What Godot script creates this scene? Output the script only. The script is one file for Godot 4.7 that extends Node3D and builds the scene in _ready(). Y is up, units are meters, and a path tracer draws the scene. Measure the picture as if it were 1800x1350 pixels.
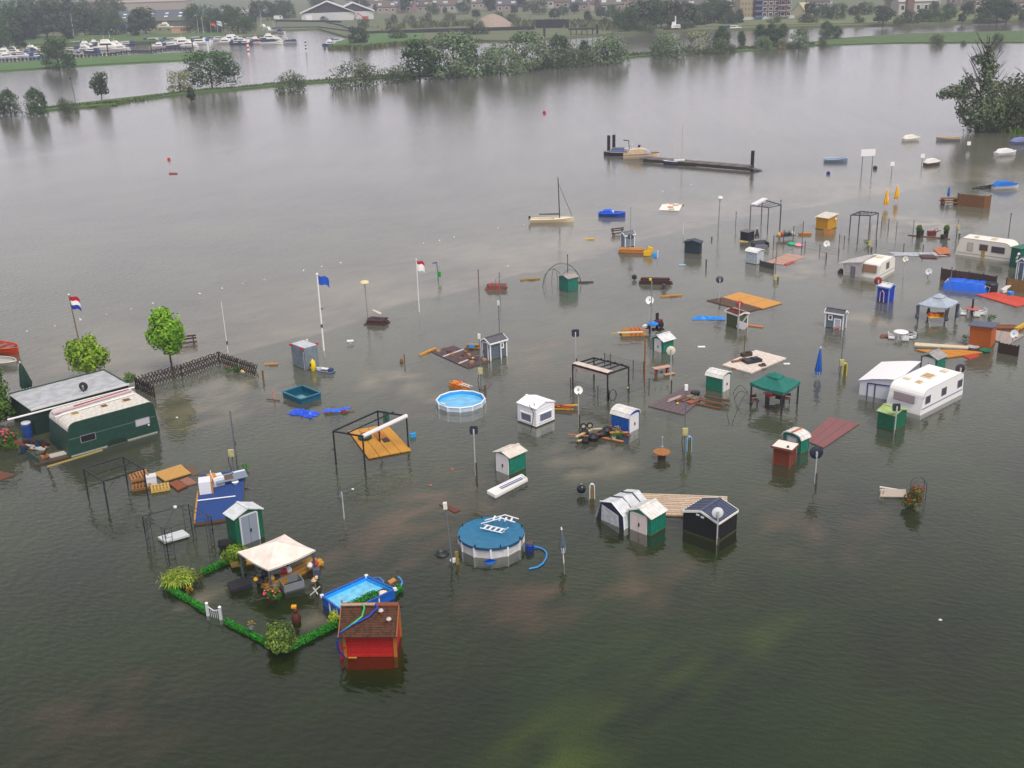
extends Node3D
# A flooded riverside camp site seen from a high viewpoint on a grey day: sheds, caravans, pools and floating timber
# stand in brown-green water; a tree-lined bank, a marina and a town fade into the rain behind. y is up, water is y = 0.

class G:
	# collects triangles; corners are given counter-clockwise as seen from outside
	var v := PackedVector3Array()
	var c := PackedColorArray()
	var col := Color.WHITE
	func tri(a: Vector3, b: Vector3, d: Vector3) -> void:
		v.append(a)
		v.append(d)
		v.append(b)
		c.append(col)
		c.append(col)
		c.append(col)
	func quad(a: Vector3, b: Vector3, d: Vector3, e: Vector3) -> G:
		tri(a, b, d)
		tri(a, d, e)
		return self
	func box(t: Vector3, s: Vector3, b := Basis()) -> G:
		for i in 3:
			var ax := [Vector3.ZERO, Vector3.ZERO, Vector3.ZERO]
			for k in 3:
				ax[k][k] = 0.5 * s[k]
			for sg in [-1.0, 1.0]:
				var n: Vector3 = b * ax[i] * sg
				var u: Vector3 = b * ax[(i + 1) % 3]
				var w: Vector3 = b * ax[(i + 2) % 3] * sg
				var m := t + n
				quad(m - u - w, m + u - w, m + u + w, m - u + w)
		return self
	func bar(a: Vector3, b: Vector3, w: float, h := -1.0) -> G:
		var z := b - a
		if z.length() < 1e-4:
			return self
		var up := Vector3.UP if absf(z.normalized().y) < 0.95 else Vector3.RIGHT
		var bs := Basis.looking_at(-z, up)
		return box((a + b) * 0.5, Vector3(w, w if h < 0 else h, z.length()), bs)
	func tube(a: Vector3, b: Vector3, r: float, r2 := -1.0, n := 6) -> G:
		return path([a, b], r, n, r if r2 < 0 else r2)
	func path(pts: Array, r: float, n := 5, r2 := -1.0) -> G:
		var last := []
		for i in pts.size():
			var p: Vector3 = pts[i]
			var d: Vector3 = (pts[mini(i + 1, pts.size() - 1)] - pts[maxi(i - 1, 0)])
			d = d.normalized() if d.length() > 1e-6 else Vector3.UP
			var x := d.cross(Vector3.UP if absf(d.y) < 0.9 else Vector3.RIGHT).normalized()
			var y := d.cross(x)
			var rr := r if r2 < 0 else lerpf(r, r2, float(i) / (pts.size() - 1))
			var ring := []
			for k in n:
				var a := TAU * k / n
				ring.append(p + (x * cos(a) + y * sin(a)) * rr)
			if i > 0:
				for k in n:
					quad(last[k], last[(k + 1) % n], ring[(k + 1) % n], ring[k])
			if i == 0 or i == pts.size() - 1:
				for k in range(1, n - 1):
					if i == 0:
						tri(ring[0], ring[k + 1], ring[k])
					else:
						tri(ring[0], ring[k], ring[k + 1])
			last = ring
		return self
	func lathe(at: Vector3, pr: Array, n := 12, b := Basis()) -> G:
		for i in pr.size() - 1:
			for k in n:
				var a0 := TAU * k / n
				var a1 := TAU * (k + 1) / n
				var f := func(p: Vector2, a: float) -> Vector3: return at + b * Vector3(p.x * sin(a), p.y, p.x * cos(a))
				quad(f.call(pr[i], a0), f.call(pr[i], a1), f.call(pr[i + 1], a1), f.call(pr[i + 1], a0))
		return self
	func ext(poly: PackedVector2Array, z0: float, z1: float, t := Transform3D()) -> G:
		# a prism: the polygon in x and y, counter-clockwise, drawn out from z0 to z1
		if Geometry2D.is_polygon_clockwise(poly):
			poly.reverse()
		var ix := Geometry2D.triangulate_polygon(poly)
		var f := func(p: Vector2, z: float) -> Vector3: return t * Vector3(p.x, p.y, z)
		for i in range(0, ix.size(), 3):
			var q := [poly[ix[i]], poly[ix[i + 1]], poly[ix[i + 2]]]
			if (q[1] - q[0]).cross(q[2] - q[0]) < 0:
				q.reverse()
			tri(f.call(q[0], z1), f.call(q[1], z1), f.call(q[2], z1))
			tri(f.call(q[0], z0), f.call(q[2], z0), f.call(q[1], z0))
		for i in poly.size():
			var a := poly[i]
			var b := poly[(i + 1) % poly.size()]
			quad(f.call(a, z0), f.call(b, z0), f.call(b, z1), f.call(a, z1))
		return self
	func slab(p: Array, y0: float, y1: float) -> G:
		# a flat piece with the outline p on the ground, from height y0 up to y1
		var poly := PackedVector2Array()
		for q in p:
			poly.append(Vector2(q.x, -q.z))
		return ext(poly, y0, y1, Transform3D(Basis(Vector3.RIGHT, Vector3.FORWARD, Vector3.UP), Vector3.ZERO))
	func sheet(p: Array) -> G:
		# a grid of rows of points, seen from above
		for i in p.size() - 1:
			for j in p[i].size() - 1:
				quad(p[i][j], p[i + 1][j], p[i + 1][j + 1], p[i][j + 1])
		return self
	func mesh(smooth := 0.0) -> ArrayMesh:
		var n := PackedVector3Array()
		n.resize(v.size())
		var at := {}
		for i in range(0, v.size(), 3):
			var f := (v[i + 2] - v[i]).cross(v[i + 1] - v[i]).normalized()
			for k in 3:
				n[i + k] = f
				if smooth > 0.0:
					var key := Vector3i((v[i + k] * 500.0).round())
					if not at.has(key):
						at[key] = []
					at[key].append(i + k)
		if smooth > 0.0:
			var lim := cos(deg_to_rad(smooth))
			var out := n.duplicate()
			for key in at:
				for i in at[key]:
					var s := Vector3.ZERO
					for j in at[key]:
						if n[i].dot(n[j]) >= lim:
							s += n[j]
					if s.length() > 1e-5:
						out[i] = s.normalized()
			n = out
		var a := []
		a.resize(Mesh.ARRAY_MAX)
		a[Mesh.ARRAY_VERTEX] = v
		a[Mesh.ARRAY_NORMAL] = n
		a[Mesh.ARRAY_COLOR] = c
		var m := ArrayMesh.new()
		m.add_surface_from_arrays(Mesh.PRIMITIVE_TRIANGLES, a)
		return m

static func V(x: float, y: float, z: float) -> Vector3:
	return Vector3(x, y, z)

var taken := {}
var mats := {}
var texs := {}
var rng := RandomNumberGenerator.new()

func numbered(p: Node, called: String) -> String:
	var key := str(p.get_instance_id()) + called
	var k: int = taken.get(key, 0)
	taken[key] = k + 1
	return called if k == 0 else "%s_%03d" % [called, k]

func tag(o: Node, label: String, category: String, group := "") -> void:
	o.set_meta("label", label)
	o.set_meta("category", category)
	if group:
		o.set_meta("group", group)

func thing(called: String, label: String, category: String, at: Vector3, yaw := 0.0, group := "") -> Node3D:
	var o := Node3D.new()
	o.name = numbered(self, called)
	add_child(o, true)
	o.position = at
	o.rotation.y = yaw
	tag(o, label, category, group)
	return o

func part(p: Node, called: String, g: G, m: Material, smooth := 0.0) -> MeshInstance3D:
	return put(p, called, g.mesh(smooth), m)

func put(p: Node, called: String, mesh: Mesh, m: Material) -> MeshInstance3D:
	var o := MeshInstance3D.new()
	o.name = numbered(p, called)
	o.mesh = mesh
	o.material_override = m
	p.add_child(o, true)
	return o

func stuff(o: Node) -> void:
	o.set_meta("kind", "stuff")

func solo(called: String, label: String, category: String, g: G, m: Material, at := Vector3.ZERO, yaw := 0.0, group := "", smooth := 0.0) -> MeshInstance3D:
	var o := part(self, called, g, m, smooth)
	o.position = at
	o.rotation.y = yaw
	tag(o, label, category, group)
	return o

func struct(called: String, g: G, m: Material, smooth := 0.0) -> MeshInstance3D:
	var o := part(self, called, g, m, smooth)
	o.set_meta("kind", "structure")
	return o

func clone(o: Node3D, at: Vector3, yaw: float, label: String, group := "", size := 1.0) -> Node3D:
	var r: Node3D = o.duplicate()
	r.name = numbered(self, String(o.name).split("_0")[0])
	add_child(r, true)
	r.position = at
	r.rotation.y = yaw
	r.scale = Vector3.ONE * size
	r.set_meta("label", label)
	if group:
		r.set_meta("group", group)
	return r

func tex(kind: String) -> Texture2D:
	# dirt, wood grain, cloth folds and grass, as faint brightness patterns
	if texs.has(kind):
		return texs[kind]
	var f := FastNoiseLite.new()
	f.seed = kind.hash() % 1000
	f.noise_type = FastNoiseLite.TYPE_SIMPLEX
	f.fractal_octaves = 5
	f.frequency = {"grime": 0.006, "wood": 0.03, "speckle": 0.12, "streak": 0.007}.get(kind, 0.02)
	var lo: float = {"grime": 0.9, "wood": 0.68, "speckle": 0.6, "streak": 0.88}.get(kind, 0.8)
	var t := NoiseTexture2D.new()
	t.width = 512
	t.height = 512
	t.seamless = true
	t.noise = f
	var r := Gradient.new()
	r.offsets = PackedFloat32Array([0.1, 0.45, 0.8])
	r.colors = PackedColorArray([Color(lo, lo * 0.98, lo * 0.95), Color(0.93, 0.93, 0.92), Color(1, 1, 1)])
	t.color_ramp = r
	texs[kind] = t
	return t

func mt(hex: String, rough := 0.6, kind := "grime", scale := V(0.6, 0.6, 0.6), metal := 0.0) -> StandardMaterial3D:
	var key := "%s %s %s %s %s" % [hex, rough, kind, scale, metal]
	if mats.has(key):
		return mats[key]
	var m := StandardMaterial3D.new()
	var k := Color(hex)
	k.s = minf(1.0, k.s * (1.0 if kind == "wood" else 1.16))
	m.albedo_color = k
	m.roughness = rough
	m.metallic = metal
	m.vertex_color_use_as_albedo = true
	m.cull_mode = BaseMaterial3D.CULL_DISABLED
	if kind:
		m.albedo_texture = tex(kind)
		m.uv1_triplanar = true
		m.uv1_scale = scale
	mats[key] = m
	return m

func wood(hex: String, along := "x") -> StandardMaterial3D:
	var s := V(2.5, 2.5, 2.5)
	s["xyz".find(along)] = 0.25
	return mt(hex, 0.75, "wood", s)

func plain(hex: String, rough := 0.5, metal := 0.0) -> StandardMaterial3D:
	return mt(hex, rough, "", Vector3.ONE, metal)

func glass(hex: String) -> StandardMaterial3D:
	return mt(hex, 0.08, "", Vector3.ONE)

func leafy() -> StandardMaterial3D:
	if not mats.has("leafy"):
		var m := StandardMaterial3D.new()
		m.vertex_color_use_as_albedo = true
		m.roughness = 0.7
		m.metallic_specular = 0.3
		m.cull_mode = BaseMaterial3D.CULL_DISABLED
		m.backlight_enabled = true
		m.backlight = Color(0.35, 0.35, 0.35)
		mats.leafy = m
	return mats.leafy

func rnd(a: float, b: float) -> float:
	return rng.randf_range(a, b)

func flat(x: float, z: float) -> Vector2:
	return Vector2(x, z)

func _ready() -> void:
	rng.seed = 71
	var cam := Camera3D.new()
	cam.name = "camera"
	cam.fov = 2.0 * rad_to_deg(atan(675.0 / 1950.0))
	cam.position = V(0, 30, 0)
	cam.rotation_degrees = V(-20.5, 0, -1.7)
	cam.near = 0.5
	cam.far = 9000
	add_child(cam)
	var env := Environment.new()
	var sky := ProceduralSkyMaterial.new()
	sky.sky_top_color = Color(0.56, 0.565, 0.59)
	sky.sky_horizon_color = Color(1.07, 1.05, 1.09)
	sky.sky_curve = 0.5
	sky.sky_energy_multiplier = 0.72
	sky.ground_bottom_color = Color(0.12, 0.13, 0.1)
	sky.ground_horizon_color = Color(0.55, 0.55, 0.56)
	env.background_mode = Environment.BG_SKY
	env.sky = Sky.new()
	env.sky.sky_material = sky
	env.tonemap_mode = Environment.TONE_MAPPER_LINEAR
	env.tonemap_exposure = 2.0
	env.fog_enabled = true
	env.fog_density = 0.00035
	env.fog_light_color = Color(0.9, 0.93, 1.0)
	env.sdfgi_enabled = true
	env.ssao_enabled = true
	env.ssil_enabled = true
	var we := WorldEnvironment.new()
	we.name = "environment"
	we.environment = env
	add_child(we)
	var sun := DirectionalLight3D.new()
	sun.name = "sun"
	sun.rotation_degrees = V(-58, 28, 0)
	sun.light_energy = 0.5
	sun.light_angular_distance = 25
	sun.light_color = Color(1.0, 0.97, 0.93)
	sun.shadow_enabled = true
	add_child(sun)
	setting()
	far_bank()
	near_left()
	near_middle()
	near_right()
	upper_camp()
	boats_and_birds()
	tell_apart()

func tell_apart() -> void:
	# things that would share a label are told apart by their order from left to right
	var same := {}
	for o in get_children():
		if o.has_meta("label") and not o.get_meta("category") in ["bird", "block"]:
			var l: String = o.get_meta("label")
			if not same.has(l):
				same[l] = []
			same[l].append(o)
	for l in same:
		var a: Array = same[l]
		if a.size() > 1:
			a.sort_custom(func(p, q): return p.position.x / p.position.z > q.position.x / q.position.z)
			for i in a.size():
				a[i].set_meta("label", l + ", " + ("leftmost" if i == 0 else "rightmost" if i == a.size() - 1 else ["second", "third", "fourth", "fifth", "sixth", "seventh", "eighth"][mini(i - 1, 6)] + " from left"))

func near_line(p: Vector2, pts: Array) -> Vector3:
	# distance to a polyline, which side of it, and how far along (0 to 1)
	var best := V(1e9, 0, 0)
	for i in pts.size() - 1:
		var a := Vector2(pts[i].x, pts[i].z)
		var b := Vector2(pts[i + 1].x, pts[i + 1].z)
		var q := Geometry2D.get_closest_point_to_segment(p, a, b)
		var d := p.distance_to(q)
		if d < best.x:
			best = V(d, signf((b - a).cross(p - a)), float(i) / pts.size())
	return best

func spot(p: Vector2, c: Vector3, r: float) -> float:
	return 1.0 - smoothstep(0.3, 1.0, p.distance_to(Vector2(c.x, c.z)) / r)

func lines(a: float, b: float, near_a: float, near_b: float, fine: float, coarse: float) -> Array:
	# grid lines from a to b, close together between near_a and near_b
	var r := [a]
	while r[-1] < b:
		var x: float = r[-1]
		var off := maxf(maxf(near_a - x, x - near_b), 0.0)
		r.append(x + fine + (coarse - fine) * minf(off / 300.0, 1.0))
	return r

func grid(xs: Array, zs: Array, height: Callable, shade: Callable, uvs: bool) -> ArrayMesh:
	var v := PackedVector3Array()
	var c := PackedColorArray()
	var uv := PackedVector2Array()
	var n := PackedVector3Array()
	var ix := PackedInt32Array()
	var turn := Vector2(1, 0).rotated(0.42)
	for z in zs:
		for x in xs:
			v.append(V(x, height.call(x, z), z))
			c.append(shade.call(x, z))
			n.append(Vector3.UP)
			var q := Vector2(x, z)
			uv.append(Vector2(q.dot(turn) / 30.0, q.dot(turn.orthogonal()) / 15.0))
	for j in zs.size() - 1:
		for i in xs.size() - 1:
			var k := j * xs.size() + i
			# z runs away from the viewer or towards it; front faces look up
			ix.append_array([k, k + 1, k + xs.size(), k + 1, k + xs.size() + 1, k + xs.size()])
	var a := []
	a.resize(Mesh.ARRAY_MAX)
	a[Mesh.ARRAY_VERTEX] = v
	a[Mesh.ARRAY_NORMAL] = n
	a[Mesh.ARRAY_COLOR] = c
	a[Mesh.ARRAY_TEX_UV] = uv
	a[Mesh.ARRAY_INDEX] = ix
	if uvs:
		var tg := PackedFloat32Array()
		for p in v:
			tg.append_array([turn.x, 0, turn.y, 1])
		a[Mesh.ARRAY_TANGENT] = tg
	var m := ArrayMesh.new()
	m.add_surface_from_arrays(Mesh.PRIMITIVE_TRIANGLES, a)
	return m

func water_material() -> StandardMaterial3D:
	var f := FastNoiseLite.new()
	f.seed = 9
	f.noise_type = FastNoiseLite.TYPE_SIMPLEX_SMOOTH
	f.frequency = 0.019
	f.fractal_octaves = 4
	f.fractal_gain = 0.48
	f.fractal_weighted_strength = 0.7
	f.domain_warp_enabled = true
	f.domain_warp_amplitude = 12.0
	f.domain_warp_frequency = 0.01
	var t := NoiseTexture2D.new()
	t.width = 2048
	t.height = 2048
	t.seamless = true
	t.as_normal_map = true
	t.bump_strength = 4.0
	t.noise = f
	var m := StandardMaterial3D.new()
	m.transparency = BaseMaterial3D.TRANSPARENCY_ALPHA
	m.albedo_color = Color(1, 1, 1, 0.52)
	m.vertex_color_use_as_albedo = true
	m.roughness = 0.06
	m.metallic_specular = 0.47
	m.normal_enabled = true
	m.normal_texture = t
	m.normal_scale = 0.4
	return m

func setting() -> void:
	var band: Array = [V(-33.28,0,-81.16),V(-27.17,0,-88.28),V(-23.8,0,-90.95),V(-17.33,0,-96.49),V(-9.75,0,-104.38),V(-4.73,0,-109.02),V(1.57,0,-114.65),V(9.32,0,-121.0),V(15.68,0,-128.0),V(23.46,0,-134.1),V(32.02,0,-140.7),V(46.81,0,-148.7),V(76.57,0,-163.8)]
	var weed: Array = [V(0.91,0,-36.26),V(3.22,0,-39.36),V(6.35,0,-42.71),V(9.33,0,-44.84),V(12.44,0,-46.64)]
	var weed2: Array = [V(-0.44,0,-38.04),V(2.15,0,-41.84),V(5.61,0,-45.27)]
	var noise := FastNoiseLite.new()
	noise.seed = 4
	noise.frequency = 0.06
	noise.fractal_octaves = 4
	var sand: Array = [[V(-21.97,0,-80.22), 7.0], [V(-24.16,0,-76.85), 4.5], [V(-9.54,0,-83.65), 4.0], [V(-4.77,0,-78.79), 5.0], [V(31.89,0,-119.78), 6.0], [V(29.35,0,-114.49), 5.0], [V(49.32,0,-133.7), 9.0], [V(32.85,0,-96.71), 4.0], [V(-16.81,0,-51.24), 1.6], [V(-9.75,0,-49.17), 1.6], [V(5.16,0,-67.4), 4.5]]
	var brown: Array = [[V(-4.68,0,-60.47), 6.0], [V(0.56,0,-49.69), 3.0], [V(7.25,0,-51.61), 3.2], [V(-7.9,0,-55.01), 5.0], [V(-1.78,0,-49.27), 2.4], [V(2.92,0,-87.44), 6.0], [V(-18.4,0,-40.78), 4.0], [V(17.93,0,-57.5), 5.0]]
	var bed := func(x: float, z: float) -> Color:
		var p := Vector2(x, z)
		var n: float = noise.get_noise_2d(x, z)
		var n2: float = noise.get_noise_2d(x * 6.0 + 500.0, z * 6.0)
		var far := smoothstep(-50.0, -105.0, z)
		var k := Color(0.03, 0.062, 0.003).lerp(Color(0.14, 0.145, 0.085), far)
		var b := near_line(p, band)
		if b.y < 0.0:
			k = k.lerp(Color(0.50, 0.42, 0.33), smoothstep(26.0, 0.0, b.x) * 0.95)
		for s in sand:
			k = k.lerp(Color(0.62, 0.50, 0.34), spot(p, s[0], s[1]) * clampf(0.45 + n2 * 1.6, 0, 1))
		for s in brown:
			k = k.lerp(Color(0.26, 0.15, 0.09), spot(p, s[0], s[1] * 1.3) * clampf(0.4 + n2 * 1.8, 0, 1))
		var w := minf(near_line(p, weed).x, near_line(p, weed2).x + 1.0)
		k = k.lerp(Color(0.15, 0.23, 0.008), (1.0 - smoothstep(0.2, 3.2, w + n2)) * clampf(0.55 + noise.get_noise_2d((x - z) * 1.2, (x + z) * 8.0) * 1.6 + n2 * 0.6, 0, 1.0))
		var q := clampf(1.0 + n * 1.0 + n2 * 0.5, 0.35, 1.9)
		return Color(k.r * q, k.g * q, k.b * q)
	var deep := func(x: float, z: float) -> float:
		var d := -0.75 + 0.25 * noise.get_noise_2d(x * 0.6, z * 0.6)
		var b := near_line(Vector2(x, z), band)
		return d + 0.35 * (1.0 - smoothstep(0.0, 14.0, b.x))
	var bm := mt("ffffff", 0.9, "speckle", V(0.16, 0.16, 0.16))
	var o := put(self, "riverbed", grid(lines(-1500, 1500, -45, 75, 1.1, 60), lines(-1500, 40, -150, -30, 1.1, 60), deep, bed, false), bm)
	o.set_meta("kind", "structure")
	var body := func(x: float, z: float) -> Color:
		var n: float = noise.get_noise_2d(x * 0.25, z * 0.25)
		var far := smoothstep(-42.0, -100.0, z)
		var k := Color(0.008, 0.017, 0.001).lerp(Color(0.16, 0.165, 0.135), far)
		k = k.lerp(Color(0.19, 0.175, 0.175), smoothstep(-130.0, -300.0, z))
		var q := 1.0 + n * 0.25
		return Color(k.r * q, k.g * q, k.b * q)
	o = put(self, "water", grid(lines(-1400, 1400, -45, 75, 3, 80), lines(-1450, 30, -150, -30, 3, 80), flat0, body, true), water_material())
	o.set_meta("kind", "structure")

func flat0(_x: float, _z: float) -> float:
	return 0.0

# ---- trees ----
func crown(seed_: int, blobs: Array, count: int, leaf: float, dark: Color, light: Color, droop := 0.0) -> ArrayMesh:
	# leaf clumps spread through lumpy volumes: blobs are [centre, radii]
	var r := RandomNumberGenerator.new()
	r.seed = seed_
	var g := G.new()
	var total := 0.0
	for b in blobs:
		total += pow(b[1].x * b[1].y * b[1].z, 0.667)
	for b in blobs:
		var tone := r.randf_range(-0.22, 0.22)
		for i in int(count * pow(b[1].x * b[1].y * b[1].z, 0.667) / total):
			var d := V(r.randfn(), r.randfn(), r.randfn()).normalized()
			var k := 0.58 + 0.56 * pow(r.randf(), 0.6)
			k *= 1.0 + 0.2 * sin(d.x * 7.0 + b[0].x * 9.0) * cos(d.z * 6.0 + d.y * 7.0)
			var p: Vector3 = b[0] + V(d.x * b[1].x, d.y * b[1].y, d.z * b[1].z) * k
			if p.y < 0.0:
				continue
			var u := d.cross(V(r.randfn(), r.randfn() + droop, r.randfn())).normalized()
			var w := (d + V(r.randfn(), r.randfn(), r.randfn()) * 0.6).normalized().cross(u)
			var s := leaf * r.randf_range(0.6, 1.4)
			g.col = dark.lerp(light, clampf(0.5 + tone + r.randfn() * 0.2, 0, 1))
			var tip := u * s - Vector3.UP * droop * s
			g.tri(p - w * s * 0.5, p + tip, p + w * s * 0.5)
			g.tri(p - w * s * 0.5, p + w * s * 0.5, p - u * s * 0.7)
	return g.mesh()

func lobes(seed_: int, n: int, rx: float, top: float, low: float, lump: float, taper := 0.0) -> Array:
	# a lumpy crown from height low to top, of half width rx
	var r := RandomNumberGenerator.new()
	r.seed = seed_
	var out := [[V(0, (top + low) * 0.5, 0), V(rx * 0.72, (top - low) * 0.44, rx * 0.72)]]
	for i in n:
		var y := r.randf()
		var a := r.randf() * TAU
		var rad := rx * (1.0 - taper * y) * sqrt(maxf(0.05, 1.0 - pow(2.0 * y - 1.0, 2.0) * (0.5 if y < 0.5 else 0.95))) * 0.78
		var s := rx * lump * r.randf_range(0.7, 1.25) * (1.0 - 0.4 * taper * y)
		out.append([V(cos(a) * rad, low + (top - low) * (0.1 + 0.8 * y), sin(a) * rad), V(s, s * 0.85, s)])
	return out

func trunk_shape(h: float, r: float, seed_: int, limbs := 5) -> G:
	var q := RandomNumberGenerator.new()
	q.seed = seed_
	var g := G.new().path([V(0, -1.2, 0), V(0.05 * h * q.randf(), h * 0.35, 0), V(0.04 * h, h * 0.7, 0.03 * h)], r, 6, r * 0.3)
	for i in limbs:
		var a := TAU * i / limbs + q.randf()
		var y := h * q.randf_range(0.25, 0.5)
		g.path([V(0, y, 0), V(cos(a) * h * 0.12, y + h * 0.12, sin(a) * h * 0.12), V(cos(a) * h * 0.24, y + h * 0.32, sin(a) * h * 0.24)], r * 0.5, 5, r * 0.1)
	return g

func make_tree(called: String, label: String, group: String, crown_mesh: Mesh, trunk: G) -> Node3D:
	var t := thing(called, label, "bush" if called.ends_with("bush") else "tree", Vector3.ZERO, 0.0, group)
	part(t, "trunk", trunk, wood("3b342c", "y"))
	put(t, "crown", crown_mesh, leafy())
	return t

var kinds := {}
func tree_kinds() -> void:
	var al := Color(0.028, 0.06, 0.024)
	var al2 := Color(0.07, 0.125, 0.05)
	var wl := Color(0.10, 0.155, 0.075)
	var wl2 := Color(0.205, 0.27, 0.16)
	# each kind is about one unit high and is scaled where it stands
	kinds = {
		"alder": [crown(1, lobes(1, 24, 0.42, 1.0, -0.12, 0.36, 0.6), 3400, 0.035, al, al2), 1.0, "dark green alder"],
		"alder2": [crown(2, lobes(2, 22, 0.52, 1.0, -0.12, 0.36, 0.35), 3400, 0.035, al, al2), 1.0, "dark broad alder"],
		"willow": [crown(3, lobes(3, 30, 0.52, 1.0, -0.15, 0.33, 0.1), 5200, 0.034, wl, wl2, 0.4), 1.0, "silvery grey-green willow"],
		"willow2": [crown(4, lobes(4, 30, 0.74, 1.0, -0.25, 0.34, 0.2), 5200, 0.042, wl, wl2, 0.4), 1.0, "wide silvery willow"],
		"bush": [crown(5, lobes(5, 18, 0.85, 1.0, -0.4, 0.42), 2800, 0.055, Color(0.05, 0.075, 0.035), Color(0.13, 0.165, 0.085), 0.1), 1.0, "rounded grey-green bush"],
		"pale": [crown(6, lobes(6, 16, 0.6, 1.0, -0.1, 0.34), 1800, 0.05, Color(0.16, 0.18, 0.09), Color(0.32, 0.33, 0.2), 0.2), 1.0, "pale yellowish bush"],
		"oak": [crown(7, lobes(7, 26, 0.58, 1.0, 0.06, 0.34), 3400, 0.034, Color(0.022, 0.055, 0.018), Color(0.075, 0.135, 0.045)), 1.0, "broad dark green tree"],
		"round": [crown(8, lobes(8, 14, 0.5, 1.0, 0.1, 0.36), 1300, 0.06, Color(0.03, 0.05, 0.028), Color(0.075, 0.105, 0.055)), 1.0, "round-crowned grey-green tree"],
		"tall": [crown(9, lobes(9, 14, 0.3, 1.0, 0.0, 0.3, 0.3), 1300, 0.055, Color(0.025, 0.04, 0.03), Color(0.06, 0.085, 0.05)), 1.0, "tall dark tree"],
		"hedgy": [crown(10, lobes(10, 14, 0.9, 1.0, -0.3, 0.4), 1300, 0.09, Color(0.04, 0.06, 0.03), Color(0.09, 0.12, 0.06)), 1.0, "low spreading thicket"],
	}
	for k in kinds:
		kinds[k].append(trunk_shape(0.8, 0.03, k.hash()).mesh())

var grown := {}
func tree(kind: String, at: Vector3, h: float, where: String, group: String, wide := 1.0, base := 0.0) -> void:
	var called := "bush" if kind in ["bush", "pale", "hedgy"] else ("willow_tree" if kind.begins_with("willow") else ("alder_tree" if kind.begins_with("alder") else "tree"))
	var t := thing(called, kinds[kind][2] + " " + where, "bush" if called == "bush" else "tree", at + V(0, base, 0), rnd(0, TAU), group)
	t.scale = V(h * wide, h, h * wide)
	put(t, "trunk", kinds[kind][3], wood("3b342c", "y"))
	put(t, "crown", kinds[kind][0], leafy())

# ---- far land ----
func land(called: String, pts: Array, y: float, m: Material) -> MeshInstance3D:
	return struct(called, G.new().slab(pts, -1.0, y), m)

func grass_tufts(called: String, label: String, pts: Array, width: float, h: float, n: int, dark: Color, light: Color) -> void:
	# rough grass and reeds along a line: one mass of blades
	var g := G.new()
	var r := RandomNumberGenerator.new()
	r.seed = n
	for i in n:
		var k := r.randi_range(0, pts.size() - 2)
		var p: Vector3 = pts[k].lerp(pts[k + 1], r.randf()) + V(r.randfn() * width * 0.4, 0, r.randfn() * width * 0.5)
		var a := r.randf() * PI
		var s := h * r.randf_range(0.5, 1.3)
		var u := V(cos(a), 0, sin(a)) * s * 0.5
		g.col = dark.lerp(light, r.randf())
		var tip := V(r.randfn() * 0.25, 1, r.randfn() * 0.25) * s
		g.tri(p - u, p + u, p + tip)
	var o := part(self, called, g, leafy())
	stuff(o)
	tag(o, label, "grass")

func house(at: Vector3, yaw: float, w: float, d: float, h: float, rise: float, wall: String, roof: String, label: String, group: String, wins := 3, category := "house", called := "house") -> Node3D:
	var t := thing(called, label, category, at, yaw, group)
	var g := G.new()
	var hw := d * 0.5
	g.ext(PackedVector2Array([Vector2(-hw, -1), Vector2(hw, -1), Vector2(hw, h), Vector2(0, h + rise), Vector2(-hw, h)]), -w / 2, w / 2, Transform3D(Basis(Vector3.UP, PI / 2), Vector3.ZERO))
	part(t, "wall", g, mt(wall, 0.8))
	g = G.new()
	for s in [-1.0, 1.0]:
		var e := V(0, h + rise + 0.12, 0)
		var f := V(0, h - 0.25, s * (hw + 0.4))
		var x := V(w / 2 + 0.3, 0, 0)
		g.quad(e - x, e + x, f + x, f - x)
		g.quad(f - x - V(0, 0.2, 0), f + x - V(0, 0.2, 0), e + x - V(0, 0.2, 0), e - x - V(0, 0.2, 0))
	var rf := part(t, "roof", g, mt(roof, 0.75, "grime", V(0.2, 0.2, 0.2)))
	if w < 25.0 and wins > 0:
		part(rf, "chimney", G.new().box(V(w * 0.25, h + rise + 0.3, 0), V(0.8, 1.6, 0.8)), mt("6a4a40", 0.8))
	for i in wins:
		var x := (i + 0.5) / wins * w - w / 2
		var win := part(t, "window", G.new().box(V(x, h * 0.55, hw + 0.02), V(w / wins * 0.45, h * 0.4, 0.08)), plain("e4e6e8"))
		part(win, "pane", G.new().box(V(x, h * 0.55, hw + 0.05), V(w / wins * 0.38, h * 0.33, 0.06)), glass("333a42"))
		if w < 25.0 and i % 2 == 0 and rise > 2.0:
			# a dormer with a white front
			part(rf, "dormer", G.new().box(V(x, h + rise * 0.42, hw * 0.62), V(w / wins * 0.6, rise * 0.36, 1.4)), plain("dcdee0"))
	return t

func hall(at: Vector3, yaw: float, w: float, d: float, h: float, rise: float, wall: String, roof: String, label: String, lights: int) -> Node3D:
	var t := house(at, yaw, w, d, h, rise, wall, roof, label, "", 0, "hall", "industrial_hall")
	for i in lights:
		for s in [0.35, 0.65]:
			var x := (i + 0.5) / lights * w - w / 2
			var z: float = d * 0.5 * s
			var b := Basis(Vector3.RIGHT, atan2(rise, d * 0.5))
			part(t, "skylight", G.new().box(V(x, h + rise * (1.0 - s) + 0.2, z), V(2.2, 0.12, 1.3), b), plain("dfe6ee"))
	return t

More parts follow.
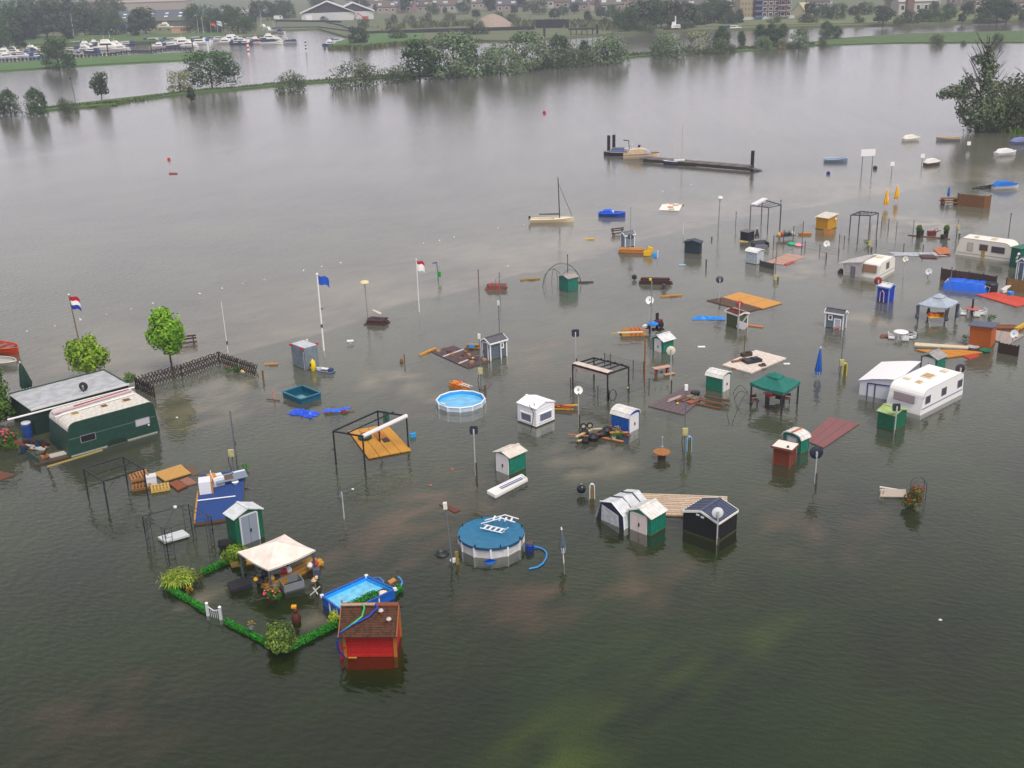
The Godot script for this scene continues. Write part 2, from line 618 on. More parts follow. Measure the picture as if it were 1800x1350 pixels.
func far_bank() -> void:
	tree_kinds()
	var meadow := mt("4f663a", 0.9, "grime", V(0.03, 0.03, 0.03))
	var rough := mt("626a4e", 0.9, "grime", V(0.02, 0.02, 0.02))
	var vivid := mt("50703c", 0.9, "grime", V(0.03, 0.03, 0.03))
	# the land behind the river, out to the horizon
	var shore: Array = [V(-723,0,-833),V(-310,0,-586),V(-244.3,0,-565),V(-232.2,0,-577),V(-187.4,0,-578),V(-161.9,0,-589),V(-142.6,0,-598),V(-126.1,0,-626),V(-128.3,0,-674),V(-106.92,0,-681),V(-73.51,0,-569),V(-75.07,0,-499),V(-56.42,0,-494),V(-45.81,0,-512),V(-31.01,0,-517),V(-13.32,0,-521),V(1.96,0,-510),V(30.4,0,-525),V(58.09,0,-543),V(74.84,0,-549),V(112.37,0,-548),V(140.5,0,-553),V(191.5,0,-544),V(247.1,0,-549),V(399,0,-574)]
	var pts := shore.duplicate()
	pts.append_array([V(3500, 0, -2600), V(0, 0, -4200), V(-3800, 0, -3600)])
	land("ground", pts, 0.8, rough)
	land("grass_bank", [V(-245.3,0,-583),V(-187.4,0,-578),V(-161.9,0,-589),V(-142.6,0,-598),V(-154.8,0,-647),V(-185.3,0,-652),V(-219.2,0,-658),V(-278.9,0,-667)], 1.6, meadow)
	land("quay", [V(-134.6,0,-698),V(-108.04,0,-689),V(-71.26,0,-603),V(-89.11,0,-758),V(-155.1,0,-811)], 1.5, mt("5d6652", 0.9))
	land("grass_point", [V(-75.09,0,-501),V(-56.84,0,-498),V(-46.17,0,-516),V(-36.54,0,-524),V(-38.85,0,-580),V(-55.76,0,-594),V(-72.46,0,-593),V(-73.51,0,-569)], 1.3, vivid)
	land("meadow", [V(100.31,0,-571),V(142.9,0,-563),V(194.8,0,-553),V(251.3,0,-558),V(291.3,0,-649),V(222.1,0,-670),V(157.9,0,-623),V(110,0,-627)], 1.2, mt("6a7450", 0.9, "grime", V(0.02, 0.02, 0.02)))
	# the thin flooded spit between the pool and the river
	land("grass_spit", [V(-201.1,0,-463),V(-173.7,0,-482),V(-146.3,0,-494),V(-128.9,0,-502),V(-114.5,0,-491),V(-113.08,0,-484),V(-122.7,0,-453),V(-149.3,0,-444),V(-184.2,0,-423),V(-205.9,0,-416),V(-223.0,0,-452)], 0.5, vivid)
	land("river_bank", [V(-118.36,0,-283.7),V(-106.06,0,-289.1),V(-99.17,0,-292.3),V(-101.8,0,-298.2),V(-87.34,0,-317),V(-75.11,0,-325),V(-63.95,0,-335),V(-49.81,0,-341),V(-31.95,0,-350),V(-5.9,0,-351),V(2.96,0,-365),V(21.54,0,-374),V(33.47,0,-383),V(47.18,0,-403),V(63.98,0,-409),V(84.99,0,-413),V(114.93,0,-432),V(148.1,0,-432),V(188.3,0,-416),V(216.1,0,-479),V(171.2,0,-482),V(136.8,0,-467),V(103.87,0,-432),V(75.07,0,-426),V(48.73,0,-417),V(22.63,0,-392),V(-4.27,0,-365),V(-32.99,0,-363),V(-50.6,0,-347),V(-76.25,0,-331),V(-89.52,0,-325),V(-107.04,0,-305),V(-119.41,0,-290.0)], 0.35, meadow)
	grass_tufts("bank_grass", "rough green grass and reeds growing along the thin flooded bank", [V(-118.35,0,-287.3),V(-104.11,0,-296.2),V(-101.34,0,-296.7),V(-88.63,0,-322),V(-75.86,0,-329),V(-64.61,0,-339),V(-50.33,0,-345),V(-32.46,0,-356)], 1.4, 0.8, 2600, Color(0.05, 0.09, 0.025), Color(0.14, 0.19, 0.06))
	grass_tufts("reed_bed", "low reeds and weeds along the right part of the tree bank", [V(-5.98,0,-358),V(22.07,0,-383),V(47.79,0,-409),V(73.61,0,-418),V(102.5,0,-427),V(116.1,0,-437)], 3.0, 1.1, 2600, Color(0.05, 0.085, 0.03), Color(0.13, 0.17, 0.06))
	grass_tufts("floating_weed", "patch of green weed floating below the small leaning tree", [V(-105.27,0,-288.9),V(-102.7,0,-292.0),V(-99.17,0,-292.3)], 1.0, 0.45, 220, Color(0.05, 0.09, 0.025), Color(0.12, 0.17, 0.05))
	grass_tufts("point_reeds", "reeds along the shore of the grass point beside the harbour", [V(-74.02,0,-498),V(-56.42,0,-494),V(-45.81,0,-512),V(-31.01,0,-517),V(-10.67,0,-516)], 3.0, 1.6, 900, Color(0.06, 0.09, 0.03), Color(0.16, 0.18, 0.07))
	grass_tufts("scrub", "low scrub and tall weeds on the rough land behind the tree bank", [V(-57.87,0,-653),V(-39.58,0,-668),V(-16.72,0,-667),V(15.23,0,-641),V(36.77,0,-634),V(52.39,0,-600),V(58.54,0,-574)], 16.0, 3.2, 2400, Color(0.06, 0.085, 0.04), Color(0.19, 0.21, 0.1))
	var bk := "trees and bushes along the flooded bank"
	# kind, base pixel in the photograph measured to metres, height, width over the kind's own
	for a in [
		["alder2", V(-120.8,0,-278.5),5.95, "at the left edge of the picture, half under water", 1.0], ["alder2", V(-112.89,0,-275.5),6.42, "left of the small clump, leaning over the water", 0.9],
		["bush", V(-109.02,0,-282.6),3.03, "small and dark, in the water beside the street lamp", 0.55], ["bush", V(-105.47,0,-278.2),2.71, "small and dark, nearest the lone lamp on the bank", 0.7],
		["round", V(-109.96,0,-313),6.77, "leaning right on a bare stem, alone on the bank", 0.75], ["pale", V(-90.71,0,-322),6.03, "left of the big spreading tree", 0.95],
		["oak", V(-84.39,0,-333),10.16, "standing alone and largest on the left of the bank", 1.25], ["tall", V(-81.41,0,-298.1),3.75, "small, in the water before the pale bush", 1.0],
		["bush", V(-57.88,0,-311),5.09, "alone, left of the harbour boats on the bank", 0.9], ["bush", V(-41.68,0,-322),6.48, "alone, right of the grass gap", 1.1],
		["bush", V(-30.66,0,-335),4.18, "low, at the left foot of the tall row", 1.2], ["alder", V(-24.94,0,-344),11.44, "first of the tall row from the left", 1.25],
		["willow", V(-14.43,0,-347),12.64, "tall and pale, second of the tall row", 1.15], ["alder", V(-10.99,0,-359),11.22, "dark, behind the tall pale willow", 0.8],
		["willow2", V(-0.67,0,-352),8.36, "in the middle of the tall row by the water", 1.0], ["willow", V(7.49,0,-365),11.23, "tall, right of the middle of the row", 1.1],
		["alder2", V(18.91,0,-384),9.07, "dark, between two willows of the row", 1.0], ["bush", V(17.58,0,-368),5.43, "pale, low and by the water before a dark alder", 1.1], ["bush", V(22.85,0,-371),5.81, "pale, low and right of its twin by the water", 0.9],
		["alder", V(27.91,0,-390),7.01, "small and dark, left of the last big willow", 0.9], ["willow2", V(34.34,0,-378),8.58, "last big one of the row, before the grass", 0.95],
		["willow2", V(57,0,-397),7.68, "alone and round on the grass, right of the row", 0.95], ["pale", V(69.93,0,-411),7.35, "pale, among the right clump near the river", 1.1],
		["alder", V(81.79,0,-430),8.27, "dark, behind the pale bushes of the right clump", 1.1], ["bush", V(75.58,0,-408),4.63, "pale, before the dark alder of the right clump", 1.0], ["bush", V(82.17,0,-414),2.55, "low, right of the pale bushes by the water", 0.95],
		["alder", V(92.7,0,-448),5.26, "small, alone right of the pale clump", 0.9], ["alder", V(98.62,0,-442),7.87, "left of three dark ones in a row", 1.0], ["alder", V(102.55,0,-440),8.25, "middle of three dark ones in a row", 1.0], ["alder", V(106.79,0,-441),7.86, "right of three dark ones in a row", 0.9],
		["willow2", V(94.86,0,-421),4.56, "low and pale under the three dark alders", 1.0], ["pale", V(102.77,0,-423),3.4, "low and brownish green beside the pale willow", 0.9], ["willow", V(108.4,0,-421),6.93, "egg-shaped, alone by the water", 1.0],
		["alder2", V(129.7,0,-463),6.93, "left and larger of the dark pair on the grass tongue", 0.95], ["alder2", V(134.2,0,-464),5.01, "right and smaller of the dark pair on the grass tongue", 0.9], ["bush", V(119.26,0,-429),2.63, "small and grey at the tongue's edge", 0.8],
		["bush", V(157.6,0,-418),3.35, "dark and flat on the grass near the big right tree", 1.0], ["bush", V(166.0,0,-415),1.27, "tiny, by the water left of the big right tree", 1.0], ["bush", V(176.7,0,-412),3.49, "small, behind the big right tree", 0.8],
		["alder2", V(-164.5,0,-428),11.1, "in the harbour spit's water, dark and doubled", 1.1], ["round", V(-63.19,0,-512),8.15, "small, alone on the grass point by the harbour", 1.0],
	]:
		tree(a[0], a[1], a[2] * 1.04, a[3], bk, a[4] * (1.02 if a[1].x > 60.0 or a[1].x < -40.0 else 1.14))
	# trees behind the harbour and the town
	var tb := "trees behind the harbour"
	var left := [[V(-263.6,0,-618),18.06], [V(-255.9,0,-629),19.52], [V(-254.8,0,-654),20.57], [V(-290.7,0,-695),21.18], [V(-282.5,0,-715),12.59], [V(-280.1,0,-740),21.82], [V(-263.0,0,-717),20.51], [V(-238.9,0,-669),16.71], [V(-232.5,0,-677),14.42], [V(-217.3,0,-657),13.41], [V(-261.4,0,-743),18.51], [V(-200.7,0,-638),12.15], [V(-205.2,0,-674),14.98], [V(-169.5,0,-655),15.76], [V(-161.3,0,-662),13.5], [V(-144.8,0,-642),13.68], [V(-167.2,0,-793),14.25], [V(-165.3,0,-826),13.7], [V(-161.0,0,-842),10.87], [V(-155.6,0,-858),12.64], [V(-229.8,0,-532),11.2], [V(-232.6,0,-560),12.55], [V(-180.1,0,-776),12.54], [V(-143.3,0,-664),8.64], [V(-342,0,-852),21.92], [V(-267.4,0,-806),19.29], [V(-231.9,0,-623),12.73]]
	var lk := ["oak", "tall", "round", "oak", "alder2"]
	var lw := ["at the far left edge", "behind the small beached cruiser", "between the halls and the boats on land", "beside the long grey hall", "by the harbour flags", "behind the harbour's inner quay"]
	for i in left.size():
		tree(lk[i % 5], left[i][0], left[i][1], lw[clampi(int((left[i][0].x + 330) / 45), 0, 5)], tb, rnd(0.85, 1.15), 0.8)
	for i in 9:
		tree("hedgy", left[i][0] + V(rnd(-6, 6), 0, 8), rnd(3, 5), "under the tall trees at the far left", tb, rnd(0.8, 1.1), 0.8)
	var town := [[V(-164.8,0,-1059),8.75], [V(-119.09,0,-1020),5.63], [V(-102,0,-952),6.13], [V(-92.22,0,-997),6.42], [V(-67.08,0,-949),7.85], [V(-48.59,0,-841),7.75], [V(-40.61,0,-845),5.07], [V(-26.71,0,-835),9.22], [V(-15.9,0,-759),5.62], [V(-7.92,0,-875),5.64], [V(9.52,0,-807),6.33], [V(18.43,0,-854),7.08], [V(25.68,0,-785),9.4], [V(32.49,0,-709),6.56], [V(40.15,0,-755),6.28], [V(49.49,0,-786),7.25], [V(49.14,0,-667),6.19], [V(59.93,0,-706),6.53], [V(67.87,0,-717),7.29], [V(59.09,0,-553),10.78], [V(66.38,0,-564),13.33], [V(72.17,0,-566),13.9], [V(78.68,0,-573),13.01], [V(86.15,0,-580),13.16], [V(92.21,0,-588),11.44], [V(103.45,0,-593),10.44], [V(110.15,0,-601),12.79], [V(114.35,0,-598),11.36], [V(65.7,0,-629),6.42], [V(116.9,0,-585),5.98], [V(121.6,0,-594),7.17], [V(167.6,0,-630),8.17], [V(169.7,0,-615),7.4], [V(172.5,0,-599),8.33], [V(190.3,0,-629),5.83], [V(199.1,0,-638),7.08], [V(179.4,0,-546),8.62], [V(192.7,0,-658),3.66], [V(204.4,0,-565),5.78], [V(220.3,0,-593),8.24], [V(222.7,0,-578),7.51], [V(238.2,0,-594),7.71], [V(233.0,0,-546),11.13], [V(230.1,0,-548),10.16], [V(236.4,0,-544),9.59], [V(257.0,0,-581),6.46], [V(246.7,0,-549),5.11], [V(209.7,0,-550),4.09], [V(212.6,0,-536),4.5], [V(204.2,0,-553),5.15]]
	var tk := ["oak", "round", "tall", "round", "alder2", "oak", "round"]
	var tw := ["left of the sand heap among the town roofs", "between the town's brick houses", "behind the sand heap", "in the dark clump above the moored tug", "beside the brick apartment block", "right of the brick apartment block", "at the far right shore"]
	for i in town.size():
		tree(tk[i % 7], town[i][0], town[i][1], tw[clampi(int((town[i][0].x + 130) / 55), 0, 6)], "trees between the houses of the town", rnd(0.9, 1.3), 0.8)
	for i in 26:
		var x := i * 50.0 + 480.0
		var z := -720.0 - 70.0 * sin(i * 2.1)
		tree(["round", "oak", "tall"][i % 3], V((x - 900.0) * 0.42, 0, z - 230.0), rnd(11, 17), "in the misty back row of the town", "trees far behind the town", rnd(1.1, 1.6), 0.8)
	var th := [V(-56.71,0,-721), V(-65.08,0,-697), V(-46.7,0,-730), V(-32.73,0,-737), V(-3.7,0,-673), V(6.39,0,-695), V(36.05,0,-622), V(47.14,0,-628), V(52.81,0,-588), V(67.97,0,-548), V(84.43,0,-559), V(91.01,0,-566), V(136.8,0,-584), V(151.6,0,-575), V(172.8,0,-561), V(185.6,0,-542), V(193.2,0,-549), V(-11.59,0,-566), V(-11.16,0,-626), V(-48.42,0,-543), V(-17.62,0,-536), V(114.34,0,-586), V(224.6,0,-540), V(-117.8,0,-777), V(-78.39,0,-665)]
	for i in th.size():
		tree("hedgy" if i % 3 else "bush", th[i], rnd(2.6, 6.0), "on the rough far shore" if i % 2 else "on the weedy land behind the river", "thickets on the far shore", rnd(0.8, 1.5), 0.8)
	# halls, houses
	hall(V(-215.1,0,-759), 0.05, 62, 26, 5.5, 6.0, "5e6258", "5a606a", "long grey industrial hall with two rows of skylights behind the harbour", 7)
	hall(V(-388,0,-1185), 0.08, 80, 24, 9.0, 2.5, "74605c", "806e6c", "long reddish industrial hall left of the pale one", 0)
	hall(V(-324,0,-1103), 0.05, 62, 24, 11.0, 2.5, "a89f97", "8a8580", "pale flat-fronted industrial hall at the top left", 0)
	hall(V(-205.2,0,-835), 0.1, 34, 24, 6.0, 3.0, "8f908c", "a7abb2", "small white roofed hall behind the harbour flags", 0)
	hall(V(-200.4,0,-910), 0.1, 46, 14, 4.0, 2.0, "9fa1a0", "c3c5c8", "low pale hall right of the flags", 0)
	for k in 2:
		var gab := thing("warehouse", "white and dark warehouse with wide gable, %s of the pair by the quay" % ["left", "right"][k], "warehouse", V(-118.34,0,-786).lerp(V(-101.9,0,-793), k) + V(0, 0.8, -14), 0.14, "pair of gabled warehouses")
		var hw: float = [17.5, 13.5][k]
		part(gab, "wall", G.new().box(V(0, 2.6, 0), V(hw * 2, 5.2, 26)), mt("d4d4d6", 0.7))
		part(gab, "gable", G.new().ext(PackedVector2Array([Vector2(-hw, 5.2), Vector2(hw, 5.2), Vector2(0, 12.0 if k == 0 else 10.5)]), -13, 13), mt("3c3a42", 0.8))
		var g := G.new()
		var ap := 12.3 if k == 0 else 10.8
		for s in [-1.0, 1.0]:
			g.bar(V(0, ap, 0), V(s * (hw + 1), 5.0, 0), 28, 0.5)
		part(gab, "roof", g, mt("d9dade", 0.6))
		part(gab, "door", G.new().box(V(hw * 0.1, 2.6, 13.05), V(6, 4.8, 0.2)), plain("c2c4c6"))
		part(gab, "door", G.new().box(V(-hw * 0.72, 2.0, 13.05), V(4, 3.6, 0.2)), plain("e6e6e6"))
	var rows := [V(-87.04,0,-892), V(-73.2,0,-892), V(-58.89,0,-893), V(-47.83,0,-932), V(-34.26,0,-873), V(-16.07,0,-931), V(-0.2,0,-944), V(14.73,0,-959), V(29.68,0,-945), V(37.45,0,-911), V(49.97,0,-875), V(55.83,0,-823), V(66.92,0,-836), V(72.67,0,-788), V(-9.98,0,-1012), V(86.33,0,-868), V(101.28,0,-907), V(131.1,0,-805), V(124.0,0,-728), V(149.0,0,-747), V(167.4,0,-820), V(3.82,0,-843), V(202.7,0,-743), V(239.5,0,-692), V(265.2,0,-731), V(278.0,0,-678), V(251.6,0,-743), V(273.3,0,-629), V(288.6,0,-731), V(-114.38,0,-1046), V(-148.6,0,-1178), V(123.3,0,-977), V(139.7,0,-928), V(154.2,0,-858)]
	var wl := ["a0938a", "93857c", "aaa39b", "877770", "b8b4ae"]
	var rl := ["665a55", "5a5250", "6e5f59", "54535a", "64605c"]
	var hb := ["behind the weedy land left of the sand heap", "above the sand heap", "above the dark clump by the tug", "beside the brick apartment block", "at the right end of the town"]
	for i in rows.size():
		house(rows[i] + V(0, 0.8, 0), rnd(-0.5, 0.5), rnd(12, 20), rnd(9, 11), rnd(4.5, 6), rnd(3.5, 5), wl[i % 5], rl[(i * 3) % 5], ["red-brown", "dark", "russet", "grey", "brown"][(i * 3) % 5] + " roofed house " + hb[clampi(int((rows[i].x + 90) / 75), 0, 4)], "houses of the far town")
	# brick apartment block, four storeys with balconies
	var ab := thing("apartment_block", "four storey brick apartment block with white framed balconies on the far shore", "building", V(143.6,0,-619) + V(0, 0.8, -8), 0.1)
	part(ab, "wall", G.new().box(V(0, 5.6, 0), V(21, 12.4, 12)), mt("6a4f4a", 0.8))
	part(ab, "stair_tower", G.new().box(V(-13.6, 6.2, 0.4), V(7.6, 13.6, 11)), mt("a89e8a", 0.85))
	part(ab, "plinth", G.new().box(V(-2.5, 0.6, 0.3), V(30, 2.2, 12.2)), mt("c9cbd0", 0.7))
	part(ab, "roof", G.new().box(V(-2, 12.2, 0), V(31, 0.5, 13)), plain("4c4f57"))
	for f in 4:
		part(ab, "balcony", G.new().box(V(-7.4, 1.9 + f * 2.8, 7.2), V(4.6, 1.0, 2.4)), plain("54708c"))
		for k in 5:
			var x := -4.0 + k * 3.3
			var win := part(ab, "window", G.new().box(V(x, 2.8 + f * 2.8, 6.02), V(2.4, 1.9, 0.1)), plain("e2e2e4"))
			part(win, "pane", G.new().box(V(x, 2.8 + f * 2.8, 6.07), V(2.0, 1.5, 0.1)), glass("3a424c"))
		for k in 4:
			part(ab, "window", G.new().box(V(-16.2 + k * 1.8, 3.0 + f * 2.8, 5.92), V(0.8, 1.2, 0.1)), plain("7a6a58"))
		part(ab, "balcony", G.new().box(V(6, 1.6 + f * 2.8, 6.9), V(6.5, 0.5, 1.9)), plain("9a8480"))
	house(V(170.8,0,-659) + V(0, 0.8, 0), 0.7, 9, 8, 3, 4, "cfcab0", "bcb594", "pale yellow gabled house right of the apartment block", "", 1)
	house(V(212.3,0,-779) + V(0, 0.8, 0), 0.1, 14, 9, 5, 3, "c9c9c4", "9a9c9c", "white fronted house among trees right of the apartment block", "", 3)
	house(V(224.5,0,-634) + V(0, 0.8, 0), 0.1, 22, 10, 7, 2, "b9b5b0", "8d9096", "pale long house with a brick stair tower at the right", "", 5)
	solo("brick_tower", "narrow brick tower beside the pale long house on the right shore", "tower", G.new().box(V(0, 6, 0), V(3.4, 13, 4)).box(V(0, 12.7, 0), V(4.2, 0.6, 4.6)), mt("7f6a62", 0.8), V(212.2,0,-606))
	house(V(120.3,0,-620) + V(0, 0.8, 0), 0.1, 11, 7, 2.5, 1.6, "5a7a9a", "b8bcc0", "small pale roofed boathouse by the far shore", "", 2)
	house(V(237.7,0,-693) + V(0, 0.8, 0), -0.1, 13, 8, 3.5, 2.2, "b0aeb0", "dfe1e4", "white roofed house above the right shore", "", 2)
	# heap of sand, walls, pontoons
	var sh := G.new()
	sh.lathe(Vector3.ZERO, [Vector2(11.5, 0), Vector2(8.6, 2.2), Vector2(5.0, 4.9), Vector2(2.0, 6.3), Vector2(0, 6.6)], 22)
	var heap := solo("sand_heap", "pointed heap of pinkish sand on the weedy land", "sand", sh, mt("a0938a", 0.95, "grime", V(0.15, 0.15, 0.15)), V(-4.82,0,-640) + V(0, 0.8, 0), 0.0, "", 60.0)
	heap.scale = V(1.1, 1, 1)
	for a in [[[V(-150.5,0,-782),V(-117.85,0,-753),V(-100.66,0,-734)], 1.8, "black quay wall across the inner harbour"], [[V(-111.72,0,-741),V(-94.4,0,-687),V(-78.38,0,-617),V(-69.99,0,-591)], 1.4, "dark wall slanting down beside the grass slope"], [[V(-69.99,0,-591),V(-55.76,0,-594),V(-39.89,0,-596),V(-6.29,0,-594),V(16.91,0,-592)], 1.7, "long dark sheet-pile wall behind the grass point"], [[V(18,0,-608),V(34.7,0,-599)], 4.2, "dark timber wall at the far quay"]]:
		var wg := G.new()
		for i in a[0].size() - 1:
			wg.bar(a[0][i] + V(0, 0.8 + a[1] * 0.5, 0), a[0][i + 1] + V(0, 0.8 + a[1] * 0.5, 0), 0.6, a[1])
		solo("quay_wall", a[2], "wall", wg, mt("2c2d33", 0.8))
	var qd := thing("work_pontoon", "dark raised work pontoon on legs at the far quay", "pontoon", V(36.78,0,-535))
	part(qd, "deck", G.new().box(V(0, 3.4, 0), V(12, 0.8, 4)), mt("33353c", 0.8))
	for i in 5:
		part(qd, "leg", G.new().box(V(-5 + i * 2.5, 1.4, 1.7), V(0.4, 4, 0.4)), mt("2c2d33", 0.8))
	for a in [[V(19.2,0,-522), 6.0], [V(44.2,0,-536), 5.0]]:
		solo("mooring_pile", "dark mooring pile %s" % ("with a white top left of the work pontoon" if a[1] > 5.5 else "right of the work pontoon"), "pile", G.new().tube(V(0, -1, 0), V(0, a[1], 0), 0.5, 0.5, 8), plain("2a2b30"), a[0])
	# harbour marks, flags, lamp
	for a in [[V(-104.49,0,-477),5.61, "c03038", "red and white banded harbour beacon", 0.45], [V(-82.59,0,-488),4.59, "26282c", "black and white banded beacon post in the basin", 0.35]]:
		var bp := thing("beacon_post", a[3], "beacon", a[0])
		for i in 7:
			part(bp, "band", G.new().tube(V(0, a[1] * i / 7.0, 0), V(0, a[1] * (i + 1) / 7.0, 0), a[4] if i < 6 else a[4] * 0.6, -1, 8), plain(a[2] if i % 2 else "e8e8e8"))
	var ob := thing("lifebuoy_post", "white post with a blue board at the tip of the harbour spit", "post", V(-124.6,0,-492))
	part(ob, "post", G.new().box(V(0, 2.6, 0), V(0.6, 5.4, 0.6)), plain("e0e2e4"))
	part(ob, "board", G.new().box(V(0, 5.6, 0), V(1.6, 1.2, 0.7)), plain("3f6fa6"))
	for a in [[V(-162.1,0,-651),7.87, ["202024", "c03a2e", "d08a30"], "black, red and gold flag on a white pole by the harbour"], [V(-159.7,0,-656),7.62, ["dfe3ea", "9fc0e6", "e8eaee"], "white and pale blue flag on a pole by the harbour"], [V(-158.3,0,-661),7.37, ["b8c0cc", "dfe2e6", "7d8490"], "grey and white flag flying out long by the harbour"]]:
		flag_pole(a[0], a[1], 0.09, a[2], 3.2, 2.4, a[3], "flags by the harbour")
	solo("lamp_post", "thin dark street lamp standing alone on the flooded bank", "lamp", G.new().tube(V(0, -1, 0), V(-0.4, 5.92, 0), 0.09, 0.06).box(V(-0.4, 5.92, 0), V(0.5, 0.35, 0.35)), plain("30343a"), V(-114.93,0,-307))
	# floating boom with dark barrels along the harbour spit
	var boom: Array = [V(-208.5,0,-480),V(-196.0,0,-485),V(-181.9,0,-492),V(-170.3,0,-501),V(-164.7,0,-516),V(-156.0,0,-512),V(-151.0,0,-529),V(-138.2,0,-519)]
	var k2 := 0
	var bo := thing("floating_boom", "long floating boom of dark barrels along the harbour spit", "boom", Vector3.ZERO)
	for i in boom.size() - 1:
		for j in 9:
			var p: Vector3 = boom[i].lerp(boom[i + 1], j / 9.0)
			k2 += 1
			part(bo, "barrel", G.new().box(p + V(0, 0.5, 0), V(0.8, 0.8 + 0.4 * (k2 % 2), 1.0), Basis(Vector3.FORWARD, 0.5)), plain("2e3036"))
	var bpi := -1
	for a in [V(-171.6,0,-505), V(-154.8,0,-512), V(-140.7,0,-528)]:
		bpi += 1
		solo("mooring_pile", ["dark mooring pile left of three on the boom", "dark mooring pile in the middle of the boom", "dark mooring pile at the boom's right end"][bpi], "pile", G.new().tube(V(0, -1, 0), V(0, 4.5, 0), 0.3, 0.3, 8), plain("2a2b30"), a)
	marina()

func flag_pole(at: Vector3, h: float, r: float, cols: Array, fl: float, fh: float, label: String, group := "", pole_color := "e4e4e4", lean := Vector3.ZERO) -> Node3D:
	var t := thing("flagpole", label, "flagpole", at, 0.0, group)
	var top := V(0, h, 0) + lean
	part(t, "pole", G.new().tube(V(0, -1, 0), top, r, r * 0.7), plain(pole_color))
	part(t, "finial", G.new().lathe(top, [Vector2(0, -r), Vector2(r * 1.6, 0), Vector2(0, r * 2)], 6), plain("d8d8d8"))
	for i in cols.size():
		var g := G.new()
		var p := []
		for y in 2:
			var row := []
			for x in 6:
				var u := x / 5.0
				row.append(top + V(u * fl * 0.9 + r, -0.1 - fh * ((i + y) / float(cols.size())) - u * u * fl * 0.35 - 0.06 * sin(u * 7.0), 0.12 * fl * sin(u * 6.0)))
			p.append(row)
		g.sheet(p)
		part(t, "flag_stripe", g, plain(cols[i], 0.8), 60.0)
	return t

# ---- boats ----
func hull(l: float, w: float, h: float, bow := 0.45, n := 9) -> G:
	# an open-topped hull along x, the bow at +x; sides, bottom and stern
	var g := G.new()
	var rows := []
	for i in n:
		var u := float(i) / (n - 1)
		var x := (u - 0.5) * l
		var k := 1.0 - pow(maxf(0.0, (u - 1.0 + bow) / bow), 2.2)
		k = maxf(k, 0.02) * (0.86 + 0.14 * minf(1.0, u * 4.0))
		var sheer := h * (1.0 + 0.28 * pow(u, 2.0))
		rows.append([V(x, sheer, -w / 2 * k), V(x, h * 0.15, -w / 2 * k * 0.82), V(x, -0.25, -w * 0.2 * k), V(x, -0.25, w * 0.2 * k), V(x, h * 0.15, w / 2 * k * 0.82), V(x, sheer, w / 2 * k)])
	for i in n - 1:
		for j in 5:
			g.quad(rows[i][j], rows[i][j + 1], rows[i + 1][j + 1], rows[i + 1][j])
	for j in range(1, 5):
		g.tri(rows[0][0], rows[0][j + 1], rows[0][j])
	return g

func deck(l: float, w: float, h: float, drop: float, bow := 0.45, from := 0.0, to := 1.0, n := 9) -> G:
	var g := G.new()
	var last := []
	for i in n:
		var u := lerpf(from, to, float(i) / (n - 1))
		var k := 1.0 - pow(maxf(0.0, (u - 1.0 + bow) / bow), 2.2)
		k = maxf(k, 0.02) * (0.86 + 0.14 * minf(1.0, u * 4.0))
		var y := h * (1.0 + 0.28 * u * u) - drop
		var x := (u - 0.5) * l
		var now := [V(x, y, -w / 2 * k * 0.97), V(x, y, w / 2 * k * 0.97)]
		if i:
			g.quad(last[0], last[1], now[1], now[0])
		last = now
	return g

func rim(l: float, w: float, h: float, r: float, bow := 0.45) -> G:
	var g := G.new()
	for s in [-1.0, 1.0]:
		var pts := []
		for i in 10:
			var u := i / 9.0
			var k := 1.0 - pow(maxf(0.0, (u - 1.0 + bow) / bow), 2.2)
			k = maxf(k, 0.02) * (0.86 + 0.14 * minf(1.0, u * 4.0))
			pts.append(V((u - 0.5) * l, h * (1.0 + 0.28 * u * u), s * w / 2 * k))
		g.path(pts, r, 5)
	return g.bar(V(-l / 2, h, -w * 0.43), V(-l / 2, h, w * 0.43), r * 2)

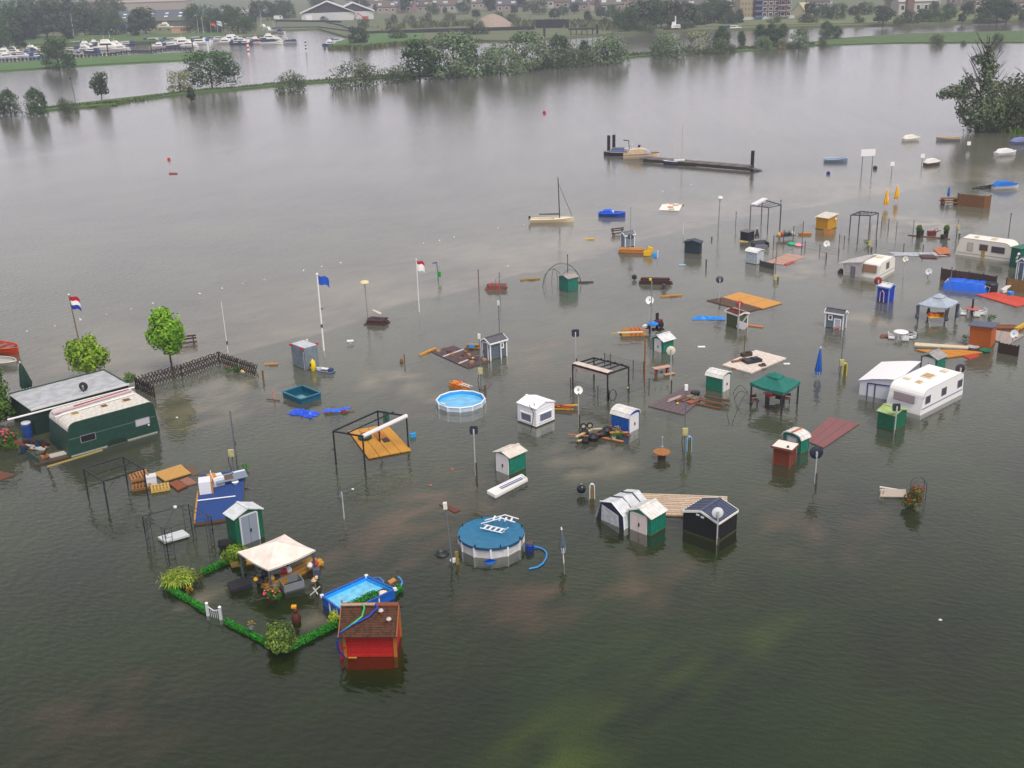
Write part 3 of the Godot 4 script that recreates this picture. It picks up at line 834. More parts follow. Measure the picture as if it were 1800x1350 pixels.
func cruiser(l: float, hc: String, cc: String, label: String, at: Vector3, yaw: float, style := 0, group := "boats in the far harbour") -> Node3D:
	var t := thing("cabin_boat", label, "boat", at, yaw, group)
	var w := l * 0.32
	var h := l * 0.11
	part(t, "hull", hull(l, w, h), plain(hc, 0.35))
	part(t, "deck", deck(l, w, h, 0.1), plain("d9d6cc", 0.6))
	part(t, "waterline", rim(l * 0.99, w * 0.98, h * 0.55, 0.06), plain("3a4a66"))
	var cab := part(t, "cabin", G.new().ext(PackedVector2Array([Vector2(-l * 0.28, h), Vector2(l * 0.3, h * 1.1), Vector2(l * 0.16, h * 2.1), Vector2(-l * 0.26, h * 2.1)]), -w * 0.36, w * 0.36), plain(cc, 0.4))
	for s in [-1.0, 1.0]:
		part(cab, "window", G.new().ext(PackedVector2Array([Vector2(-l * 0.22, h * 1.4), Vector2(l * 0.18, h * 1.45), Vector2(l * 0.12, h * 1.9), Vector2(-l * 0.22, h * 1.9)]), -0.03, 0.03, Transform3D(Basis(), V(0, 0, s * w * 0.365))), glass("2a323c"))
	if style != 1:
		part(t, "wheelhouse", G.new().ext(PackedVector2Array([Vector2(-l * 0.2, h * 2.1), Vector2(l * 0.08, h * 2.1), Vector2(l * 0.02, h * 3.0), Vector2(-l * 0.18, h * 3.0)]), -w * 0.3, w * 0.3), plain("eceae6" if style == 0 else "35507e", 0.5))
		part(t, "mast", G.new().tube(V(-l * 0.1, h * 3, 0), V(-l * 0.1, h * 4.2, 0), 0.05), plain("dddddd"))
	else:
		part(t, "canopy", G.new().ext(PackedVector2Array([Vector2(-l * 0.47, h), Vector2(-l * 0.24, h), Vector2(-l * 0.24, h * 2.3), Vector2(-l * 0.42, h * 2.2)]), -w * 0.4, w * 0.4), plain("2f4468", 0.8))
	part(t, "rail", G.new().path([V(l * 0.12, h * 2.0, -w * 0.42), V(l * 0.34, h * 2.0, -w * 0.3), V(l * 0.47, h * 2.1, 0), V(l * 0.34, h * 2.0, w * 0.3), V(l * 0.12, h * 2.0, w * 0.42)], 0.04, 4), plain("c8ccd0", 0.3))
	return t

func marina() -> void:
	# pixel positions measured to metres; length, yaw, hull, cabin, style
	var list := [
		[V(-212.9,0,-498), 11, 0.5, "e8e8e8", "e6e6e6", 0, "white cruiser at the far left end of the harbour"], [V(-222.6,0,-529), 11, 0.05, "a83038", "e8dfb8", 2, "cream cabined cruiser with red hull and blue roof at the left"],
		[V(-218.3,0,-535), 10, 2.9, "8d949e", "c3c8ce", 1, "grey cruiser with dark canopy beside the red hulled one"], [V(-241.6,0,-564), 10, 0.3, "e4e6ea", "d2d6dc", 1, "white motor boat behind the red hulled cruiser"],
		[V(-197.6,0,-495), 10, 0.2, "8fb4cc", "e4ebef", 1, "pale blue motor boat by the boom"], [V(-199.6,0,-538), 9, 3.0, "ecebe6", "eceae4", 1, "small white motor boat right of the dark tree"], [V(-187.6,0,-508), 8, 3.1, "e2e2dc", "d6d2c4", 1, "small beige motor boat nearest the boom"],
		[V(-182.8,0,-539), 17, -0.03, "f0efea", "f0efe8", 0, "largest white motor yacht lying before the grass bank"], [V(-201.3,0,-563), 12, 0.1, "3a4258", "e6e6e4", 0, "white cruiser with dark hull behind the largest yacht"], [V(-213.3,0,-586), 11, 2.8, "d9dade", "c9ccd2", 1, "grey white cruiser left of the largest yacht"], [V(-203.1,0,-581), 11, 0.3, "ecece8", "e6e4e0", 0, "white flybridge cruiser behind the largest yacht"],
		[V(-162.0,0,-553), 11, 0.2, "eaeaea", "d8dade", 2, "white cruiser with dark blue wheelhouse left of the pontoon"], [V(-177.1,0,-591), 12, 0.1, "d0986a", "e2e0da", 1, "wooden hulled motor boat at the left of the pontoon"], [V(-152.1,0,-557), 15, 0.04, "f2f2f0", "f4f4f2", 0, "long white cruiser in the middle of the harbour"], [V(-167.6,0,-591), 11, 0.0, "e6e6e4", "dfe0e2", 1, "white motor boat behind the long white cruiser"], [V(-146.2,0,-563), 12, 0.1, "ececec", "e9e9ea", 1, "white motor boat right of the long cruiser"], [V(-147.6,0,-591), 10, 0.1, "dcdcd6", "6b7688", 1, "motor boat with grey canopy near the flags"],
		[V(-137.8,0,-586), 11, 3.0, "c6ccd4", "e9ebee", 0, "white and grey cruiser right of the flags"], [V(-128.1,0,-572), 9, 0.0, "f2f2f2", "f0f0f0", 1, "small white motor boat in the bright cluster"], [V(-125.6,0,-580), 9, 0.4, "e8e8ea", "e2e4e6", 1, "second small white motor boat in the bright cluster"], [V(-115.78,0,-553), 11, 0.1, "ececec", "9a3a44", 1, "white motor boat with a dark red cabin"], [V(-108.02,0,-545), 13, 0.05, "f1f1ee", "3c4250", 1, "white sports cruiser with dark windscreen"], [V(-115.6,0,-580), 12, 0.0, "f2f2f2", "efefef", 0, "white cruiser behind the sports cruiser"], [V(-100.38,0,-546), 10, 3.1, "ccd0d2", "5a626c", 1, "grey canopied boat at the right end of the harbour"], [V(-111.25,0,-583), 9, 0.2, "e0dcd6", "b2a59a", 1, "beige motor boat near the right end of the harbour"],
		[V(-135.0,0,-672), 11, 2.4, "e4e6ea", "d8dce2", 0, "white cruiser at the inner pontoon"], [V(-134.7,0,-691), 9, 2.2, "dfe3ea", "9fb0c8", 1, "pale blue topped boat at the inner pontoon"], [V(-124.5,0,-654), 9, 2.6, "e6e6e6", "42506c", 2, "boat with blue wheelhouse at the inner pontoon"], [V(-147.0,0,-719), 9, 2.3, "e9e9e9", "e4e4e4", 0, "white boat farthest in at the inner pontoon"],
		[V(-76.98,0,-523), 10, 0.15, "2f4a8c", "eef0f4", 0, "white cruiser with blue bow stripe at the grass point"], [V(-77.93,0,-548), 9, 0.3, "eceef0", "c3cad4", 1, "grey white motor boat behind the one at the grass point"]]
	for i in 28:
		var q: Vector3 = [V(-226.7,0,-527), V(-207.9,0,-502), V(-221.2,0,-547), V(-184.5,0,-521), V(-176.1,0,-536), V(-193.0,0,-576), V(-161.4,0,-545), V(-155.4,0,-546), V(-145.7,0,-542), V(-156.5,0,-596), V(-133.1,0,-561), V(-125.9,0,-554), V(-233.6,0,-553), V(-195.6,0,-569), V(-184.2,0,-555), V(-185.1,0,-573), V(-195.3,0,-544), V(-164.0,0,-572), V(-161.7,0,-579), V(-152.6,0,-575), V(-146.9,0,-577), V(-143.3,0,-589), V(-137.0,0,-596), V(-121.7,0,-552), V(-120.2,0,-564), V(-116.7,0,-571), V(-108.67,0,-563), V(-214.0,0,-515)][i]
		list.append([q, rnd(8.5, 11.5), rnd(-0.3, 0.3) + (PI if i % 3 == 0 else 0.0), ["ecebe8", "e2e4e8", "dcd6ca", "3a4660"][i % 4], ["f0f0ee", "e6e8ea", "e9e6de"][i % 3], i % 2, ["white boat lying deep in the row at the harbour", "pale boat half hidden in the harbour row", "cream boat between others in the harbour row", "dark hulled white boat in the harbour row"][i % 4]])
	for a in list:
		cruiser(a[1] * rnd(0.76, 0.88), a[3], a[4], a[6], a[0], a[2], a[5])
	# on land, on the grass bank
	var dry := [[V(-303,0,-753), 9, "white flybridge boat on stands between the dark trees", 0], [V(-267.4,0,-720), 10, "white sailing hull laid up under the left trees", 1], [V(-265.7,0,-732), 8, "grey boat under a cover laid up on the bank", 1], [V(-259.1,0,-728), 9, "beige motor boat laid up on the bank", 1], [V(-252.1,0,-724), 12, "tall white flybridge cruiser laid up on the bank", 0], [V(-242.1,0,-712), 9, "white motor boat laid up right of the tall cruiser", 1], [V(-241.8,0,-725), 8, "dark hulled small boat laid up on the bank", 1], [V(-230.7,0,-713), 10, "boat under a blue cover laid up on the bank", 2], [V(-223.5,0,-709), 8, "white boat with red stern laid up on the bank", 1], [V(-216.3,0,-711), 7, "small grey boat laid up on the bank", 1], [V(-205.7,0,-712), 11, "cream cruiser laid up near the houseboat", 0], [V(-315,0,-852), 8, "white boat high on stands behind the left trees", 0]]
	var dc := ["ecebe8", "e6e6e6", "8a8e98", "c9b49a", "efefec", "eceef0", "2e3a52", "4a7fc0", "c2564a", "aab4be", "ece4cc", "e8e8e8"]
	for i in dry.size():
		var o := cruiser(dry[i][1], dc[i], dc[i] if i != 6 else "dddddd", dry[i][2], dry[i][0] + V(0, 2.0, 0), [0.1, 3.0, 0.4][i % 3], dry[i][3], "boats laid up on the harbour bank")
		var g := G.new()
		for s in [-1.0, 1.0]:
			g.box(V(s * dry[i][1] * 0.25, -0.6, 0), V(0.4, 1.2, 1.6))
		part(o, "stand", g, plain("55504a"))
	var hb := thing("houseboat", "flat roofed beige houseboat with three windows on the bank", "houseboat", V(-181.4,0,-661) + V(0, 1.2, 0), 0.02)
	part(hb, "wall", G.new().box(V(0, 1.6, 0), V(9.6, 3.4, 4)), mt("c9a68a", 0.7))
	part(hb, "roof", G.new().box(V(0, 3.4, 0), V(10.4, 0.3, 4.6)), plain("d6c4b2"))
	for i in 3:
		part(hb, "window", G.new().box(V(0.6 + i * 1.5, 1.9, 2.02), V(0.9, 1.2, 0.08)), glass("3a3a40"))
	for a in [[V(-232.3,0,-633),14.1, "leaning white sailing mast rising left of the harbour grass"], [V(-209.4,0,-622),4.93, "short white sailing mast behind the largest yacht"], [V(-163.6,0,-641),10.41, "tall pale mast left of the harbour flags"], [V(-166.9,0,-642),8.96, "pale mast leaning left beside the tall one"], [V(-135.4,0,-698),4.54, "grey mast at the inner pontoon"], [V(-154.9,0,-753),9.05, "pale mast behind the inner harbour"]]:
		solo("sailing_mast", a[2], "mast", G.new().tube(Vector3.ZERO, V(rnd(-1.2, 0.8), a[1], 0), 0.16, 0.08), plain("c9ccd0"), a[0])
	var tw := thing("tug_boat", "small tug with white wheelhouse and red hull by the far shore", "boat", V(82.7,0,-555), 3.1)
	part(tw, "hull", hull(11, 3.4, 1.4), plain("5c3a3e", 0.5))
	part(tw, "cabin", G.new().box(V(-0.5, 2.2, 0), V(4.4, 1.8, 2.2)).box(V(0.5, 3.6, 0), V(1.8, 1.4, 1.8)), plain("e6e8ea"))
	part(tw, "funnel", G.new().tube(V(-0.3, 3, 0), V(-0.3, 7, 0), 0.35, 0.3), plain("e0e0e0"))
	cruiser(8, "e8ecee", "e8ecee", "small white motor boat by the far shore right of the tug", V(110.66,0,-554), 0.1, 1, "")
	var lb := solo("barge", "low grey barge at the far shore between tug and white boat", "boat", hull(15, 3.2, 0.8, 0.2), plain("6a7684"), V(97.38,0,-551), 0.05)
	lb.rotation.y = 0.05
	var ex := thing("excavator", "orange excavator on the quay before the warehouses", "excavator", V(-87.12,0,-741) + V(0, 1.4, 0))
	part(ex, "cab", G.new().box(V(1.2, 2.2, 0), V(3.4, 2.0, 2.4)), plain("b8553a"))
	part(ex, "track", G.new().box(V(1.2, 0.6, 0), V(4.4, 1.0, 2.8)), plain("2c2c2c"))
	part(ex, "boom", G.new().bar(V(0, 2.4, 0), V(-3.5, 5.2, 0), 0.5).bar(V(-3.5, 5.2, 0), V(-5.6, 2.0, 0), 0.4), plain("b8553a"))
	part(ex, "bucket", G.new().box(V(-5.6, 1.7, 0), V(1.0, 0.9, 1.2)), plain("5a3a30"))
	var vn := thing("white_van", "white van parked on the quay behind the inner harbour", "van", V(-154.2,0,-810) + V(0, 1.5, 0), 0.1)
	part(vn, "body", G.new().ext(PackedVector2Array([Vector2(-3, 0.5), Vector2(3, 0.5), Vector2(3, 1.6), Vector2(2.2, 2.8), Vector2(-3, 2.9)]), -1.1, 1.1), plain("dfe2e6", 0.4))
	part(vn, "window", G.new().box(V(1.6, 2.0, 1.11), V(1.2, 0.8, 0.05)), glass("30363c"))
	for s in [-1.9, 1.9]:
		part(vn, "wheel", G.new().tube(V(s, 0.45, 0.9), V(s, 0.45, 1.15), 0.45, 0.45, 10), plain("202020"))

# ---- the kit of the camp: sheds, caravans, frames, dishes, parasols, timber ----
func profile(hw: float, h: float, rise: float, style: String) -> Array:
	match style:
		"gable":
			return [Vector2(-hw, h), Vector2(0, h + rise), Vector2(hw, h)]
		"barrel":
			var r := []
			for i in 9:
				var a := PI * (1.0 - i / 8.0)
				r.append(Vector2(hw * cos(a) * (0.55 + 0.45 * absf(cos(a))) if i % 8 else hw * cos(a), h + rise * pow(sin(a), 0.7)))
			return r
		"pent":
			return [Vector2(-hw, h + rise), Vector2(hw, h)]
	return [Vector2(-hw, h), Vector2(hw, h)]

func offset_bar(g: G, a: Vector3, b: Vector3, up: Vector3, w: float, t: float) -> void:
	g.bar(a + up, b + up, w, t)

func shed(at: Vector3, yaw: float, w: float, d: float, h: float, o: Dictionary) -> Node3D:
	# w runs along local x (the face towards +z), d along z; "ridge" is the axis of the roof's ridge
	var t := thing(o.get("called", "garden_shed"), o.label, o.get("category", "shed"), at, yaw, o.get("group", ""))
	t.rotation.z = o.get("tilt", 0.0)
	t.rotation.x = o.get("pitch", 0.0)
	var along_x: bool = o.get("ridge", "z") == "x"
	var hw := (d if along_x else w) * 0.5
	var len := w if along_x else d
	var tr := Transform3D(Basis(Vector3.UP, PI / 2) if along_x else Basis(), Vector3.ZERO)
	var style: String = o.get("style", "gable")
	var rise: float = o.get("rise", 0.3)
	var pr := profile(hw, h, rise, style)
	if o.get("flip", false):
		for i in pr.size():
			pr[i].x = -pr[i].x
		pr.reverse()
	var poly := PackedVector2Array([Vector2(-hw, -0.75), Vector2(hw, -0.75)])
	for i in pr.size():
		poly.append(pr[pr.size() - 1 - i] - Vector2(0, 0.02))
	var wm: Material = o.wall
	part(t, "wall", G.new().ext(poly, -len / 2, len / 2, tr), wm)
	# ribs or boards standing proud of the walls
	var pitch: float = o.get("pitch_of_ribs", 0.22)
	var g := G.new()
	if o.get("boards", "ribs") == "ribs":
		for f in [[w, d, 0], [d, w, 1]]:
			var n := int(f[0] / pitch)
			for i in range(0, n + 1):
				var u: float = -f[0] * 0.5 + f[0] * i / n
				var b := Basis() if f[2] == 0 else Basis(Vector3.UP, PI / 2)
				for s in [-1.0, 1.0]:
					var p: Vector3 = b * V(u, 0, s * f[1] * 0.5)
					g.box(p + V(0, h * 0.5 - 0.375, 0), (b * V(0.05, h + 0.7, 0.03)).abs())
	else:
		var n := int((h + 0.3) / 0.2)
		for i in n + 1:
			var y := -0.3 + i * 0.2
			if y < h:
				for s in [-1.0, 1.0]:
					g.box(V(0, y, s * d / 2), V(w, 0.03, 0.03)).box(V(s * w / 2, y, 0), V(0.03, 0.03, d))
	var ribs := part(t, "wall_ribs", g, wm)
	stuff(ribs)
	# roof plates
	var ov: float = o.get("over", 0.12)
	g = G.new()
	var rg := G.new()
	for i in pr.size() - 1:
		var a: Vector2 = pr[i]
		var b: Vector2 = pr[i + 1]
		var dir := (b - a).normalized()
		if i == 0:
			a -= dir * ov
		if i == pr.size() - 2:
			b += dir * ov
		var nrm := Vector2(-dir.y, dir.x) * 0.045
		var q := PackedVector2Array([a, b, b + nrm, a + nrm])
		g.ext(q, -len / 2 - ov, len / 2 + ov, tr)
		if o.get("roof_ribs", true):
			var m := int(len / 0.22)
			for k in m + 1:
				var z := -len / 2 - ov + 0.04 + (len + 2 * ov - 0.08) * k / m
				rg.bar(tr * V(a.x + nrm.x, a.y + nrm.y, z), tr * V(b.x + nrm.x, b.y + nrm.y, z), 0.04, 0.05)
	var roof := part(t, "roof", g, o.roof)
	if o.get("roof_ribs", true):
		stuff(part(roof, "roof_ribs", rg, o.roof))
	if style == "gable" or style == "barrel":
		part(roof, "ridge_cap", G.new().box(tr * V(0, h + rise + 0.06, 0), (tr.basis * V(0.16, 0.05, len + 2 * ov)).abs()), o.get("cap", o.roof))
	# trim
	part(t, "mud_line", G.new().box(V(0, -0.03, 0), V(w + 0.045, 0.18, d + 0.045)), mt("4a4a26", 0.9, "speckle"))
	if o.has("trim"):
		for sx in ([-1.0, 1.0] if o.get("corners", true) else []):
			for sz in [-1.0, 1.0]:
				part(t, "corner_trim", G.new().box(V(sx * w / 2, h / 2 - 0.35, sz * d / 2), V(0.09, h + 0.65, 0.09)), o.trim)
		if style != "none":
			for s in [-1.0, 1.0]:
				g = G.new()
				for i in pr.size() - 1:
					var e: Vector2 = (pr[i + 1] - pr[i]).normalized() * ov
					var p0: Vector2 = pr[i] - (e if i == 0 else Vector2.ZERO)
					var p1: Vector2 = pr[i + 1] + (e if i == pr.size() - 2 else Vector2.ZERO)
					g.bar(tr * V(p0.x, p0.y + 0.01, s * (len / 2 + ov + 0.01)), tr * V(p1.x, p1.y + 0.01, s * (len / 2 + ov + 0.01)), 0.04, 0.13)
				part(roof, "barge_board", g, o.trim)
				var e0: Vector2 = pr[0] if s < 0 else pr[-1]
				part(roof, "eave_board", G.new().box(tr * V(e0.x + s * (ov + 0.01), e0.y - 0.03, 0), (tr.basis * V(0.05, 0.12, len + 2 * ov)).abs()), o.trim)
	# door on the face towards +z ("L") or +x ("R")
	var face: String = o.get("door", "")
	if face:
		var b := Basis() if face == "L" else Basis(Vector3.UP, PI / 2)
		var fw := w if face == "L" else d
		var fd := (d if face == "L" else w) * 0.5
		var dw: float = o.get("door_width", fw * 0.5)
		var du: float = o.get("door_at", 0.0) * fw
		var top: float = h - 0.06 + o.get("door_up", 0.0)
		for s in ([-1.0, 1.0] if o.get("leaves", 2) == 2 else [0.0]):
			var lw := dw / 2 if s else dw
			var door := part(t, "door", G.new().box(b * V(du + s * dw * 0.25, top / 2 - 0.35, fd + 0.03), (b * V(lw - 0.02, top + 0.7, 0.05)).abs()), o.door_color)
			if s >= 0.0:
				part(door, "handle", G.new().box(b * V(du + (0.05 if s else -0.35 * lw), top * 0.45, fd + 0.07), V(0.07, 0.2, 0.07)), plain("222222"))
		var fr := G.new()
		for s in [-1.0, 1.0]:
			fr.box(b * V(du + s * (dw / 2 + 0.04), top / 2 - 0.35, fd + 0.035), (b * V(0.08, top + 0.74, 0.07)).abs())
		fr.box(b * V(du, top + 0.03, fd + 0.035), (b * V(dw, 0.07, 0.07)).abs())
		part(t, "door_frame", fr, o.get("frame", o.door_color))
	for q in o.get("windows", []):
		# [face, along, up, width, height, pane colour]
		var b := Basis() if q[0] == "L" else Basis(Vector3.UP, PI / 2)
		var fd := (d if q[0] == "L" else w) * 0.5
		var fr := G.new()
		for s in [-1.0, 1.0]:
			fr.box(b * V(q[1] + s * q[3] / 2, q[2], fd + 0.03), (b * V(0.08, q[4] + 0.08, 0.06)).abs())
			fr.box(b * V(q[1], q[2] + s * q[4] / 2, fd + 0.03), (b * V(q[3] - 0.08, 0.08, 0.06)).abs())
		var win := part(t, "window", fr, plain("eef0f2"))
		part(win, "pane", G.new().box(b * V(q[1], q[2], fd + 0.012), (b * V(q[3], q[4], 0.02)).abs()), glass(q[5]))
	return t

func dish(at: Vector3, h: float, r: float, color: String, label: String, o := {}) -> Node3D:
	# a satellite dish on a thin pole; "back" turns it away, "square" for a flat antenna
	var t := thing("satellite_dish", label, "satellite dish", at, o.get("yaw", 0.0), o.get("group", ""))
	var low: float = o.get("post", 0.0)
	part(t, "pole", G.new().tube(V(0, -0.8, 0), V(0, h, 0), 0.042), plain(o.get("pole", "a8abae"), 0.5))
	if low > 0.0:
		part(t, "post", G.new().box(V(0.07, low * 0.5 - 0.4, 0), V(0.11, low + 0.8, 0.11)), wood("4a4326", "y"))
	var side := 1.0 if o.get("back", false) else -1.0
	var tilt := Basis(Vector3.RIGHT, PI / 2 - o.get("tilt", 0.25))
	var c := V(0, h, -0.1 * side)
	if o.get("square", false):
		part(t, "dish", G.new().ext(PackedVector2Array([Vector2(-r, -r * 0.75), Vector2(-r * 0.75, -r), Vector2(r * 0.75, -r), Vector2(r, -r * 0.75), Vector2(r, r * 0.75), Vector2(r * 0.75, r), Vector2(-r * 0.75, r), Vector2(-r, r * 0.75)]), -0.05, 0.05, Transform3D(Basis(Vector3.RIGHT, -0.2), c)), plain(color, 0.4))
		part(t, "bracket", G.new().box(c + V(0, -r * 0.3, 0.1), V(0.08, r * 1.3, 0.08)), plain("c4c6c8"))
	else:
		var pr := []
		for i in 6:
			var k := i / 5.0
			pr.append(Vector2(r * k, (0.22 * r * k * k - 0.05) * -side))
		if side < 0:
			pr.reverse()
		part(t, "dish", G.new().lathe(c, pr, 18, tilt), plain(color, 0.45), 60.0)
		part(t, "arm", G.new().bar(c + V(0, -r * 0.9, 0), c + V(0, -r * 0.55, -side * r * 1.1), 0.035).box(c + V(0, -r * 0.5, -side * r * 1.1), V(0.1, 0.1, 0.14)), plain("5a5c60"))
		part(t, "bracket", G.new().box(c + V(0, -r * 0.15, side * 0.07), V(0.12, 0.3, 0.1)), plain("a4a6a8"))
	return t

func parasol(at: Vector3, h: float, color: String, label: String, o := {}) -> Node3D:
	# closed: folds hang along the pole between "low" and the top
	var t := thing("closed_parasol", label, "parasol", at, o.get("yaw", 0.3), o.get("group", ""))
	t.rotation.z = o.get("lean", 0.0)
	var low: float = o.get("low", h * 0.35)
	var r: float = o.get("r", 0.22)
	part(t, "pole", G.new().tube(V(0, -0.8, 0), V(0, h, 0), 0.03), plain("d8d8d4", 0.4))
	var g := G.new()
	var rows := []
	for i in 9:
		var k := i / 8.0
		var row := []
		for j in 17:
			var a := TAU * j / 16.0
			var rr := r * (0.2 + 0.8 * pow(1.0 - k, 0.75)) * (0.72 if i == 0 else 1.0) if i < 8 else 0.03
			rr *= 1.0 + (0.3 if j % 2 else -0.22) * (1.0 - k)
			row.append(V(cos(a) * rr, lerpf(low, h - 0.05, k) - (0.1 if j % 2 and i == 0 else 0.0), sin(a) * rr))
		rows.append(row)
	rows.reverse()
	g.sheet(rows)
	part(t, "canopy", g, mt(color, 0.85, "grime", V(1.5, 1.5, 1.5)), 50.0)
	part(t, "finial", G.new().tube(V(0, h - 0.05, 0), V(0, h + 0.1, 0), 0.05, 0.03), plain(o.get("tip", "e8e8e8")))
	if o.has("hem"):
		part(t, "hem", G.new().tube(V(0, low - 0.12, 0), V(0, low + 0.18, 0), r * 0.75, r * 0.95, 10), plain(o.hem, 0.8))
	return t

func meter_post(at: Vector3, h: float, label: String, o := {}) -> Node3D:
	# thin lamp or aerial pole with a wooden stump, meter box and cables
	var t := thing("supply_post", label, "power post", at, o.get("yaw", 0.0))
	t.rotation.z = o.get("lean", 0.0)
	part(t, "pole", G.new().tube(V(0, -0.8, 0), V(0, h, 0), 0.045, 0.04), plain("6f757a", 0.5, 0.3))
	var bh: float = o.get("box", 1.2)
	if bh > 0:
		part(t, "meter_box", G.new().box(V(0.0, bh, 0.12), V(0.34, 0.46, 0.2)), mt(o.get("box_color", "b7b184"), 0.7))
	var sh: float = o.get("stump", 0.8)
	if sh > 0:
		part(t, "stump", G.new().box(V(0.3, sh / 2 - 0.4, 0), V(0.16, sh + 0.8, 0.16)), wood(o.get("stump_color", "5f5a2c"), "y"))
	part(t, "cable", G.new().path([V(-0.1, bh, 0.2), V(-0.22, bh * 0.6, 0.2), V(-0.12, 0.1, 0.15), V(-0.1, -0.4, 0.15)], 0.025, 5), plain("303238"))
	if o.has("head"):
		part(t, "head", G.new().box(V(0, h + 0.12, 0), V(0.2, 0.36, 0.2)), plain(o.head))
	if o.has("hose"):
		for k in 3:
			var pts := []
			for i in 9:
				var a := PI * i / 8.0
				pts.append(V(0.3 + cos(a) * (0.1 + 0.025 * k), sh + 0.05 + sin(a) * 0.16 - (0.9 if i == 0 or i == 8 else 0.0), 0.06 * k - 0.06))
			part(t, "hose", G.new().path(pts, 0.035, 5), plain(o.hose, 0.5))
	return t

func timber(called: String, label: String, category: String, at: Vector3, yaw: float, boards: Array, group := "") -> Node3D:
	# loose pieces that float together: [x, y, z, length, height, width, turn, colour]
	var t := thing(called, label, category, at, yaw, group)
	for b in boards:
		part(t, "plank", G.new().box(V(b[0], b[1], b[2]), V(b[3], b[4], b[5]), Basis(Vector3.UP, b[6])), wood(b[7]))
	return t

func stack(at: Vector3, yaw: float, l: float, w: float, rows: int, cols: Array, label: String, o := {}) -> Node3D:
	# a raft of planks in layers, some poking out
	var t := thing("plank_stack", label, "timber", at, yaw, o.get("group", "floating stacks of timber"))
	t.rotation.z = o.get("tilt", 0.0)
	for r in rows:
		var n := maxi(2, int(w / 0.24))
		for i in n:
			var z := -w / 2 + w * (i + 0.5) / n
			var ll := l * rnd(0.86, 1.08) * (1.0 - 0.05 * r)
			part(t, "plank", G.new().box(V(rnd(-0.1, 0.1), 0.04 + r * 0.13, z), V(ll, 0.1, w / n * 0.86), Basis(Vector3.UP, rnd(-0.03, 0.03))), wood(cols[rng.randi() % cols.size()]))
	for s in o.get("straps", []):
		part(t, "strap", G.new().box(V(s * l, rows * 0.065, 0), V(0.09, rows * 0.13 + 0.1, w * 1.02 + 0.06)), plain(o.get("strap_color", "d8602a"), 0.8))
	return t

func panel(label: String, pts: Array, hex: String, o := {}) -> Node3D:
	# a floating board; "seams" splits it in boards side by side across its first edge
	var c: Vector3 = (pts[0] + pts[1] + pts[2] + pts[3]) / 4.0
	var t := thing(o.get("called", "floating_board"), label, o.get("category", "board"), c, 0.0, o.get("group", ""))
	var y: float = o.get("y", 0.06)
	var n: int = o.get("seams", 1)
	for i in n:
		var u0 := float(i) / n + (0.006 if i else 0.0)
		var u1 := float(i + 1) / n - (0.006 if i < n - 1 else 0.0)
		var q := [pts[0].lerp(pts[1], u0) - c, pts[0].lerp(pts[1], u1) - c, pts[3].lerp(pts[2], u1) - c, pts[3].lerp(pts[2], u0) - c]
		part(t, "board", G.new().slab(q, y - o.get("thick", 0.07), y + (0.004 * (i % 3))), o.get("mat", wood(hex)))
	t.rotation.x = o.get("pitch", 0.0)
	t.rotation.z = o.get("tilt", 0.0)
	return t

func frame(called: String, label: String, tops: Array, h: float, r: float, hex: String, o := {}) -> Node3D:
	# four posts under a rectangle of beams; tops are the four corners on the water
	var c: Vector3 = (tops[0] + tops[2]) / 2.0
	var t := thing(called, label, o.get("category", "pergola"), c, 0.0)
	var m := plain(hex, 0.5)
	for p in tops:
		part(t, "post", G.new().box(p - c + V(0, h / 2 - 0.4, 0), V(r, h + 0.8, r)), m)
	for i in 4:
		var a: Vector3 = tops[i] - c + V(0, h, 0)
		var b: Vector3 = tops[(i + 1) % 4] - c + V(0, h, 0)
		part(t, "beam", G.new().bar(a, b, r * 0.8, r), m)
	for k in o.get("rafters", 0):
		var u: float = (k + 1.0) / (o.rafters + 1.0)
		var a: Vector3 = tops[0].lerp(tops[1], u) - c + V(0, h + 0.06, 0)
		var b: Vector3 = tops[3].lerp(tops[2], u) - c + V(0, h + 0.06, 0)
		part(t, "rafter", G.new().bar(a - (b - a) * 0.05, b + (b - a) * 0.05, r * 0.6, r * 0.7), m)
	return t

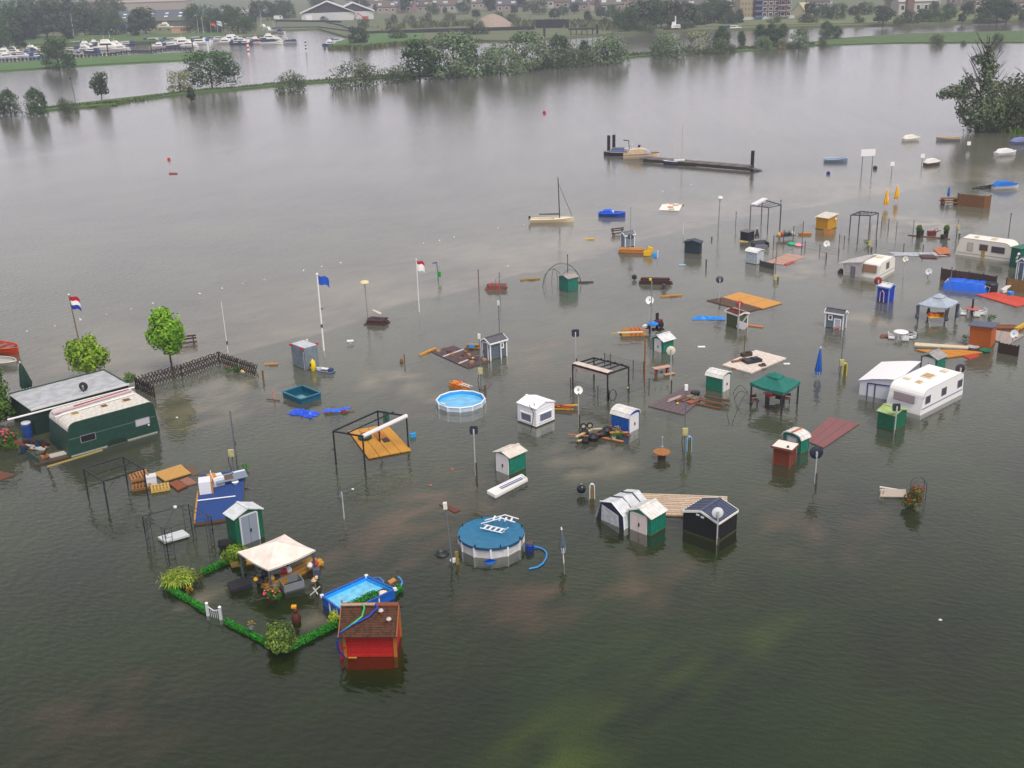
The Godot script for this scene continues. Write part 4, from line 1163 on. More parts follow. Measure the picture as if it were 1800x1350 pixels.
func canopy_tent(label: String, tops: Array, h: float, rise: float, roof: Material, post: String, o := {}) -> Node3D:
	# gazebo: four posts, a four-sided roof that sags a little, and a valance
	var c: Vector3 = (tops[0] + tops[2]) / 2.0
	c.y = 0
	tops = tops.map(func(p): return V(p.x, 0, p.z))
	var t := thing("gazebo", label, "gazebo", c)
	for p in tops:
		part(t, "post", G.new().box((p - c) * 0.97 + V(0, h / 2 - 0.4, 0), V(0.11, h + 0.8, 0.11)), plain(post, 0.5))
	var g := G.new()
	var top := V(0, h + rise, 0)
	var cut: float = 0.72 if o.has("vent") else 1.0
	for i in 4:
		var a: Vector3 = (tops[i] - c) * 1.04 + V(0, h, 0)
		var b: Vector3 = (tops[(i + 1) % 4] - c) * 1.04 + V(0, h, 0)
		var rows := []
		for k in 7:
			var u := k / 6.0 * cut
			var row := []
			for j in 9:
				var s := j / 8.0
				var p := a.lerp(b, s).lerp(top, u)
				p.y -= 0.1 * rise * sin(PI * s) * sin(PI * minf(u * 1.1, 1.0)) + 0.08 * sin(PI * s) * (1.0 - u)
				row.append(p)
			rows.append(row)
		rows.reverse()
		for r in rows:
			r.reverse()
		g.sheet(rows)
	var rf := part(t, "roof", g, roof, 35.0)
	var va := G.new()
	for i in 4:
		var a: Vector3 = (tops[i] - c) * 1.045 + V(0, h - 0.02, 0)
		var b: Vector3 = (tops[(i + 1) % 4] - c) * 1.045 + V(0, h - 0.02, 0)
		var rows := [[], []]
		for j in 9:
			var p := a.lerp(b, j / 8.0) - V(0, 0.08 * sin(PI * j / 8.0), 0)
			rows[1].append(p - V(0, o.get("valance", 0.2), 0))
			rows[0].append(p)
		va.sheet(rows)
	part(rf, "valance", va, roof)
	if o.has("vent"):
		var vg := G.new()
		for i in 4:
			var a: Vector3 = (tops[i] - c) * 0.36 + V(0, h + rise * 0.76, 0)
			var b: Vector3 = (tops[(i + 1) % 4] - c) * 0.36 + V(0, h + rise * 0.76, 0)
			vg.tri(a, b, top + V(0, 0.12, 0))
			vg.quad(a - V(0, 0.12, 0), b - V(0, 0.12, 0), b, a)
		part(rf, "vent_cap", vg, roof)
	return t

func caravan(at: Vector3, yaw: float, w: float, d: float, h: float, o: Dictionary) -> Node3D:
	# local x runs across its front (+z is the front wall, w wide), its length d runs along z; the side towards +x is seen
	var t := thing("caravan", o.label, "caravan", at, yaw)
	t.rotation.z = o.get("tilt", 0.0)
	t.rotation.x = o.get("pitch", 0.0)
	# the side's outline in z and y, rounded where front and back meet the roof
	var side := PackedVector2Array()
	var hd := d / 2
	var rf: float = o.get("round_front", 0.45)
	var rb: float = o.get("round_back", 0.3)
	var slope: float = o.get("slope", 0.12)
	side.append(Vector2(-hd + 0.06, -0.35))
	side.append(Vector2(hd - 0.06, -0.35))
	side.append(Vector2(hd, 0.15))
	for i in 6:
		var a := PI / 2 * i / 5.0
		side.append(Vector2(hd - slope - rf + rf * cos(a), h - rf + rf * sin(a)))
	for i in 6:
		var a := PI / 2 + PI / 2 * i / 5.0
		side.append(Vector2(-hd + slope * 0.5 + rb + rb * cos(a), h - rb + rb * sin(a)))
	side.append(Vector2(-hd, 0.15))
	# z to the right as seen from +x would mirror it: draw it out along x
	var tr := Transform3D(Basis(Vector3.FORWARD * -1.0, Vector3.UP, Vector3.LEFT), Vector3.ZERO)
	var body := part(t, "body", G.new().ext(side, -w / 2, w / 2, tr), o.wall, 40.0)
	# a skin over the roof in its own colour, a touch proud
	var g := G.new()
	var rp := []
	for i in range(3 if not o.has("roof_from") else o.roof_from, 15):
		if i < side.size() - 1:
			rp.append(side[i])
	for i in rp.size() - 1:
		var n := Vector2(rp[i + 1].y - rp[i].y, -(rp[i + 1].x - rp[i].x)).normalized() * 0.012
		var q := [rp[i] + n, rp[i + 1] + n]
		var k := w / 2 - 0.02
		g.quad(V(k, q[0].y, q[0].x), V(k, q[1].y, q[1].x), V(-k, q[1].y, q[1].x), V(-k, q[0].y, q[0].x))
	part(t, "roof", g, o.roof, 40.0)
	# rails along the roof's edges, a moulding along the side
	for s in [-1.0, 1.0]:
		var pts := []
		for p in rp:
			pts.append(V(s * (w / 2 - 0.01), p.y + 0.01, p.x))
		part(body, "edge_rail", G.new().path(pts, 0.03, 5), o.get("rail", plain("c9ccd0", 0.35, 0.4)))
		part(body, "side_moulding", G.new().box(V(s * (w / 2 + 0.012), o.get("moulding", h * 0.3), 0), V(0.03, 0.06, d * 0.95)), o.get("stripe", plain("9a9ea4")))
	for q in o.get("windows", []):
		# [face, along (z on the side, x on the front), up, width, height, colour]
		var m := G.new()
		var p := G.new()
		if q[0] == "side":
			m.box(V(w / 2 + 0.012, q[2], q[1]), V(0.03, q[4] + 0.1, q[3] + 0.1))
			p.box(V(w / 2 + 0.03, q[2], q[1]), V(0.02, q[4], q[3]))
		else:
			m.box(V(q[1], q[2], hd - 0.015), V(q[3] + 0.1, q[4] + 0.1, 0.07))
			p.box(V(q[1], q[2], hd + 0.025), V(q[3], q[4], 0.03))
		var win := part(t, "window", m, plain("85888c", 0.4))
		part(win, "pane", p, glass(q[5]))
	for q in o.get("hatches", []):
		var hb := part(t, "roof_hatch", G.new().box(V(q[0], h + 0.05, q[1]), V(q[2], 0.1, q[3])), plain("d4ccb8", 0.6))
		part(hb, "hatch_lid", G.new().box(V(q[0], h + 0.12, q[1]), V(q[2] * 0.75, 0.05, q[3] * 0.75)), plain(q[4], 0.5))
	return t

func boat(called: String, label: String, at: Vector3, yaw: float, l: float, w: float, h: float, hc: String, inner: String, rimc: String, group := "") -> Node3D:
	var t := thing(called, label, "boat", at, yaw, group)
	part(t, "hull", hull(l, w, h), plain(hc, 0.35), 50.0)
	part(t, "floor", deck(l, w, h, h * 0.55), plain(inner, 0.6))
	part(t, "gunwale", rim(l, w, h, 0.05), plain(rimc, 0.4))
	return t

func bench(at: Vector3, yaw: float, l: float, hex: String, label: String) -> Node3D:
	var t := thing("park_bench", label, "bench", at, yaw)
	for k in 2:
		part(t, "backrest_plank", G.new().box(V(0, 0.45 + 0.22 * k, -0.25 - 0.05 * k), V(l, 0.14, 0.05)), wood(hex))
		part(t, "seat_plank", G.new().box(V(0, 0.18, -0.08 + 0.22 * k), V(l, 0.05, 0.18)), wood(hex))
	for s in [-1.0, 1.0]:
		part(t, "leg", G.new().box(V(s * l * 0.36, 0.0, -0.25), V(0.1, 1.3, 0.1)).box(V(s * l * 0.36, 0.1, 0), V(0.09, 0.09, 0.5)).box(V(s * l * 0.36, -0.2, 0.2), V(0.1, 0.6, 0.1)), wood(hex, "y"))
	return t

func mesh_fence(label: String, pts: Array, h: float, o := {}) -> Node3D:
	var t := thing("wire_fence", label, "fence", Vector3.ZERO, 0.0, o.get("group", ""))
	var m := plain(o.get("color", "3c4046"), 0.5)
	for p in pts:
		part(t, "post", G.new().box(p + V(0, h / 2 - 0.3, 0), V(0.07, h + 0.8, 0.07)), m)
	var g := G.new()
	for i in pts.size() - 1:
		for k in o.get("wires", 5):
			var y: float = h * (0.06 + 0.9 * k / (o.get("wires", 5) - 1.0))
			g.bar(pts[i] + V(0, y, 0), pts[i + 1] + V(0, y, 0), 0.012)
		var n := int(pts[i].distance_to(pts[i + 1]) / o.get("gap", 0.22))
		for k in n:
			var p: Vector3 = pts[i].lerp(pts[i + 1], float(k) / n)
			g.bar(p, p + V(0, h * 0.96, 0), 0.008)
	stuff(part(t, "wire_mesh", g, m))
	return t

func pot_plant(called: String, label: String, category: String, at: Vector3, y: float, r: float, leafc: Array, flowers: Array, pot: String, n := 420, group := "") -> Node3D:
	var t := thing(called, label, category, at, 0.0, group)
	put(t, "foliage", crown(int(at.x * 77 + at.z * 13), lobes(int(at.x * 31), 8, r, y + r * 1.5, y, 0.4), n, r * 0.16, leafc[0], leafc[1]), leafy())
	if pot:
		part(t, "pot", G.new().lathe(V(0, y - r * 0.5, 0), [Vector2(0, -0.02), Vector2(r * 0.45, 0), Vector2(r * 0.6, r * 0.7), Vector2(r * 0.5, r * 0.7)], 12), plain(pot, 0.6))
	if flowers.size() > 0:
		var q := RandomNumberGenerator.new()
		q.seed = 5
		for i in (12 if n < 500 else 34):
			var a := q.randf() * TAU
			var e := q.randf_range(0.1, 1.3)
			var p := V(cos(a) * cos(e), sin(e), sin(a) * cos(e)) * r * 1.02 + V(0, y + r * 0.6, 0)
			part(t, "flower", G.new().lathe(p, [Vector2(0, -r * 0.08), Vector2(r * 0.13, 0), Vector2(0, r * 0.1)], 6), plain(flowers[i % flowers.size()], 0.7))
	return t

func tarp(called: String, label: String, at: Vector3, yaw: float, w: float, d: float, hex: String, bump: float, seed_: int, o := {}) -> Node3D:
	# a crumpled plastic sheet floating on the water
	var f := FastNoiseLite.new()
	f.seed = seed_
	f.frequency = 0.9
	f.fractal_octaves = 3
	var rows := []
	for j in 15:
		var row := []
		for i in 19:
			var u := i / 18.0 - 0.5
			var v := j / 14.0 - 0.5
			var e := 1.0 + 0.35 * f.get_noise_1d(atan2(v, u) * 2.0 + seed_)
			var y := maxf(-0.06, 0.03 + bump * (0.35 + f.get_noise_2d(u * w * 1.4, v * d * 2.2)) * (1.0 - pow(2.0 * maxf(absf(u), absf(v)), 3.0)))
			row.append(V(u * w * e, y, v * d * e))
		rows.append(row)
	var g := G.new().sheet(rows)
	return solo(called, label, o.get("category", "tarpaulin"), g, plain(hex, o.get("rough", 0.35)), at, yaw, "", 40.0)

func trees_left() -> void:
	var lime := Color(0.08, 0.22, 0.012)
	var lime2 := Color(0.24, 0.45, 0.04)
	var t := thing("lime_tree", "bright green young lime tree with round crown by the lattice fence", "tree", V(-27.62,0,-85.23))
	var h := 5.69
	put(t, "crown", crown(21, [[V(0, h * 0.62, 0), V(1.15, 1.5, 1.1)], [V(-0.75, h * 0.55, 0.2), V(0.8, 0.85, 0.8)], [V(0.55, h * 0.62, 0.3), V(0.85, 0.9, 0.8)], [V(-0.25, h * 0.84, 0), V(0.75, 0.75, 0.7)], [V(0.3, h * 0.42, 0.3), V(0.7, 0.7, 0.7)], [V(-0.6, h * 0.75, -0.3), V(0.7, 0.7, 0.7)], [V(0.7, h * 0.5, -0.2), V(0.6, 0.6, 0.6)]], 4200, 0.17, lime, lime2, 0.25), leafy())
	var g := G.new().path([V(0.1, -1, 0), V(0, h * 0.25, 0), V(-0.15, h * 0.7, 0)], 0.1, 7, 0.05)
	for i in 5:
		var a := TAU * i / 5.0
		g.path([V(-0.05, h * 0.4, 0), V(cos(a) * 0.8, h * 0.62, sin(a) * 0.8)], 0.045, 5, 0.015)
	part(t, "trunk", g, wood("5b4a36", "y"))
	t = thing("lime_tree", "bright green bushy tree behind the grey flat roof, feathery at the edges", "tree", V(-34.06,0,-84.44))
	h = 3.86
	put(t, "crown", crown(22, [[V(0, h * 0.45, 0), V(1.35, 1.1, 1.3)], [V(0.4, h * 0.75, 0), V(0.6, 0.8, 0.6)], [V(-0.9, h * 0.6, 0), V(0.7, 0.9, 0.7)], [V(1.0, h * 0.5, 0.1), V(0.8, 0.8, 0.8)], [V(-0.3, h * 0.65, 0.2), V(0.8, 0.8, 0.8)]], 3200, 0.16, Color(0.09, 0.18, 0.015), Color(0.28, 0.44, 0.04), 0.1), leafy())
	g = G.new()
	for i in 9:
		var a := TAU * i / 9.0
		g.path([V(0, -0.8, 0), V(cos(a) * 0.3, h * 0.3, sin(a) * 0.3), V(cos(a) * 1.0, h * 0.7, sin(a) * 0.9)], 0.05, 5, 0.015)
	part(t, "trunk", g, wood("54452f", "y"))
	t = thing("garden_tree", "dark green tree cut by the left edge of the picture", "tree", V(-37.73,0,-75.14))
	put(t, "crown", crown(23, [[V(0, 2.6, 0), V(1.2, 1.6, 1.2)], [V(0.5, 1.4, 0.3), V(0.9, 1.0, 0.9)], [V(0.2, 3.6, 0), V(0.8, 0.8, 0.8)]], 2400, 0.17, Color(0.03, 0.07, 0.015), Color(0.1, 0.19, 0.03), 0.2), leafy())
	part(t, "trunk", trunk_shape(3.4, 0.12, 3), wood("54452f", "y"))
	pot_plant("climbing_plant", "green climber growing at the right end of the grey flat roof", "plant", V(-29.79,0,-81.62), 0.5, 0.55, [Color(0.04, 0.1, 0.015), Color(0.13, 0.24, 0.04)], [], "")

func green_home() -> void:
	# dark green caravan with a flat-roofed annex behind it
	var gm := mt("1e4038", 0.45, "grime", V(0.5, 0.5, 0.5))
	var c := caravan(V(-28.66,0,-72),-0.875,3.6,6.45,2.37, {"label": "old dark green caravan with dirty cream roof, floating against the left edge", "wall": gm, "roof": mt("d6d4d0", 0.7, "streak", V(0.7, 0.7, 0.7)), "rail": plain("5a6058"), "stripe": plain("4a6158"), "moulding": 1.25, "round_front": 0.55, "round_back": 0.4, "slope": 0.25,
		"windows": [["side", 1.75, 1.05, 0.95, 0.42, "201f26"], ["side", -2.1, 1.1, 0.95, 0.42, "b4b2b8"]],
		"hatches": [[0.4, 1.9, 0.6, 0.55, "8a7c58"], [0.5, -0.1, 0.5, 0.5, "5a4634"], [0.5, -1.7, 0.6, 0.6, "6a4a3c"]]})
	part(c, "wheel_arch", G.new().ext(PackedVector2Array([Vector2(-0.75, 0), Vector2(0.75, 0), Vector2(0.5, 0.34), Vector2(-0.5, 0.34)]), 1.79, 1.84, Transform3D(Basis(Vector3.BACK, Vector3.UP, Vector3.RIGHT), V(0, 0.02, -0.15))), plain("12261f"))
	part(c, "skirt", G.new().box(V(1.815, 0.03, 0), V(0.02, 0.14, 6.1)), mt("9a9c98", 0.7))
	part(c, "lamp", G.new().tube(V(1.8, 0.75, -2.5), V(1.84, 0.75, -2.5), 0.06, 0.06, 8), plain("f0f0f0"))
	var st := G.new()
	for k in 3:
		st.box(V(1.2 - k * 0.12, 2.24, 1.6 - k * 0.4), V(0.07, 0.07, 2.2))
	part(c, "roof_rail", st, wood("6b4c34", "z"))
	var dk := mt("15302a", 0.6)
	var an := shed(V(-32.49,0,-76.47),-0.844,4.28,7.1,2, {"called": "annex", "category": "annex", "label": "flat grey roofed dark green annex behind the green caravan", "style": "flat", "wall": dk, "roof": mt("b3b6bd", 0.55, "streak", V(0.25, 0.25, 0.25)), "boards": "boards", "roof_ribs": false, "over": 0.06})
	part(an, "roof_edge", G.new().box(V(0, 2.04, -3.55), V(4.4, 0.16, 0.08)).box(V(-2.18, 2.04, 0), V(0.08, 0.16, 7.2)), plain("1d3a34"))
	part(an, "roof_edge", G.new().box(V(2.2, 2.03, 0), V(0.07, 0.14, 7.2)), plain("d8dadc"))
	solo("gutter_pipe", "long white pipe lying between the grey flat roof and the caravan", "pipe", G.new().tube(V(-34.99,1.75,-71.44), V(-27.99,1.75,-77.21), 0.07, 0.07, 8), plain("e6e6e4", 0.4))
	var aw := thing("rolled_awning", "rolled awning with red and white stripes on the caravan's far roof edge", "awning", Vector3.ZERO)
	part(aw, "roll", G.new().tube(V(-31.38,2.5,-70.45), V(-27.31,2.5,-74.59), 0.13, 0.13, 8), plain("b9aab2", 0.8))
	part(aw, "red_stripe", G.new().tube(V(-30.26,2.6,-71.48), V(-27.42,2.6,-74.45), 0.05, 0.05, 6), plain("9a4450", 0.8))
	part(aw, "rail", G.new().tube(V(-31.03,2.46,-69.91), V(-26.93,2.46,-73.98), 0.05, 0.05, 6), plain("e2e2e0", 0.5))
	dish(V(-31.17,0,-75.72), 2.45, 0.33, "1c2028", "dark dish on the roof of the green caravan", {"back": true, "tilt": 0.1, "pole": "303030"})
	parasol(V(-37.87,0,-81.54), 2.55, "173a33", "closed dark green parasol with white tip behind the grey flat roof", {"low": 0.5, "r": 0.42, "lean": 0.08})
	var br := thing("water_barrel", "blue barrel with white lid at the end of the green caravan", "barrel", V(-34.26,0,-72.46))
	part(br, "body", G.new().lathe(V(0, 0, 0), [Vector2(0.3, 0), Vector2(0.34, 0.3), Vector2(0.34, 0.9), Vector2(0.3, 1.05)], 14), plain("2b4a86", 0.4))
	part(br, "lid", G.new().lathe(V(0, 0, 0), [Vector2(0.33, 1.04), Vector2(0.33, 1.12), Vector2(0, 1.14)], 14), plain("d8dce2"))
	solo("leaning_plank", "brown plank leaning against the end of the green caravan", "plank", G.new().bar(V(-31.98,0,-69.16), V(-30.54,1.5,-66.99), 0.16, 0.05), wood("8a5a2c", "y"))
	var pf := thing("platform", "flooded wooden platform at the end of the green caravan", "platform", V(-31.25,0,-68.55), 0.6)
	part(pf, "deck", G.new().box(V(0, 0.08, 0), V(2.2, 0.1, 1.5)), wood("54443a"))
	part(pf, "tray", G.new().box(V(0.5, 0.2, 0.1), V(1.1, 0.08, 0.6)), plain("b0aca6"))
	part(pf, "wooden_block", G.new().box(V(-0.3, 0.24, 0.0), V(0.5, 0.16, 0.3)), wood("b07a42"))
	solo("green_board", "dark green board slanting into the water below the platform", "board", G.new().ext(PackedVector2Array([Vector2(-0.8, -0.2), Vector2(0.8, -0.2), Vector2(0.8, 0.5), Vector2(-0.8, 0.62)]), -0.04, 0.04), plain("27463a", 0.5), V(-32.13,0,-68.06), -0.75)
	var jk := thing("junk_heap", "heap of tubs, buckets and frames between barrel and platform", "junk", V(-32.88,0,-70.18), 0.4)
	for i in 16:
		part(jk, ["tub", "crate", "bucket", "frame_bar"][i % 4], (G.new().lathe(V(rnd(-1.3, 1.1), 0.1, rnd(-0.7, 0.7)), [Vector2(0.14, 0), Vector2(0.22, 0.4)], 8) if i % 4 in [0, 2] else G.new().bar(V(rnd(-1.3, 1.1), 0.0, rnd(-0.7, 0.7)), V(rnd(-1.3, 1.1), rnd(0.3, 0.9), rnd(-0.7, 0.7)), 0.06 if i % 4 == 3 else 0.2)), plain(["23405e", "1c2422", "5e2f24", "c4c6c8", "24463c", "7a4a2c"][i % 6]))
	pot_plant("rose_bush", "bush with magenta pink flowers at the left edge", "bush", V(-34.98,0,-70.33), 0.25, 0.75, [Color(0.03, 0.07, 0.015), Color(0.1, 0.2, 0.03)], ["c2247a", "d84a8c", "b01a64"], "", 700)
	pot_plant("shrub", "dark green shrub under the left end of the grey flat roof", "bush", V(-36.93,0,-75.4), 0.3, 0.8, [Color(0.02, 0.05, 0.012), Color(0.07, 0.14, 0.03)], [], "", 700)
	pot_plant("shrub", "small bright green shrub right of the magenta flowers", "bush", V(-34.34,0,-70.29), 0.1, 0.35, [Color(0.05, 0.12, 0.015), Color(0.12, 0.3, 0.04)], [], "", 300)
	panel("brown board floating at the left edge below the green caravan", [V(-34.4,0,-66.96),V(-32.56,0,-65.95),V(-33.25,0,-65.14),V(-35.08,0,-66.13)], "6b4030")
	panel("long yellow edge board along the caravan's foot", [V(-30.98,0,-67.25),V(-28.15,0,-69.83),V(-28.05,0,-69.63),V(-30.87,0,-67.06)], "a8924a", {"y": 0.03})
	# orange boat and a grey one at the left edge
	var ob := boat("rowing_boat", "orange rowing boat with grey seats at the left edge", V(-44.46,0,-92.09), -0.5, 4.6, 1.9, 0.55, "b4502c", "c0703a", "c85a30")
	for i in 3:
		part(ob, "seat", G.new().box(V(-1.2 + i * 1.1, 0.48, 0), V(0.32, 0.06, 1.5)), plain("666a80"))
	var gb := boat("dinghy", "grey dinghy with a yellow fender before the orange boat", V(-43.12,0,-88.69), -0.35, 3.6, 1.7, 0.35, "8e8c88", "a8a6a2", "b6b4b0")
	part(gb, "fender", G.new().lathe(V(0, 0.35, 0.4), [Vector2(0, -0.22), Vector2(0.22, 0), Vector2(0, 0.22)], 8), plain("e2b808"))

func lattice_fence() -> void:
	# dark jagged fence of crossed slats in four runs
	var c: Array = [V(-27.41,0,-79.57),V(-29.42,0,-81.59),V(-26.55,0,-84.19),V(-24.23,0,-87.15),V(-22.34,0,-85.45),V(-20.51,0,-83.8)]
	var h := 0.95
	var m := wood("3a2d28", "y")
	for i in c.size() - 1:
		var where: String = ["short run at the left end facing the tree", "left half under the tree", "right half", "run right of the corner", "right end with the wooden post"][i]
		var t := thing("lattice_fence", "dark lattice fence of crossed slats, " + where, "fence", c[i], 0.0, "lattice fence runs")
		var v: Vector3 = c[i + 1] - c[i]
		var u := v.normalized()
		var n := int(v.length() / 0.27)
		for k in n:
			for s in [-1.0, 1.0]:
				var a := u * (k * 0.27 + (0.0 if s > 0 else 0.7))
				var b := u * (k * 0.27 + (0.7 if s > 0 else 0.0))
				a += V(0, -0.1, 0) + v.cross(Vector3.UP).normalized() * 0.015 * s
				b += V(0, h + 0.05 + 0.04 * ((k * 7) % 3), 0) + v.cross(Vector3.UP).normalized() * 0.015 * s
				part(t, "slat", G.new().bar(a, b, 0.03, 0.075), m)
		for k in 2:
			part(t, "rail", G.new().bar(V(0, 0.25 + 0.45 * k, 0), v + V(0, 0.25 + 0.45 * k, 0), 0.05), m)
		part(t, "post", G.new().box(V(0, h / 2 - 0.3, 0), V(0.11, h + 0.75, 0.11)), m)
	solo("wooden_post", "brown wooden post at the right end of the lattice fence", "post", G.new().box(V(0, 0.0, 0), V(0.12, 1.6, 0.12)), wood("6f5236", "y"), V(-19.72,0,-82.81))
	var pots := [[V(-22.9,0,-84.68), 0.1, 0.3, ["c0305a", "d84a6a"], "pink flowering pot plant before the lattice fence"], [V(-22.32,0,-84.76), 0.1, 0.36, [], "round green pot plant right of the pink flowers"]]
	for a in pots:
		pot_plant("pot_plant", a[4], "plant", a[0], a[1], a[2], [Color(0.02, 0.08, 0.012), Color(0.06, 0.2, 0.03)], a[3], "", 300)
	solo("straw_hat_basket", "pale basket floating at the lattice fence's right part", "basket", G.new().lathe(Vector3.ZERO, [Vector2(0.36, 0), Vector2(0.3, 0.1), Vector2(0.15, 0.2), Vector2(0, 0.22)], 12), plain("c9b28a", 0.8), V(-21.71,0,-85.12))
	bench(V(-28.42,0,-92.46), 0.35, 1.9, "4a3026", "brown wooden bench in the water behind the lime tree")

func dutch_flag() -> void:
	flag_pole(V(-38.35,0,-94.19), 4.36, 0.06, ["b01c2e", "eef0f2", "1f449c"], 0.9, 1.15, "red, white and blue flag hanging on the leftmost pole", "", "6a5a44", V(-0.25, 0, 0))
	var f := flag_pole(V(-15.94,0,-89.76), 6.69, 0.085, ["2a5fb8", "2860bc"], 0.95, 0.75, "blue flag on a tall white pole beside the grey container", "", "e6e6e6")
	part(f, "fitting", G.new().box(V(0, 2.2, 0), V(0.16, 0.3, 0.16)).box(V(0.1, 3.7, 0), V(0.3, 0.08, 0.08)), plain("4a4c50"))
	flag_pole(V(-8.53,0,-100.42), 5.06, 0.055, ["b42a3c", "ececec", "e6e6e6"], 0.75, 0.95, "red and white flag limp on a slim white pole, middle of the picture", "", "dcdcdc")
	for a in [[V(-24.15,0,-89.92),4.49, "slim white aerial pole right of the lattice fence", "dddddd", 0.04], [V(-18.63,0,-68.2),3.21, "thin grey pole above the wooden meter stump by the blue carpet", "5c6470", 0.06]]:
		var p := thing("pole", a[2], "pole", a[0])
		part(p, "pole", G.new().tube(V(0, -0.8, 0), V(-0.05, a[1], 0), a[4], a[4] * 0.7), plain(a[3]))
		part(p, "clamp", G.new().box(V(0.02, 0.9, 0.03), V(0.16, 0.3, 0.1)), plain("555a60"))
	var lp := thing("street_lamp", "street lamp with cream coloured hood standing by the wooden stack", "lamp", V(-13,0,-97.62))
	var lh := 3.73
	part(lp, "pole", G.new().tube(V(0, -0.8, 0), V(-0.1, lh, 0), 0.07, 0.05), plain("8b8f92", 0.5))
	part(lp, "hood", G.new().lathe(V(-0.1, lh, 0), [Vector2(0.1, -0.12), Vector2(0.42, 0.0), Vector2(0.36, 0.14), Vector2(0, 0.22)], 10), plain("d9cfa0"))
	lp = thing("street_lamp", "street lamp with white globe left of the upper white pergola", "lamp", V(24.99,0,-129.5))
	lh = 4.08
	part(lp, "pole", G.new().tube(V(0, -0.8, 0), V(0.1, lh, 0), 0.07, 0.05), plain("7f8386", 0.5))
	part(lp, "globe", G.new().lathe(V(0.1, lh, 0), [Vector2(0.08, -0.2), Vector2(0.34, 0.0), Vector2(0.3, 0.2), Vector2(0, 0.32)], 10), plain("dcd8d0"), 60.0)

func hedge(label: String, a: Vector3, b: Vector3, h: float, w: float, y := 0.0) -> void:
	# clipped artificial hedge: a bar of packed leaves
	var t := thing("hedge", label, "hedge", a, 0.0, "low green hedge round the flooded garden")
	var v := b - a
	part(t, "core", G.new().bar(V(0, y + h / 2 - 0.1, 0), v + V(0, y + h / 2 - 0.1, 0), w * 0.85, h + 0.1), plain("143a12", 0.9))
	var g := G.new()
	var q := RandomNumberGenerator.new()
	q.seed = int(a.x * 100)
	var n := v.cross(Vector3.UP).normalized()
	for i in int(v.length() * 420):
		var top := q.randf() < 0.55
		var p := v * q.randf() + (n * q.randf_range(-0.5, 0.5) * w + V(0, y + h + q.randf_range(-0.02, 0.03), 0) if top else n * w * 0.5 * (1.0 if q.randf() < 0.7 else -1.0) + V(0, y + q.randf() * h, 0))
		var e := V(q.randfn(), q.randfn(), q.randfn()).normalized() * 0.05
		var f := V(q.randfn(), q.randfn(), q.randfn()).normalized() * 0.045
		g.col = Color(0.012, 0.10, 0.012).lerp(Color(0.05, 0.36, 0.035), q.randf())
		g.tri(p - e, p + f, p + e)
		g.tri(p - e, p + e, p - f)
	part(t, "leaves", g, leafy())

